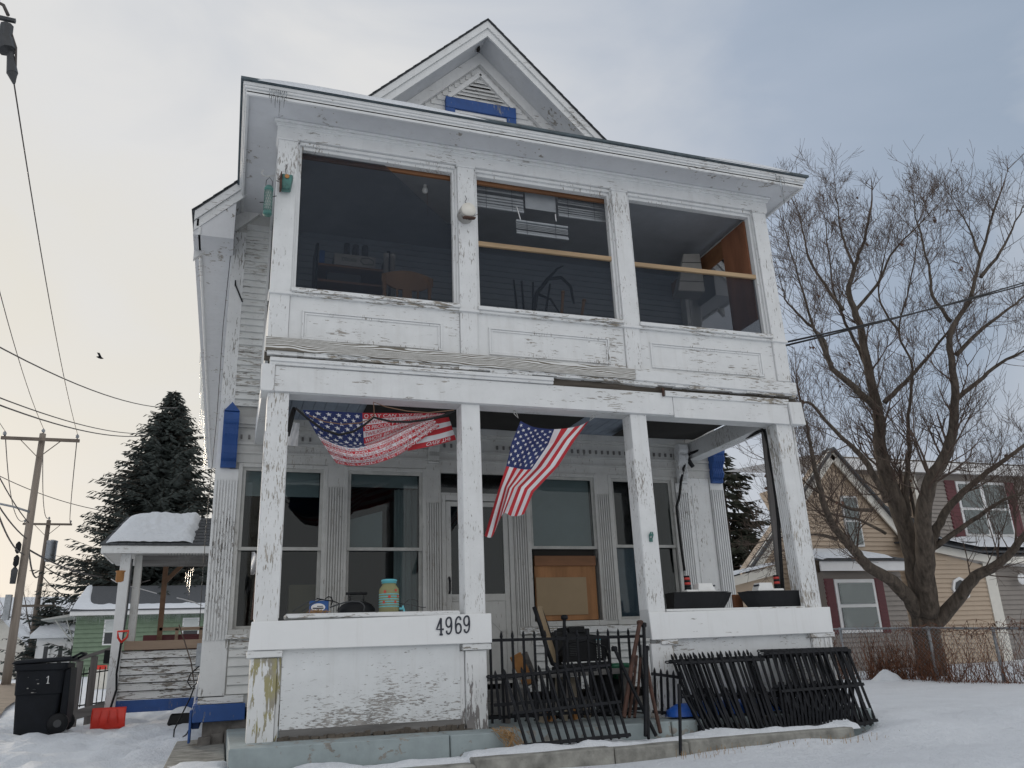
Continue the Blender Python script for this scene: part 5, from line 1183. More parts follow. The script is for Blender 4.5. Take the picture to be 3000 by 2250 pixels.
for k in range(16):
    y = 5.6 + k * .42; icicle(Vector((GXC - ex - .01, y, rk(GXC - ex) - .2)), (.2, .3, .5, .35, .8, .4, .6, .25)[k % 8], .011, 'long icicle hanging from the left eave of the white house', 'icicles along the left eave')
# snow on the porch roof edge
def fsn(i, j):
    x = EX0 + .12 + i * 2.3; y = EY - .03 + max(0, j - .1) * .9; h = .055 * (math.sin(math.pi * i ** .6) ** .6 if i < 1 else 0) * min(1, j * 12) * (1 + .35 * noise.noise(Vector((x * 2, y * 2, 0)))) - .02
    return (x, y, 5.885 + .17 * max(0, j - .1) * .9 + h)
snowstrip('porch_roof_snow', 'thin snow lying on the left half of the upper porch roof', fsn, 40, 10)
def fsn2(i, j):
    x = 4.6 + i * 1.2; y = EY - .03 + max(0, j - .1) * .9; h = .045 * math.sin(math.pi * i) ** .5 * min(1, j * 12) - .015
    return (x, y, 5.885 + .17 * j + h)
snowstrip('porch_roof_snow', 'thin patch of snow at the right end of the upper porch roof', fsn2, 20, 8)
V['capwood'] = plain('weathered_cap_board', (.30, .22, .16), .8, .25, 8, stretch=(.1, 1, 1)); V['bracewood'] = plain('brown_porch_post', (.15, .085, .05), .75, .25, 8)
# ================================================================== side porch on the left
lf = zm(0, 1500, .452); lt = zm(0, 1100, .4219); q5 = zm(300, 1480, .1809); A_ = zm(2050, 1200, .4218); B2 = zm(2500, 1300, .4219); rr = zm(2300, 1700, .3316); r7 = zm(2200, 1200, .3617)
YS = 7.3
SP = thing('side_porch', 'small peeling side porch with a snow-covered roof left of the white house', 'porch', (-1.2, YS + .6, -.2))
x0, x1 = -1.80, HXL - .01
b = MB(); b.box(x0, x1, YS + .02, YS + .1, .18, .90); spw = b.obj('porch_wall', V['dark'], SP)
claps(spw, x0 - .005, x1, .19, .90, YS + .018, V['clap_side'], .118, lip=.03, gap=.018)
b = MB(); b.box(x0 + .02, x1 + .0, YS - .01, YS + .06, .0, .175); b.obj('blue_skirt', V['blue'], SP)
b = MB(); b.box(x0 + .12, x1 - .04, YS - .03, YS + .08, .905, 1.04); b.obj('cap_board', V['capwood'], SP, bev=.006)
for xa, xb, ya, m_ in ((-1.86, -1.71, YS - .06, 'post'), (-1.66, -1.55, YS + .05, 'trim')):
    MB().box(xa, xb, ya, ya + .13, .2 if m_ == 'trim' else -.12, 2.38).obj('porch_post', V[m_], SP, bev=.006)
MB().tube([(-1.69, YS - .03, 2.3), (-1.69, YS - .05, 1.5), (-1.71, YS - .05, 1.0)], .014, 6).obj('downpipe', V['darkgrey'], SP)
b = MB(); b.box(-2.13, x1, YS - .28, YS - .25, 2.36, 2.48); b.box(-2.13, -2.10, YS - .25, YS + 1.2, 2.36, 2.48); b.obj('fascia', V['paint_h'], SP, bev=.004)
b = MB(); b.box(-2.1, x1, YS - .25, YS + 1.6, 2.375, 2.39); b.obj('porch_soffit', V['trim'], SP)
b = MB(); b.box(-1.6, x1, YS + .06, YS + .16, 2.2, 2.36); b.obj('porch_beam', V['greywood'], SP)
MB().box(-1.28, -1.20, YS + .8, YS + .88, 1.0, 2.37).obj('brown_post', V['bracewood'], SP)
MB().bar((-1.24, YS + .8, 2.0), (-.95, YS + .8, 2.33), .05, .07).obj('brown_brace', V['bracewood'], SP)
for xa in (-1.0, -.62): MB().box(xa, xa + .05, YS + .8, YS + .86, .9, 1.25).obj('baluster', V['capwood'], SP)
b = MB(); b.box(-1.25, x1, YS + .8, YS + .86, 1.22, 1.27); b.obj('back_rail', V['capwood'], SP)
b = MB(); b.box(-1.5, x1 - .03, YS + .95, YS + 1.0, .9, 1.16); b.obj('maroon_back_board', V['maroon'], SP)
# roof: shingle courses
def sroof(u, v): # u along x 0..1, v up the slope 0..1
    xl = -2.15 + .22 * v; return Vector((xl + (x1 - xl) * u, YS - .3 + 1.15 * v, 2.485 + .62 * v))
b = MB(); b.add([sroof(0, 0), sroof(1, 0), sroof(1, 1), sroof(0, 1)], [(0, 1, 2, 3)]); b.add([sroof(0, 0), sroof(0, 1), Vector((-1.93, YS + 1.6, 2.485))], [(0, 1, 2)]); rf = b.obj('porch_roof', V['shingle'], SP, fix=False)
for k in range(9):
    v0 = k / 9
    for i in range(13):
        u0 = (i + (k % 2) * .5) / 13.5
        if .12 < u0 < .78 and k > 0 and not (u0 > .72): continue
        P = [sroof(min(1, u0), v0), sroof(min(1, u0 + .07), v0), sroof(min(1, u0 + .07), v0 + .13), sroof(min(1, u0), v0 + .13)]
        b = MB(); up_ = Vector((0, -.1, .19)).normalized(); h = .012 + rnd(0, .006)
        b.hexa([P[0], P[1], P[2], P[3], P[0] + up_ * h, P[1] + up_ * h, P[2] + up_ * .004, P[3] + up_ * .004]); b.obj('shingle', V['shingle'], rf)
def fsr(i, j):
    u = .03 + i * .76 + .035 * noise.noise(Vector((j * 6, 0, 2))) * i; v = .04 + j * .98; p_ = sroof(u, min(v, 1)); e = min(1, 7 * min(i, 1 - i)) ** .5 * min(1, 6 * min(j + .02, 1.06 - j)) ** .5
    h = e * (.12 + .04 * noise.noise(Vector((i * 4, j * 4, 1))) - .07 * math.exp(-(((i - .55) / .28) ** 2 + ((j - .4) / .25) ** 2)) + .03 * noise.noise(Vector((i * 13, j * 11, 1))) * (1 if i > .3 else .3) + .05 * math.exp(-((i - .93) / .06) ** 2))
    return tuple(p_ + Vector((0, -.02 * e, max(-.02, h))))
snowstrip('side_porch_snow', 'thick soft slab of snow on the side porch roof', fsr, 60, 40)
for k in range(14):
    x = -1.15 + k * .045; L = (.05, .09, .06, .14, .2, .1, .17, .24, .12)[k % 9]; b = MB(); p_ = Vector((x, YS - .27, 2.365)); b.tube([p_, p_ - Vector((0, 0, L))], [.007, .001], 5)
    b.obj('icicle', V['ice'], SP, True)
for k, L in enumerate((.34, .5, .62, .2)):
    p_ = Vector((-.87 + k * .035, YS + .3, 2.24)); MB().tube([p_, p_ - Vector((.02, 0, L))], [.014, .002], 6).obj('icicle', V['ice'], SP, True)
p_ = at(*q5(300, 1160), 13.0); t = thing('bird_feeder', 'small yellow hanging feeder at the side porch corner post', 'bird feeder', p_)
b = MB(); b.lathe((p_.x, p_.y, p_.z - .09), [(.05, 0), (.075, .02), (.075, .16), (.085, .165), (.085, .18), (.02, .19)], 12); b.obj('body', V['mdf'], t, True)
bits('hanger', [(p_.x, p_.y, p_.z + .1), (p_.x, p_.y, 2.36)], .003, 'iron', t, 4)
b = MB(); P = [at(*q5(140, 1195), 12.95), at(*q5(220, 1245), 12.95), at(*q5(330, 1285), 12.98), at(*q5(600, 1350), 13.1), at(*q5(880, 1430), 13.2)]; b.tube(P, .008, 5); tag(b.obj('snowy_line', V['plastic_wrap']), 'thin snow-coated line drooping past the side porch post', 'line')
P = [at(*q5(1205, 1500), 13.4), at(*q5(1300, 1520), 13.4), at(*q5(1480, 1570), 13.4), at(*q5(1620, 1630), 13.4)]; tag(MB().tube(P, .009, 5).obj('snowy_line', V['plastic_wrap']), 'short snow-coated line near the house corner, under the side porch roof', 'line')
# ramp railing
RY = YS + .35
t = thing('ramp_railing', 'grey wooden ramp railing with iron pickets behind the wheeled bin', 'railing', (-2.1, RY, -.15), None)
for x in (-2.32, -2.12): MB().box(x - .045, x + .045, RY - .05, RY + .05, -.25, .78 + (x + 2.32) * .3).obj('post', V['greywood_v'], t, bev=.005)
MB().bar((-2.42, RY - .02, .78), (-1.82, RY - .02, .97), .1, .05).obj('handrail', V['greywood'], t)
MB().bar((-2.36, RY - .06, -.02), (-1.8, RY - .06, .12), .04, .14).obj('ramp_board', V['greywood'], t)
for z_ in (.12, .58): MB().bar((-2.3, RY, z_), (-1.84, RY, z_ + .05), .015, .02).obj('iron_rail', V['iron'], t)
for k in range(6): x = -2.25 + k * .075; MB().tube([(x, RY, .1), (x, RY, .68)], .008, 5).obj('picket', V['iron'], t)
b = MB(); b.box(-1.98, -1.82, RY - .1, RY - .03, .72, .92, .01); tag(b.obj('black_box', V['black'], bev=.01), 'small black box hung on the ramp railing', 'box')
# wheeled bin
bx_, by_ = -2.60, 6.55; zb = gz(bx_, by_) + .0
t = thing('wheeled_bin', 'large black wheeled rubbish bin standing in the snow at left', 'bin', (bx_, by_, zb))
W_, Dp, Hh = .62, .68, 1.02
b = MB(); n = 6
def ringb(f, ins=0):
    w_ = W_ * (.40 + .10 * f) - ins; d_ = Dp * (.38 + .12 * f) - ins; P = []
    for cx, cy, a0 in ((w_ - .06, d_ - .06, 0), (-w_ + .06, d_ - .06, 90), (-w_ + .06, -d_ + .06, 180), (w_ - .06, -d_ + .06, 270)):
        for k in range(4): a = R_(a0 + 30 * k); P.append((bx_ + cx + .06 * math.cos(a), by_ + cy + .06 * math.sin(a), zb - .05 + f * Hh))
    return P
rings = [ringb(0), ringb(.55), ringb(.56, -.012), ringb(.86, -.004), ringb(.87, -.03), ringb(.95, -.03), ringb(.955)]
m = len(rings[0]); b.v = [p_ for r_ in rings for p_ in r_]
for i in range(len(rings) - 1):
    for k in range(m): b.f.append([i * m + k, i * m + (k + 1) % m, (i + 1) * m + (k + 1) % m, (i + 1) * m + k]); b.mi.append(0)
b.f.append(list(range(m))[::-1]); b.f.append([(len(rings) - 1) * m + k for k in range(m)]); b.mi += [0, 0]
bod = b.obj('body', V['bin'], t, bev=.004)
b = MB(); zt = zb - .05 + .955 * Hh
b.hexa([(bx_ - .37, by_ - .39, zt), (bx_ + .38, by_ - .39, zt + .03), (bx_ + .38, by_ + .38, zt + .03), (bx_ - .37, by_ + .38, zt), (bx_ - .33, by_ - .34, zt + .05), (bx_ + .36, by_ - .34, zt + .085), (bx_ + .36, by_ + .34, zt + .085), (bx_ - .33, by_ + .34, zt + .05)]); lid = b.obj('lid', V['bin'], t, bev=.015)
b = MB(); b.tube([(bx_ + .36, by_ - .25, zt + .06), (bx_ + .47, by_ - .25, zt + .12), (bx_ + .47, by_ + .25, zt + .12), (bx_ + .36, by_ + .25, zt + .06)], .018, 8); b.obj('handle', V['bin'], t, True)
b = MB(); b.hexa([(bx_ + .3, by_ - .3, zb + .1), (bx_ + .39, by_ - .28, zb + .12), (bx_ + .39, by_ + .28, zb + .12), (bx_ + .3, by_ + .3, zb + .1), (bx_ + .30, by_ - .3, zt - .1), (bx_ + .37, by_ - .28, zt - .06), (bx_ + .37, by_ + .28, zt - .06), (bx_ + .3, by_ + .3, zt - .1)]); b.obj('spine', V['bin'], t, bev=.01)
for yy in (by_ - .3, by_ + .24):
    b = MB(); b.lathe((bx_ + .29, yy, zb + .13), [(.12, -.03), (.135, -.01), (.135, .03), (.12, .05)], 20, 'y'); wh = b.obj('wheel', V['black'], t, True); MB().lathe((bx_ + .29, yy - .032, zb + .13), [(.05, -.004), (.05, .004)], 14, 'y').obj('hub', V['darkgrey'], wh)
b = MB(); yf = by_ - Dp * .5 - .008
b.tube([(bx_ + .09, yf, zb + .73), (bx_ + .11, yf, zb + .755), (bx_ + .112, yf, zb + .66)], .006, 5); b.box(bx_ + .095, bx_ + .13, yf - .003, yf + .004, zb + .655, zb + .662); b.obj('number_mark', V['vwhite'], bod)
for k in range(7):
    x = bx_ + rnd(-.2, .0); z_ = zb + rnd(.5, .76); MB().box(x, x + rnd(.01, .04), yf - .002, yf + .012, z_, z_ + rnd(.004, .012)).obj('scuff', V['darkgrey' if k % 3 else 'card'], bod)
# snow shovel leaning on the side porch
sx, sy = -1.72, YS - .28; zs = gz(sx, sy)
t = thing('snow_shovel', 'red snow shovel with a bent black shaft leaning on the side porch post', 'shovel', (sx, sy, zs))
b = MB(); n = 12; bw = .46; P = []
o = grid('blade', lambda i, j: (sx - .26 + i * bw, sy - .1 - .05 * math.sin(math.pi * j) + .02 * math.cos((i - .5) * math.pi), zs - .03 + j * .30), 14, 8, V['red'], t)
o.modifiers.new('solid', 'SOLIDIFY').thickness = .012
for k in range(3): MB().tube([(sx - .16 + k * .13, sy - .165, zs + .05), (sx - .13 + k * .10, sy - .15, zs + .25)], .008, 6).obj('blade_rib', V['red'], t, True)
p_top = at(*lf(785, 845), 12.35)
b = MB(); b.tube([(sx - .03, sy - .10, zs + .2), at(*lf(755, 1150), 12.45), at(*lf(755, 1050), 12.4), at(*lf(770, 950), 12.35), p_top], .016, 8); b.obj('shaft', V['black'], t, True)
b = MB(); hx = at(*lf(795, 805), 12.35); b.tube([p_top, hx + Vector((-.06, 0, -.02)), hx + Vector((-.075, 0, .07)), hx + Vector((.075, 0, .075)), hx + Vector((.06, 0, -.02)), p_top], .017, 8); b.obj('grip', V['red'], t, True)
b = MB(); b.hexa([(-.95, YS - .45, -.2), (-.55, YS - .45, -.2), (-.55, YS - .15, -.2), (-.95, YS - .15, -.2), (-.9, YS - .4, -.03), (-.6, YS - .4, .0), (-.6, YS - .2, .02), (-.9, YS - .2, -.02)]); tag(b.obj('dark_bag', V['black'], bev=.03), 'dark lump with snow on it against the blue skirt of the side porch', 'bag')
def fsb(i, j): return (-.92 + i * .36, YS - .42 + j * .26, -.03 + .09 * math.sin(math.pi * i) ** .6 * math.sin(math.pi * j) ** .6)
snowstrip('bag_snow', 'cap of snow on the dark lump by the side porch', fsb, 10, 8)
# meter box and loose cables at the house corner
b = MB(); b.box(HXL - .17, HXL - .02, YS - 1.1, YS - .9, .62, .95); tag(b.obj('meter_box', V['galv'], bev=.01), 'grey utility box on the left wall of the white house', 'utility box')
def lcab(lab, pts, d, r=.012, mat='black'): tag(MB().tube([at(*lf(*p_), d) for p_ in pts], r, 6).obj('loose_cable', V[mat], None, True), lab, 'cable')
lcab('black cable looping onto the snow at the corner of the white house', [(1260, 1130), (1235, 1200), (1170, 1330), (1130, 1410), (1125, 1460), (1160, 1478), (1210, 1440), (1250, 1360), (1262, 1250), (1290, 1100)], 10.2, .009)
lcab('black cable coiled on the wall by the utility box', [(1290, 1000), (1235, 1050), (1215, 1100), (1240, 1140), (1275, 1110), (1290, 1060)], 10.2, .008)
lcab('pale frayed cords hanging at the corner of the white house', [(1300, 1050), (1275, 1150), (1262, 1240), (1245, 1300)], 9.6, .014, 'plastic_wrap')
lcab('thin dark vine stem climbing by the utility box', [(1160, 730), (1200, 850), (1240, 980), (1258, 1110)], 10.4, .008, 'twig')
tag(MB().tube([(HXL - .03, YW, 5.2), (HXL - .05, YW, 4.3), (HXL - .04, YW - .02, 3.2), (HXL - .06, YW, 2.0), (HXL - .05, YW, 1.0)], .004, 5).obj('loose_cable', V['darkgrey'], None, True), 'thin cable running down the left corner board of the white house', 'cable')
p0 = onY(*zm(550, 480, .4642)(300, 760), YW - .05); p1 = onY(*zm(550, 480, .4642)(345, 870), YW - .1); tag(MB().tube([p0 + Vector((0, 0, .05)), p0, p1], .009, 6).obj('iron_hook', V['iron']), 'small black iron hook on the upper left corner board', 'hook')

# ================================================================== green house behind
GH = thing('green_house', 'low green house with icicles along its snowy eave beyond the side porch', 'house', (-3.5, 40, .3))
gy_ = 38.4; gx0, gx1 = -7.0, 3.0; ge = 3.3
b = MB(); b.box(gx0, gx1, gy_, gy_ + 8, .3, ge); ghw = b.obj('wall', V['green'], H if False else GH)
for z_ in range(15): pass
claps(ghw, gx0 - .01, gx1, .4, ge, gy_ - .005, V['green'], .21, lip=.06)
b = MB(); b.box(gx0 - .25, gx1, gy_ - .45, gy_ - .35, ge - .02, ge + .2); b.obj('fascia', V['vwhite'], GH)
b = MB(); b.hexa([(gx0 - .25, gy_ - .5, ge + .18), (gx1, gy_ - .5, ge + .18), (gx1, gy_ + 4, ge + 1.65), (gx0 - .25, gy_ + 4, ge + 1.65), (gx0 - .25, gy_ - .5, ge + .24), (gx1, gy_ - .5, ge + .24), (gx1, gy_ + 4, ge + 1.75), (gx0 - .25, gy_ + 4, ge + 1.75)]); b.obj('roof', V['shingle'], GH)
def ghwin(x0, x1, z0, z1):
    b = MB(); b.box(x0, x1, gy_ - .06, gy_, z0, z1); w_ = b.obj('window', V['vwhite'], GH); zm_ = (z0 + z1) / 2
    for (a, c) in ((z0 + .06, zm_ - .03), (zm_ + .03, z1 - .06)): MB().box(x0 + .07, x1 - .07, gy_ - .07, gy_ - .055, a, c).obj('pane', V['darkgrey' if a < zm_ else 'shade'], w_)
ghwin(-5.75, -5.08, 1.9, 3.1); ghwin(-2.2, -1.4, 1.9, 3.1)
def gsn(i, j):
    x = gx0 - .2 + i * 9.8; v = j * (.95 * math.exp(-(i / .05) ** 2) + .14 + .12 * max(0, noise.noise(Vector((i * 22, 0, 0)))))
    return (x, gy_ - .5 + 4.4 * v, ge + .25 + 1.5 * v + (.09 if 0 < j < 1 else -.04))
snowstrip('green_house_snow', 'patchy snow along the eave of the green house roof', gsn, 90, 6)
b = MB()
for k in range(110):
    x = gx0 - .2 + k * .07 + rnd(-.02, .02); L = abs(rnd(.1, .55)) * (.6 + .6 * noise.noise(Vector((k * .2, 0, 0)))) + .1; b.tube([(x, gy_ - .46, ge - .02), (x, gy_ - .46, ge - .02 - L)], [.028, .004], 4)
tag(b.obj('eave_icicles', V['ice']), 'dense row of icicles hanging from the green house eave', 'icicles', kind='stuff')
# far white houses, a low gabled one and sheds
def house(name, label, x0, x1, y0, y1, z0, ez, rz, wall, roof, axis='x', wins=(), snow=True):
    t = thing(name, label, 'house', ((x0 + x1) / 2, y0, z0)); MB().box(x0, x1, y0, y1, z0, ez).obj('wall', V[wall], t)
    b = MB()
    if axis == 'x': ym = (y0 + y1) / 2; b.hexa([(x0 - .3, y0 - .3, ez), (x1 + .3, y0 - .3, ez), (x1 + .3, ym, rz), (x0 - .3, ym, rz), (x0 - .3, y0 - .3, ez + .2), (x1 + .3, y0 - .3, ez + .2), (x1 + .3, ym, rz + .2), (x0 - .3, ym, rz + .2)]); b.hexa([(x0 - .3, ym, rz), (x1 + .3, ym, rz), (x1 + .3, y1 + .3, ez), (x0 - .3, y1 + .3, ez), (x0 - .3, ym, rz + .2), (x1 + .3, ym, rz + .2), (x1 + .3, y1 + .3, ez + .2), (x0 - .3, y1 + .3, ez + .2)])
    else:
        xm = (x0 + x1) / 2; MB().prism([(x0, y0 - .002, ez), (x1, y0 - .002, ez), (xm, y0 - .002, rz)], (0, y1 - y0, 0)).obj('gable', V[wall], t)
        for s_, xe in ((-1, x0 - .3), (1, x1 + .3)): b.hexa([(xm, y0 - .4, rz), (xe, y0 - .4, ez - .25), (xe, y1, ez - .25), (xm, y1, rz), (xm, y0 - .4, rz + .2), (xe, y0 - .4, ez - .05), (xe, y1, ez - .05), (xm, y1, rz + .2)])
    b.obj('roof', V['snow' if snow else 'shingle'], t)
    for (a, c, d, e) in wins:
        w_ = MB().box(a, c, y0 - .08, y0, d, e).obj('window', V['vwhite'], t); MB().box(a + .1, c - .1, y0 - .1, y0 - .075, d + .1, e - .1).obj('pane', V['darkgrey'], w_)
house('white_house', 'white house with a broad snow-covered roof behind the wheeled bin', -17, -9.6, 62, 72, .4, 2.3, 6.3, 'vwhite', 0, 'x', ((-16.2, -15, 1.2, 2.2), (-12, -11, 1.2, 2.1)))
house('gabled_house', 'cream gabled house between the two utility poles in the distance', -16.2, -12.4, 56, 61, .4, 2.6, 4.6, 'cream', 0, 'y', ((-14.9, -14.2, 1.2, 2.2),))
house('pale_house', 'pale house at the left edge with dark windows in the distance', -27, -16.6, 58, 66, .4, 3.2, 5.6, 'vwhite', 0, 'x', ((-18.4, -17.4, 1.8, 3.0), (-20.4, -19.4, 1.8, 3.0), (-17.2, -16.7, 1.0, 2.0)))
house('small_annex', 'small house with a snowy porch roof at the left end of the green house', -9.6, -7.4, 44, 50, .3, 2.5, 3.3, 'vwhite', 0, 'x', ((-9.3, -8.9, 1.1, 2.2), (-8.6, -8.2, 1.1, 2.2), (-8.0, -7.6, 1.1, 2.2)))
t = thing('awning', 'small flat metal awning on thin struts at the left end of the green house', 'awning', (-8, 39.5, 1)); b = MB(); b.hexa([(-8.6, 38.8, 3.15), (-7.15, 38.8, 3.3), (-7.15, 41, 3.3), (-8.6, 41, 3.15), (-8.6, 38.8, 3.2), (-7.15, 38.8, 3.45), (-7.15, 41, 3.45), (-8.6, 41, 3.2)]); b.obj('canopy', V['alum'], t)
for dx in (0, .5): MB().tube([(-8.0 + dx, 38.9, 3.15), (-7.05, 38.9, 2.0)], .03, 5).obj('strut', V['alum'], t)
t = thing('cooler', 'white and red box-like cooler standing in the snow behind the railing', 'cooler', (-3.6, 22, .15)); MB().box(-4.0, -3.5, 21.5, 21.9, gz(-3.7, 21.6), gz(-3.7, 21.6) + .55).obj('body', V['cream'], t); MB().box(-3.96, -3.54, 21.5, 21.9, gz(-3.7, 21.6) + .56, gz(-3.7, 21.6) + .68).obj('lid', V['red'], t)

# ================================================================== utility poles and wires
def upole(label, x, y, zt, arm, mats, d=.16, xf=None, lamp=None, name='utility_pole'):
    z0 = gz(x, y) - .3; t = thing(name, label, 'utility pole', (x, y, z0), 'utility poles along the walkway')
    MB().tube([(x, y, z0), (x, y, (z0 + zt) / 2), (x, y, zt)], [d, d * .87, d * .72], 12).obj('pole', V[mats], t, True)
    za = zt - .28
    MB().box(x - arm / 2, x + arm / 2, y - d - .1, y - d + .0, za - .06, za + .06).obj('crossarm', V['pole2'], t)
    for s_ in (-1, 1): MB().bar((x, y - d - .05, za - .75), (x + s_ * .7, y - d - .05, za - .05), .03, .03).obj('brace', V['pole2'], t)
    for dx in (-arm / 2 + .1, 0, arm / 2 - .1):
        zz_ = za + .06 if dx else zt; MB().lathe((x + dx, y - d - .05 if dx else y, zz_), [(.03, 0), (.03, .06), (.075, .07), (.05, .1), (.075, .12), (.04, .19), (.02, .2)], 10).obj('insulator', V['galv'], t, True)
    return t, za
T1, za1 = upole('nearer tall utility pole with a crossarm at the far left', -7.57, 28.5, 9.74, 2.75, 'pole')
T2, za2 = upole('farther leaning-looking utility pole with a grey transformer', -10.95, 50, 9.76, 2.7, 'pole2', .17)
b = MB(); b.lathe((-10.55, 49.75, 7.2), [(.26, 0), (.3, .05), (.3, 1.15), (.32, 1.17), (.32, 1.25), (.1, 1.32)], 16); b.obj('transformer', V['galv'], T2, True)
MB().box(-12.0, -9.9, 49.78, 49.9, 4.55, 4.68).obj('lower_crossarm', V['pole2'], T2)
b = MB(); b.tube([(-7.6, 28.4, 6.6), (-8.1, 28.2, 6.75), (-9.6, 27.6, 7.0)], .04, 6); b.obj('lamp_arm', V['galv'], T1, True)
MB().lathe((-7.8, 28.3, 3.9), [(.1, 0), (.12, .5), (.05, .6)], 10).obj('cable_box', V['darkgrey'], T1, True)
MB().box(-7.95, -7.75, 28.2, 28.4, 2.6, 3.5).obj('meter', V['galv'], T1)
for zz_ in (5.0, 4.5): MB().lathe((-7.78, 28.25, zz_), [(.03, 0), (.1, .1), (.1, .35), (.03, .45)], 10).obj('splice', V['black'], T1, True)
T0, za0 = upole('near utility pole at the left edge, only its insulator hardware in view', -5.15, 5.9, 10.0, 1.5, 'pole', .16)
hw = onY(40, 200, 5.6)
for k, (px, r_) in enumerate((((40, 0), (20, 15)), )): pass
def hp(u, v): return onY(u, v, 5.6)
b = MB(); b.tube([hp(20, 75), hp(15, 115)], .10, 8); b.tube([hp(12, 115), hp(20, 148)], .14, 8); b.tube([hp(30, 155), hp(36, 215)], [.05, .085], 8); b.tube([hp(36, 215), hp(41, 245)], [.08, .02], 8); b.tube([hp(-8, 50), hp(45, 62)], .045, 6); b.obj('dead_end_insulator', V['darkgrey'], T0)
b = MB(); b.tube([hp(-20, 0), hp(10, 15), hp(24, 45)], .028, 6); b.tube([hp(34, 100), hp(47, 140), hp(46, 190), hp(43, 240)], .02, 6); b.obj('jumper', V['wire'], T0, True)
def wire(label, p, q, sag, r=.02, n=16, mat='wire'):
    p, q = Vector(p), Vector(q); P = []
    for k in range(n + 1): f = k / n; w_ = p.lerp(q, f); w_.z -= sag * 4 * f * (1 - f); P.append(w_)
    tag(MB().tube(P, r, 5).obj('wire', V[mat], None, True), label, 'wire', 'overhead wires')
wire('overhead wire from the near pole hardware to the right end of the crossarm', hp(41, 243), (-7.57 + 1.27, 28.3, za1 + .26), .35, .012)
wire('overhead wire to the top of the nearer utility pole', (-5.15, 5.9, 10.2), (-7.57, 28.5, 9.94), .5, .012)
wire('overhead wire to the left end of the nearer crossarm', (-6.35, 5.8, 9.9), (-7.57 - 1.27, 28.3, za1 + .26), .5, .012)
wire('overhead wire between the pole tops', (-7.57, 28.5, 9.94), (-10.95, 50, 9.96), 1.2, .02)
wire('overhead wire between the right ends of the crossarms', (-6.3, 28.3, za1 + .26), (-9.7, 49.8, za2 + .26), 1.2, .02)
wire('overhead wire between the left ends of the crossarms', (-8.84, 28.3, za1 + .26), (-12.2, 49.8, za2 + .26), 1.2, .02)
wire('thick low cable from the near pole to the nearer pole', (-5.3, 5.9, 7.2), (-7.6, 28.4, 6.2), .5, .02)
wire('second low cable from the near pole to the nearer pole', (-5.3, 5.9, 6.6), (-7.6, 28.4, 5.6), .6, .025)
wire('low bundled cable between the two utility poles', (-7.6, 28.5, 5.9), (-10.95, 49.9, 6.6), .9, .04)
wire('service cable dropping right from the farther pole to the green house', (-10.8, 49.8, 6.9), (-4.2, 42, 5.3), .7, .035)
wire('thin cable dropping right from the farther pole behind the green house', (-10.8, 49.8, 6.3), (-6.5, 42, 3.9), .4, .03)
wire('long cable crossing the sky from the left edge to the spruce', at(-60, 985, 20), at(520, 1195, 44), .5, .02)
wire('upper of two close cables crossing left of the spruce', at(-40, 1150, 20), at(430, 1270, 44), .3, .018)
wire('lower of two close cables crossing left of the spruce', at(-40, 1172, 20), at(430, 1276, 44), .35, .022)
wire('faint cable crossing behind the nearer pole towards the spruce', at(-30, 1380, 40), at(330, 1500, 46), .3, .02)
wire('heavy cable slanting down right from the nearer pole to the spruce', (-7.5, 28.4, 5.2), at(300, 1690, 42), .2, .035)
wire('cable slanting in from the left edge to the nearer pole', at(-30, 1430, 18), (-7.6, 28.4, 5.0), .3, .025)
for k, (v0, v1, off) in enumerate(((742, 788, 0), (748, 797, .04))):
    a = Vector((5.68, .1, 3.87 + off)); e = at(3060, 765 + k * 9, 14)
    wire(['upper', 'lower'][k] + ' of the twisted black service wires running right from the house', a, a + (e - a) * 3, .3, .012, n=30, mat='black')
MB_ = MB(); MB_.lathe((5.67, .06, 3.9), [(.02, -.02), (.03, .0), (.03, .05), (.015, .06)], 10, 'y'); MB_.obj('wire_insulator', V['iron'], H)
# bird in flight
p_ = at(292, 1048, 30); b = MB(); b.tube([p_ + Vector((-.11, 0, .03)), p_ + Vector((-.03, 0, .02)), p_ + Vector((.06, 0, -.01)), p_ + Vector((.13, 0, -.02))], [.012, .045, .04, .006], 8); b.add([p_ + Vector((-.02, 0, .03)), p_ + Vector((.07, 0, .02)), p_ + Vector((.08, .3, .06)), p_ + Vector((-.02, .28, .08))], [(0, 1, 2, 3)]); b.add([p_ + Vector((-.02, 0, .03)), p_ + Vector((.07, 0, .02)), p_ + Vector((.02, -.25, .10)), p_ + Vector((-.08, -.22, .12))], [(0, 1, 2, 3)])
tag(b.obj('bird', V['black']), 'small dark bird flying in the sky left of the house', 'bird')

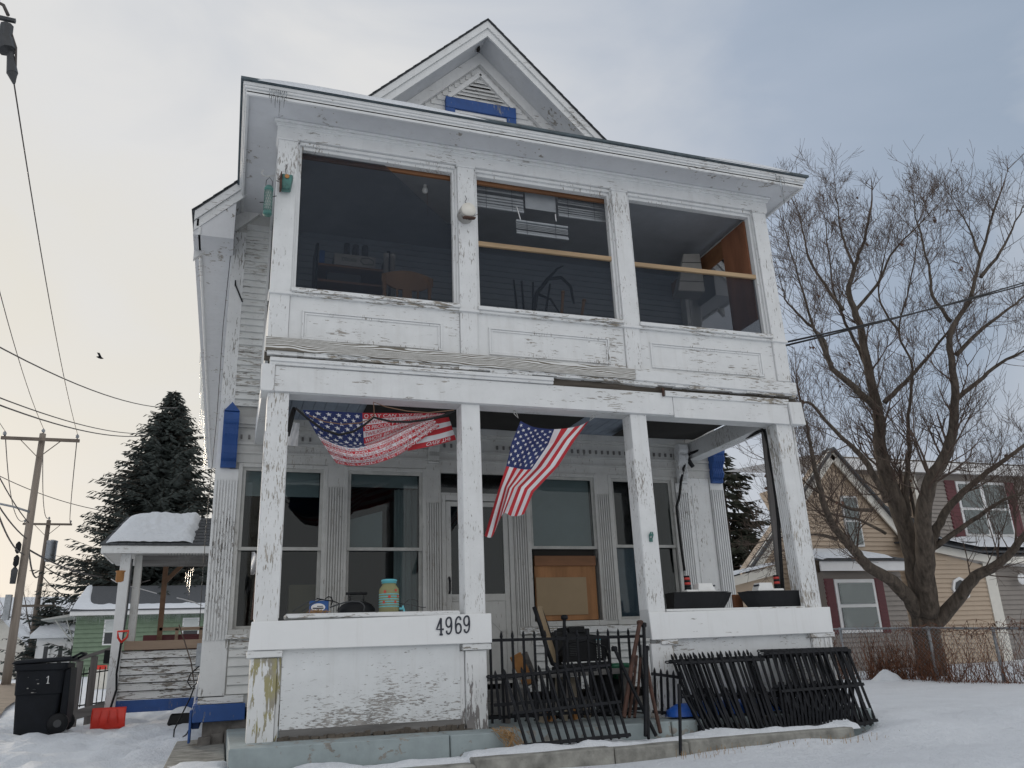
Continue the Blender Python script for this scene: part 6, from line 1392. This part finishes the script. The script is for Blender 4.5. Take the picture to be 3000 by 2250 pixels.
# ================================================================== trees
def conifer(label, x, y, Hh, Rm, mat, seed, name='spruce_tree', lev=62, nb=10, nt=20, bare=.04, pw=.85, top=1.0, cat='tree'):
    random.seed(seed); z0 = gz(x, y) - .2; t = thing(name, label, cat, (x, y, z0))
    MB().tube([(x, y, z0), (x, y, z0 + Hh * .5), (x + .1, y, z0 + Hh)], [Hh * .02, Hh * .012, .02], 8).obj('trunk', V['bark'], t, True)
    b = MB(); br = MB()
    for l in range(lev):
        f = bare + (1 - bare) * (l + random.random()) / lev; z_ = z0 + Hh * f; rad = Rm * (1 - f) ** pw * (.8 + .35 * random.random()) + .12
        for k in range(max(4, int(nb * (1 - f * .4)))):
            a = random.uniform(0, 2 * math.pi); L = rad * random.uniform(.6, 1.12); d = Vector((math.cos(a), math.sin(a), 0)); P = []
            dr = random.uniform(.12, .3)
            for i in range(5): q = i / 4; P.append(Vector((x, y, z_)) + d * L * q + Vector((0, 0, -dr * L * q + .16 * L * q * q * q)))
            br.tube(P, [.03 * (1 - i / 5) + .006 for i in range(5)], 3, False)
            m_ = max(5, int(nt * L / Rm) + 3)
            for i in range(m_):
                q = .12 + .88 * (i + random.random()) / m_; ii = min(3, int(q * 4)); c = P[ii].lerp(P[ii + 1], q * 4 - ii)
                s_ = random.choice((-1, 1)); w_ = Vector((-d.y, d.x, 0)) * s_; ln = (.30 + .6 * (1 - q) * min(1, L / 2)) * random.uniform(.6, 1.3)
                tp = c + (w_ * random.uniform(.35, .9) + d * random.uniform(.3, .8)).normalized() * ln + Vector((0, 0, -ln * random.uniform(.1, .65)))
                md = c.lerp(tp, .45); n_ = (tp - c).cross(Vector((0, 0, 1)));
                n_ = (n_.normalized() if n_.length > 1e-5 else Vector((1, 0, 0))) * ln * .12; u_ = Vector((0, 0, ln * .10))
                b.add([c, md + n_, tp, md - n_], [(0, 1, 2, 3)]); b.add([c, md + u_, tp, md - u_ * 1.6], [(0, 1, 2, 3)])
    br.obj('branches', V['bark'], t, fix=False)['kind'] = 'stuff'
    cr = b.obj('crown', V[mat], t, fix=False); return t
conifer('tall dark spruce tree behind the green house', -4.3, 47.5, 17.6, 7.8, 'needle', 3, lev=115, nb=16, nt=50, pw=.82)
conifer('ragged brownish evergreen seen through the right porch opening', *at(2150, 1700, 34).xy, 8.6, 2.9, 'needle2', 5, 'evergreen_tree', 40, 10, 22, .05, .5)
conifer('small dark evergreen at the left end of the green house', -9.6, 47, 4.6, 1.6, 'needle', 8, 'evergreen_bush', 26, 9, 14, .05, .6)
random.seed(21)
def spawn(b, p, d, L, r, lev, upb=.18, leaves=None, wig=.11):
    n = 4 if lev > 0 else 3; P = [p.copy()]; dd = d.normalized(); q = p.copy()
    for i in range(n):
        dd = (dd + Vector((rnd(-1, 1), rnd(-1, 1), rnd(-1, 1))) * wig + Vector((0, 0, upb * .5))).normalized(); q = q + dd * L / n; P.append(q.copy())
    b.tube(P, [max(.0028, r * (1 - .72 * i / n)) for i in range(n + 1)], 5 if r > .03 else 3, False)
    if leaves is not None and lev == 0 and random.random() < .002: leaves.append(P[-1])
    if lev <= 0: return
    k = random.randint(3, 4)
    for i in range(k):
        f = random.uniform(.25, 1); ii = min(n - 1, int(f * n)); c = P[ii].lerp(P[ii + 1], f * n - ii); t_ = (P[ii + 1] - P[ii]).normalized()
        sd = t_.orthogonal().normalized(); sd.rotate(Matrix.Rotation(rnd(0, 6.283), 3, t_)); a = rnd(.45, .95)
        spawn(b, c, t_ * math.cos(a) + sd * math.sin(a), L * rnd(.5, .8), r * rnd(.38, .55), lev - 1, upb, leaves, wig)
def limbtree(name, label, base, limbs, trunkr, deps, nsub, lev, Ls, leafn=True, group=None):
    t = thing(name, label, 'tree', base, group); tw = MB(); lv = []
    for pts, r0, r1 in limbs:
        P = [Vector(p_) for p_ in pts]; Q = []
        for k in range(len(P) - 1):
            p0, p1, p2, p3 = P[max(k - 1, 0)], P[k], P[k + 1], P[min(k + 2, len(P) - 1)]
            for f in range(4):
                u = f / 4; Q.append(.5 * ((2 * p1) + (p2 - p0) * u + (2 * p0 - 5 * p1 + 4 * p2 - p3) * u * u + (3 * p1 - p0 - 3 * p2 + p3) * u ** 3))
        Q.append(P[-1]); r0 *= .86; r1 *= .8; m = len(Q); rs = [r1 + (r0 - r1) * (1 - i / (m - 1)) ** 1.35 for i in range(m)]
        lb = MB().tube([q_ + Vector((rnd(-.02, .02), rnd(-.02, .02), 0)) if 0 < i < m - 1 else q_ for i, q_ in enumerate(Q)], rs, 10); lb.obj('limb', V['bark'], t, True)
        ns = max(3, int(nsub * sum((Q[i + 1] - Q[i]).length for i in range(m - 1))))
        for s_ in range(ns):
            f = .3 + .7 * (s_ + random.random()) / ns; i = min(m - 2, int(f * (m - 1))); c = Q[i]; d = (Q[i + 1] - Q[i]).normalized()
            sd = d.orthogonal().normalized(); sd.rotate(Matrix.Rotation(rnd(0, 6.283), 3, d)); a = rnd(.5, 1.0); rr_ = rs[i]
            spawn(tw, c, d * math.cos(a) + sd * math.sin(a), Ls * rnd(.5, 1.1) * (1.1 - .62 * f), min(.035, max(.009, rr_ * rnd(.16, .32))), lev, .24, lv)
        spawn(tw, Q[-1], (Q[-1] - Q[-2]), Ls * .5, r1, lev - 1, .2, lv)
    tw.obj('twigs', V['twig'], t, fix=False)['kind'] = 'stuff'
    if leafn and lv:
        b = MB()
        for p_ in lv:
            for k in range(2):
                o_ = p_ + Vector((rnd(-.05, .05), rnd(-.05, .05), rnd(-.06, .02))); b.add([o_, o_ + Vector((rnd(.02, .05), rnd(-.03, .03), -.03)), o_ + Vector((rnd(-.02, .02), 0, -.08)), o_ + Vector((rnd(-.05, -.02), rnd(-.03, .03), -.03))], [(0, 1, 2, 3)])
        b.obj('dead_leaves', V['leaf'], t, fix=False)['kind'] = 'stuff'
    return t
def px(l, d0, d1):
    n = len(l); return [at(u, v, d0 + (d1 - d0) * i / (n - 1)) for i, (u, v) in enumerate(l)]
z6 = zm(2200, 400, .5424)
c_ = lambda f, *P: [f(*p_) for p_ in P]
base = at(*B2(500, 1330), 17.2); base.z = gz(base.x, base.y) - .1
def pxb(l, d0, d1): return [base] + px(l, d0, d1)
limbs = [
 (pxb(c_(B2, (500, 1250), (480, 1100), (440, 900), (390, 650), (300, 430), (225, 200), (180, 0)) + c_(z6, (690, 1500), (640, 1280), (590, 1020), (530, 850), (560, 700), (610, 560), (650, 380)), 17.2, 18.2), .36, .03),
 (px(c_(B2, (520, 1180), (500, 950), (490, 700), (490, 450), (540, 250), (650, 70)) + c_(z6, (1095, 1560), (1100, 1330), (1075, 1080), (1180, 880), (1240, 650), (1330, 350)), 17.1, 16.2), .27, .025),
 (px(c_(B2, (450, 1180), (360, 1040), (240, 930), (100, 850), (0, 740)) + c_(A_, (1000, 900), (880, 720), (830, 520), (790, 330), (745, 130), (700, -60)), 17.2, 15.6), .19, .03),
 (px(c_(B2, (540, 1260), (640, 1180), (740, 1050), (850, 920), (990, 850), (1090, 760), (1185, 640), (1330, 470), (1500, 200), (1600, -200)), 17.1, 15.8), .19, .04),
 (px(c_(B2, (520, 760), (570, 620), (640, 480), (760, 340), (900, 220), (1050, 110), (1185, 10), (1350, -180), (1450, -480)), 17.0, 17.6), .13, .025),
 (px(c_(B2, (560, 720), (690, 630), (830, 530), (960, 440), (1080, 375), (1185, 340), (1400, 240)), 17.0, 16.0), .075, .02),
 (px(c_(B2, (380, 500), (365, 330), (380, 150), (385, -50)) + c_(z6, (850, 1500), (870, 1250), (800, 1050), (860, 800), (900, 560)), 17.4, 18.4), .085, .015),
 (px(c_(B2, (230, 400), (100, 150), (0, 20)) + c_(z6, (480, 1620), (330, 1450), (280, 1440)), 17.5, 16.8), .09, .03),
 (px(c_(z6, (690, 1480), (560, 1360), (440, 1250), (390, 1100), (310, 1010), (200, 900), (170, 820)), 17.6, 16.6), .10, .015),
 (px(c_(z6, (640, 1280), (560, 1100), (470, 920), (430, 700), (400, 450)), 17.9, 18.6), .06, .012),
 (px(c_(z6, (560, 950), (680, 800), (760, 640), (900, 480), (1000, 380)), 18.0, 18.8), .05, .012),
 (px(c_(z6, (720, 1440), (830, 1330), (950, 1200), (1060, 1060)), 17.4, 16.8), .07, .03),
 (px(c_(z6, (1085, 1440), (1220, 1330), (1350, 1220), (1475, 1160), (1640, 1050)), 16.6, 15.8), .06, .02),
 (px(c_(z6, (1110, 1180), (1230, 1060), (1380, 940), (1475, 860), (1600, 700)), 16.5, 17.2), .055, .015),
 (px(c_(z6, (1080, 1000), (980, 860), (960, 700), (900, 470), (880, 330)), 16.6, 16.2), .05, .012),
 (px(c_(z6, (440, 1250), (360, 1080), (300, 900), (240, 700), (190, 520)), 16.9, 16.4), .05, .012),
 (px(c_(z6, (500, 940), (400, 800), (310, 640), (270, 470), (250, 380)), 17.6, 17.9), .05, .012),
 (px(c_(z6, (560, 720), (500, 560), (470, 400), (455, 260)), 18.0, 18.4), .04, .01),
 (px(c_(z6, (1240, 650), (1180, 500), (1110, 380)), 16.2, 16.0), .035, .01),
 (px(c_(z6, (1240, 760), (1350, 620), (1430, 460), (1500, 330)), 16.3, 16.5), .045, .01),
 (px(c_(z6, (800, 1050), (700, 900), (700, 740), (740, 560)), 18.0, 18.3), .035, .01),
 (px(c_(A_, (950, 900), (840, 870), (760, 870), (560, 890), (380, 930)), 16.4, 15.8), .045, .01),
 (px(c_(A_, (1190, 700), (1060, 690), (960, 650), (800, 560), (650, 450), (420, 330)), 17.2, 16.2), .05, .012),
 (px(c_(A_, (1290, 860), (1120, 770), (980, 740), (800, 700), (480, 700)), 17.2, 16.4), .04, .01),
]
limbtree('bare_tree', 'large bare spreading tree with several trunks behind the chain-link fence', base, limbs, .4, None, 4.2, 3, 1.4)
def simpletree(label, x, y, Hh, seed, lev=3, nsub=2.2, grp='bare trees in the far left distance'):
    random.seed(seed); z0 = gz(x, y) - .1; B0 = Vector((x, y, z0)); L = []
    top = B0 + Vector((rnd(-.5, .5), 0, Hh * .75)); L.append(([B0, B0 + Vector((0, 0, Hh * .25)), B0.lerp(top, .6), top], Hh * .028, .03))
    for k in range(6):
        a = k / 6 * 6.283 + rnd(-.4, .4); f = rnd(.2, .5); c = B0.lerp(top, f); L.append(([c, c + Vector((math.cos(a) * Hh * .14, math.sin(a) * Hh * .14, Hh * .15)), c + Vector((math.cos(a) * Hh * .27, math.sin(a) * Hh * .27, Hh * .38))], Hh * .012, .025))
    limbtree('bare_tree', label, B0, L, 0, None, nsub, lev - 1, Hh * .19, False, grp)
simpletree('bare tree behind the farther utility pole', -12.4, 60, 8.5, 31)
simpletree('bare tree at the left edge behind the nearer pole', -15.6, 56, 7.0, 32)
simpletree('small bare tree further left on the horizon', -21, 70, 8.0, 33)
simpletree('bare tree between the pole and the green house in the distance', -11.5, 75, 6.5, 35)
random.seed(11)

# ================================================================== chain-link fence with vines
fp = [Vector((11.55, 8.6, 0)), Vector((11.75, 7.2, 0)), Vector((12.3, 5.45, 0)), Vector((12.5, 4.2, 0)), Vector((12.6, 3.2, 0)), Vector((12.7, 1.6, 0))]
for p_ in fp: p_.z = gz(p_.x, p_.y)
FT = thing('chain_link_fence', 'rusty chain-link fence overgrown with dead vines along the right yard', 'fence', (12.2, 5.5, -.1)); fh = .95
zt_ = [.90, .87, .80, .73, .70, .68]
for i, p_ in enumerate(fp): MB().tube([(p_.x, p_.y, p_.z - .3), (p_.x, p_.y, zt_[i] + .03)], .028, 8).obj('post', V['galv'], FT, True)
b = MB(); b.tube([(p_.x, p_.y, z_) for p_, z_ in zip(fp, zt_)], .02, 6); b.obj('top_rail', V['galv'], FT, True)
b = MB()
for i in range(len(fp) - 1):
    a, c = fp[i], fp[i + 1]; L = (c - a).length; n = int(L / .075)
    def F(s, h): q = a.lerp(c, min(1, max(0, s))); return Vector((q.x, q.y, q.z - .05 + h * ((zt_[i] + (zt_[i + 1] - zt_[i]) * s) - q.z + .05)))
    for k in range(-13, n):
        for sg in (0, 1):
            s0 = k / n; s1 = (k + 13) / n
            p0s, p1s = (s0, s1); h0, h1 = 0, 1
            if p0s < 0: h0 = -p0s / (p1s - p0s); p0s = 0
            if p1s > 1: h1 = 1 - (p1s - 1) / (k + 13 - k) * n; p1s = 1
            if h1 <= h0: continue
            if sg: b.tube([F(p0s, 1 - h0), F(p1s, 1 - h1)], .0028, 3, False)
            else: b.tube([F(p0s, h0), F(p1s, h1)], .0028, 3, False)
b.obj('wire_mesh', V['galv'], FT, fix=False)['kind'] = 'stuff'
b = MB(); lb = MB()
def fpt(s):
    i = min(len(fp) - 2, int(s)); return fp[i].lerp(fp[i + 1], s - i)
for k in range(620):
    s = random.choice((rnd(.3, 1.7), rnd(1.25, 2.35), rnd(1.3, 2.0), rnd(2.2, 4.6))); q = fpt(s); hm = rnd(.3, 1.02) if rnd(0, 1) < .8 else 1.12
    P = [q + Vector((rnd(-.12, .12), rnd(-.1, .1), -.02))]; top = .93 * hm
    for j in range(1, 5): P.append(P[-1] + Vector((rnd(-.1, .1), rnd(-.13, .13), top / 4 * rnd(.6, 1.3))))
    if P[-1].z - q.z > 1.05: P[-1].z = q.z + 1.0
    b.tube(P, [.0055, .005, .004, .003, .002], 3, False)
    for j in range(3):
        o_ = P[random.randint(1, 4)]; e = o_ + Vector((rnd(-.09, .09), rnd(-.14, .14), rnd(-.12, .12))); b.tube([o_, e], .0022, 3, False)
        if rnd(0, 1) < .3: lb.add([e, e + Vector((.02, rnd(.01, .04), -.02)), e + Vector((0, 0, -.055)), e + Vector((-.02, rnd(-.04, -.01), -.02))], [(0, 1, 2, 3)])
for k in range(46):
    s = rnd(1.6, 4.8); q = fpt(s); P = [q + Vector((0, 0, .85))]
    for j in range(5): P.append(P[-1] + Vector((rnd(-.05, .05), -rnd(.05, .25), rnd(-.09, .12))))
    b.tube(P, .004, 3, False)
    for e in P[2:]: lb.add([e, e + Vector((.02, .03, -.02)), e + Vector((0, 0, -.06)), e + Vector((-.02, -.03, -.02))], [(0, 1, 2, 3)])
vn = thing('dead_vines', 'mass of rust-brown dead vines climbing the chain-link fence', 'vines', (12.2, 5.6, -.1)); vn['kind'] = 'stuff'
b.obj('stems', V['vine'], vn, fix=False)['kind'] = 'stuff'; lb.obj('leaves', V['leaf'], vn, fix=False)['kind'] = 'stuff'
def fsm(i, j): a = i * 6.283; r_ = .26 * (1 - j) * (1 + .25 * noise.noise(Vector((math.cos(a) * 1.5, math.sin(a) * 1.5, 3)))); q = fpt(1.55); return (q.x - .3 + r_ * math.cos(a) * 1.1, q.y - .1 + r_ * math.sin(a) * 1.3, q.z - .04 + .24 * math.sin(j * math.pi / 2) + .03 * noise.noise(Vector((math.cos(a), math.sin(a), j * 3))))
snowstrip('snow_mound', 'rounded mound of snow at the foot of the vine-covered fence', fsm, 22, 8)
b = MB()
for k in range(260):
    s = rnd(.3, 4.9); q = fpt(s) + Vector((rnd(-.5, .15), rnd(-.2, .2), .01)); b.tube([q - Vector((0, 0, .02)), q + Vector((rnd(-.06, .06), rnd(-.06, .06), rnd(.0, .06)))], .004, 3, False)
tag(b.obj('leaf_litter', V['vine']), 'scattered dead stalks on the snow along the fence foot', 'litter', kind='stuff')

# ================================================================== tan neighbour house
NB = thing('tan_house', 'tan vinyl-sided neighbour house with maroon shutters behind the bare tree', 'house', (15.5, 10, -.2))
YG, YB, YR2, YD = 10.3, 9.35, 9.7, 10.9
def nb(f, a, c, y): return onY(*f(a, c), y)
def course(par, x0, x1, z0, z1, y, mat, h=.115): claps(par, x0, x1, z0, z1, y, V[mat], h, 'siding_course', .032)
ap_ = nb(A_, 900, 335, YG); lw = nb(A_, 372, 1090, YG); rw = nb(B2, 320, 640, YG)
axx, azz = ap_.x, ap_.z + .05; sl = (azz - rw.z) / (rw.x - axx); xl_ = axx - (azz - lw.z) / sl
xl_ = lw.x
b = MB(); b.prism([(xl_, YG, -.3), (rw.x + 1.6, YG, -.3), (rw.x + 1.6, YG, rw.z - .6), (rw.x, YG, rw.z), (axx, YG, azz), (xl_, YG, lw.z)], (0, .6, 0)); gwal = b.obj('gable_wall', V['tan'], NB)
z_ = .0
slL = (azz - lw.z) / (axx - xl_)
while z_ < azz - .15:
    zt2 = z_ + .115; xa = xl_ if zt2 < lw.z else axx - (azz - zt2) / slL; xb = rw.x + .2 if zt2 < rw.z - .2 else axx + (azz - zt2) / sl
    if xb - xa > .15: link('siding_course', clap_mesh('siding_course', xb - xa, .12, V['tan'], .032), gwal, (xa, YG - .002, z_))
    z_ += .115
for (xa, za, xb, zb_) in ((axx, azz, rw.x + .35, azz - sl * (rw.x + .35 - axx)), (axx, azz, xl_ - .35, azz - slL * (axx - xl_ + .35))):
    b = MB(); b.bar((xa, YG - .12, za + .02), (xb, YG - .12, zb_ + .02), .05, .26, (0, 0, 1)); b.obj('rake_board', V['cream'], NB)
    b = MB(); d = .16; yk = YG + (.25 if xb > xa else -.02); b.hexa([(xa, YG - .25, za + .12), (xb, YG - .25, zb_ + .12), (xb, yk, zb_ + .12), (xa, yk, za + .12), (xa, YG - .25, za + .2), (xb, YG - .25, zb_ + .2), (xb, yk, zb_ + .2), (xa, yk, za + .2)]); b.obj('roof', V['shingle'], NB)
def nwin(p0, p1, y, panes, par=NB, fr=.07, sh=None, name='window'):
    x0, x1, z0, z1 = min(p0.x, p1.x), max(p0.x, p1.x), min(p0.z, p1.z), max(p0.z, p1.z)
    w_ = MB().box(x0, x1, y - .06, y, z0, z1).obj(name, V['vwhite'], par, bev=.008); n = panes
    for k in range(n):
        a = x0 + (x1 - x0) * k / n; c = x0 + (x1 - x0) * (k + 1) / n; zm_ = (z0 + z1) / 2
        for (u, v) in ((z0 + fr, zm_ - fr * .45), (zm_ + fr * .45, z1 - fr)):
            MB().box(a + fr, c - fr, y - .075, y - .062, u, v).obj('pane_backing', V['darkgrey'], w_); MB().box(a + fr, c - fr, y - .085, y - .08, u, v).obj('pane', V['glass'], w_)
    if sh:
        for (a, c) in ((x0 - sh - .01, x0 - .01), (x1 + .01, x1 + sh + .01)):
            s_ = MB().box(a, c, y - .04, y, z0 - .02, z1 + .02).obj('shutter', V['maroon'], par); m = 14
            for k in range(m): q = z0 + (z1 - z0) * k / m; MB().box(a + .03, c - .03, y - .052, y - .04, q + .01, q + .055).obj('louvre', V['maroon'], s_)
    return w_
nwin(nb(A_, 965, 600, YG), nb(A_, 1140, 955, YG), YG, 1, fr=.06)
# lower bump-out with its window
p0 = nb(A_, 808, 1070, YB); p1 = nb(B2, 335, 870, YB); zb_ = -.3
b = MB(); b.box(p0.x + .12, p1.x - .1, YB, YG, zb_, p0.z - .2); bw_ = b.obj('bump_out', V['taupe'], NB); course(bw_, p0.x + .11, p1.x - .09, -.2, p0.z - .2, YB - .002, 'taupe')
b = MB(); b.box(p0.x - .1, p1.x + .05, YB - .3, YB - .24, p0.z - .2, p0.z + .02); b.obj('fascia', V['vwhite'], NB)
b = MB(); b.hexa([(p0.x - .1, YB - .34, p0.z + .02), (p1.x + .05, YB - .34, p0.z + .02), (p1.x + .05, YG, p0.z + .3), (p0.x - .1, YG, p0.z + .3), (p0.x - .1, YB - .34, p0.z + .06), (p1.x + .05, YB - .34, p0.z + .06), (p1.x + .05, YG, p0.z + .36), (p0.x - .1, YG, p0.z + .36)]); b.obj('bump_out_roof', V['shingle'], NB)
def fsq(i, j): return (p0.x - .05 + i * 2.2, YB - .32 + j * 1.2, p0.z + .06 + .3 * j + .12 * min(1, 8 * min(i, 1 - i, j + .01)) ** .5)
snowstrip('bump_out_snow', 'snow on the low roof over the maroon-shuttered window of the tan house', fsq, 20, 8)
nwin(nb(A_, 920, 1180, YB), nb(A_, 1262, 1545, YB), YB, 1, fr=.09, sh=.26)
# lean-to at the left, its rake with snow
a = nb(A_, 560, 1092, YB + .3); c = nb(A_, 190, 1188, YB + .3)
b = MB(); b.bar((c.x, YB + .3, c.z - .05), (a.x, YB + .3, a.z - .05), .06, .2); b.obj('lean_to_rake', V['cream'], NB)
b = MB(); b.prism([(c.x + .2, YB + .36, -.3), (a.x, YB + .36, -.3), (a.x, YB + .36, a.z - .1), (c.x + .2, YB + .36, c.z - .08)], (0, 1, 0)); lt_ = b.obj('lean_to_wall', V['tan'], NB); course(lt_, c.x + .2, a.x, -.1, c.z - .25, YB + .355, 'tan')
def fsl(i, j): q = c.lerp(a, i); return (q.x, YB + .22 + j * .9, q.z + .06 + .09 * min(1, 6 * min(j + .02, i + .05, 1.05 - i)) ** .5 + .015 * noise.noise(Vector((i * 12, j * 5, 0))))
snowstrip('lean_to_snow', 'band of snow on the sloping lean-to roof of the tan house', fsl, 24, 6)
# right wing: tan wall with octagonal window, corner board, taupe front, snowy porch roof
p0 = nb(B2, 575, 760, YR2); p1 = nb(B2, 890, 840, YR2); p2 = nb(B2, 960, 840, YR2)
b = MB(); b.prism([(p0.x - .6, YR2, -.3), (p1.x, YR2, -.3), (p1.x, YR2, p1.z), (p0.x - .6, YR2, p0.z + .14)], (0, 1, 0)); rwg = b.obj('right_wing_wall', V['tan'], NB)
z_ = -.1
while z_ < p0.z:
    xa = p0.x - .6; xb = p1.x if z_ + .12 < p1.z else p0.x + (p1.x - p0.x) * max(0, (p0.z - z_ - .12)) / (p0.z - p1.z)
    if xb > xa + .1: link('siding_course', clap_mesh('siding_course', xb - xa, .12, V['tan'], .032), rwg, (xa, YR2 - .002, z_))
    z_ += .115
MB().box(p1.x, p2.x, YR2 - .05, YR2 + .1, -.3, p1.z + .05).obj('corner_board', V['cream'], NB)
b = MB(); b.box(p2.x, p2.x + 4, YR2 + .02, YR2 + 1, -.3, p1.z - .05); gwg = b.obj('wing_front', V['taupe'], NB); course(gwg, p2.x, p2.x + 4, -.2, p1.z - .05, YR2 + .018, 'taupe', .125)
b = MB(); b.bar((p0.x - .7, YR2 - .1, p0.z + .2), (p2.x + .05, YR2 - .1, p2.z + .1), .05, .2); b.box(p2.x + .05, p2.x + 4.5, YR2 - .3, YR2 - .24, p2.z + .0, p2.z + .17); b.obj('wing_fascia', V['cream'], NB)
def fsw(i, j): return (p0.x - .75 + i * 7, YR2 - .32 + j * 1.3, (p0.z + .32 - .32 * min(1, i * 3.6) + .1) + .42 * j * min(1, i * 2 + .2) + .07 * min(1, 8 * min(j + .02, i)) ** .5)
snowstrip('wing_snow', 'broad snow cover on the right wing roof of the tan house', fsw, 40, 8)
b = MB(); b.prism([(p0.x - .75, YR2 - .3, p0.z + .28), (p0.x + 1.2, YR2 - .3, p0.z - .02), (p0.x + 6.3, YR2 - .3, p0.z - .02), (p0.x + 6.3, YR2 + 1.2, p0.z + .45), (p0.x - .75, YR2 + 1.2, p0.z + .35)], (0, 0, .04)); b.obj('wing_roof', V['shingle'], NB)
oc = nb(B2, 738, 1008, YR2); r_ = abs(nb(B2, 675, 1008, YR2).x - oc.x)
b = MB(); b.lathe((oc.x, YR2 - .03, oc.z), [(r_, -.04), (r_, .03)], 8, 'y'); ow = b.obj('octagonal_window', V['vwhite'], NB); ow.rotation_euler = (0, 0, 0)
MB().lathe((oc.x, YR2 - .075, oc.z), [(r_ * .74, -.003), (r_ * .74, .004)], 8, 'y').obj('pane', V['darkgrey'], ow)
p_ = nb(B2, 1125, 945, YR2); tag(MB().lathe((p_.x, YR2 - .2, p_.z), [(.02, -.02), (.13, -.012), (.15, .0), (.13, .012)], 18, 'y').obj('wall_plaque', V['vwhite'], None, True), 'round white ornament hanging on the right wing of the tan house', 'ornament')
b = MB(); b.quad((axx - .2, YG + .3, 4.55), (rw.x + 3, YG + .3, 2.6), (rw.x + 3, YD + 1.2, 4.6), (axx + .2, YD + 1.2, 4.95)); b.obj('main_roof', V['shingle'], NB)
# dormer
d0 = nb(B2, 420, 215, YD); d1 = nb(B2, 470, 690, YD)
b = MB(); b.box(d0.x, d0.x + 7, YD, YD + 5, d1.z - .3, d0.z); dm = b.obj('dormer', V['taupe'], NB); course(dm, d0.x, d0.x + 7, d1.z - .2, d0.z - .05, YD - .002, 'taupe')
MB().box(d0.x - .12, d0.x, YD - .05, YD + .06, d1.z - .6, d0.z).obj('corner_board', V['cream'], NB)
b = MB(); b.box(d0.x - 3.2, d0.x + 7.5, YD - .35, YD - .28, d0.z + .0, d0.z + .3); b.obj('dormer_fascia', V['vwhite'], NB)
b = MB(); b.box(d0.x - 3.2, d0.x + 7.5, YD - .28, YD + .5, d0.z, d0.z + .03); b.obj('dormer_soffit', V['taupe'], NB)
def fsd(i, j): return (d0.x - 3.2 + i * 10.5, YD - .36 + j * 5, d0.z + .3 + .55 * j + .16 * min(1, 12 * (j + .005)) ** .5)
snowstrip('dormer_snow', 'thick snow on the flat dormer roof of the tan house', fsd, 30, 8)
b = MB(); b.prism([(d0.x - 3.0, YD + .2, d0.z), (d0.x - .1, YD + .2, d0.z), (d0.x - .1, YD + .2, d1.z - .8), (d0.x - 1.6, YD + .2, d1.z - .8)], (0, 3, 0)); b.obj('dormer_cheek', V['tan'], NB)
nwin(nb(B2, 695, 262, YD), nb(B2, 1120, 650, YD), YD, 2, fr=.085, sh=.38)
b = MB(); b.box(d0.x + .2, d0.x + 7, YD - .4, YD, d1.z - .35, d1.z - .12); b.obj('dark_roof_band', V['shingle'], NB)
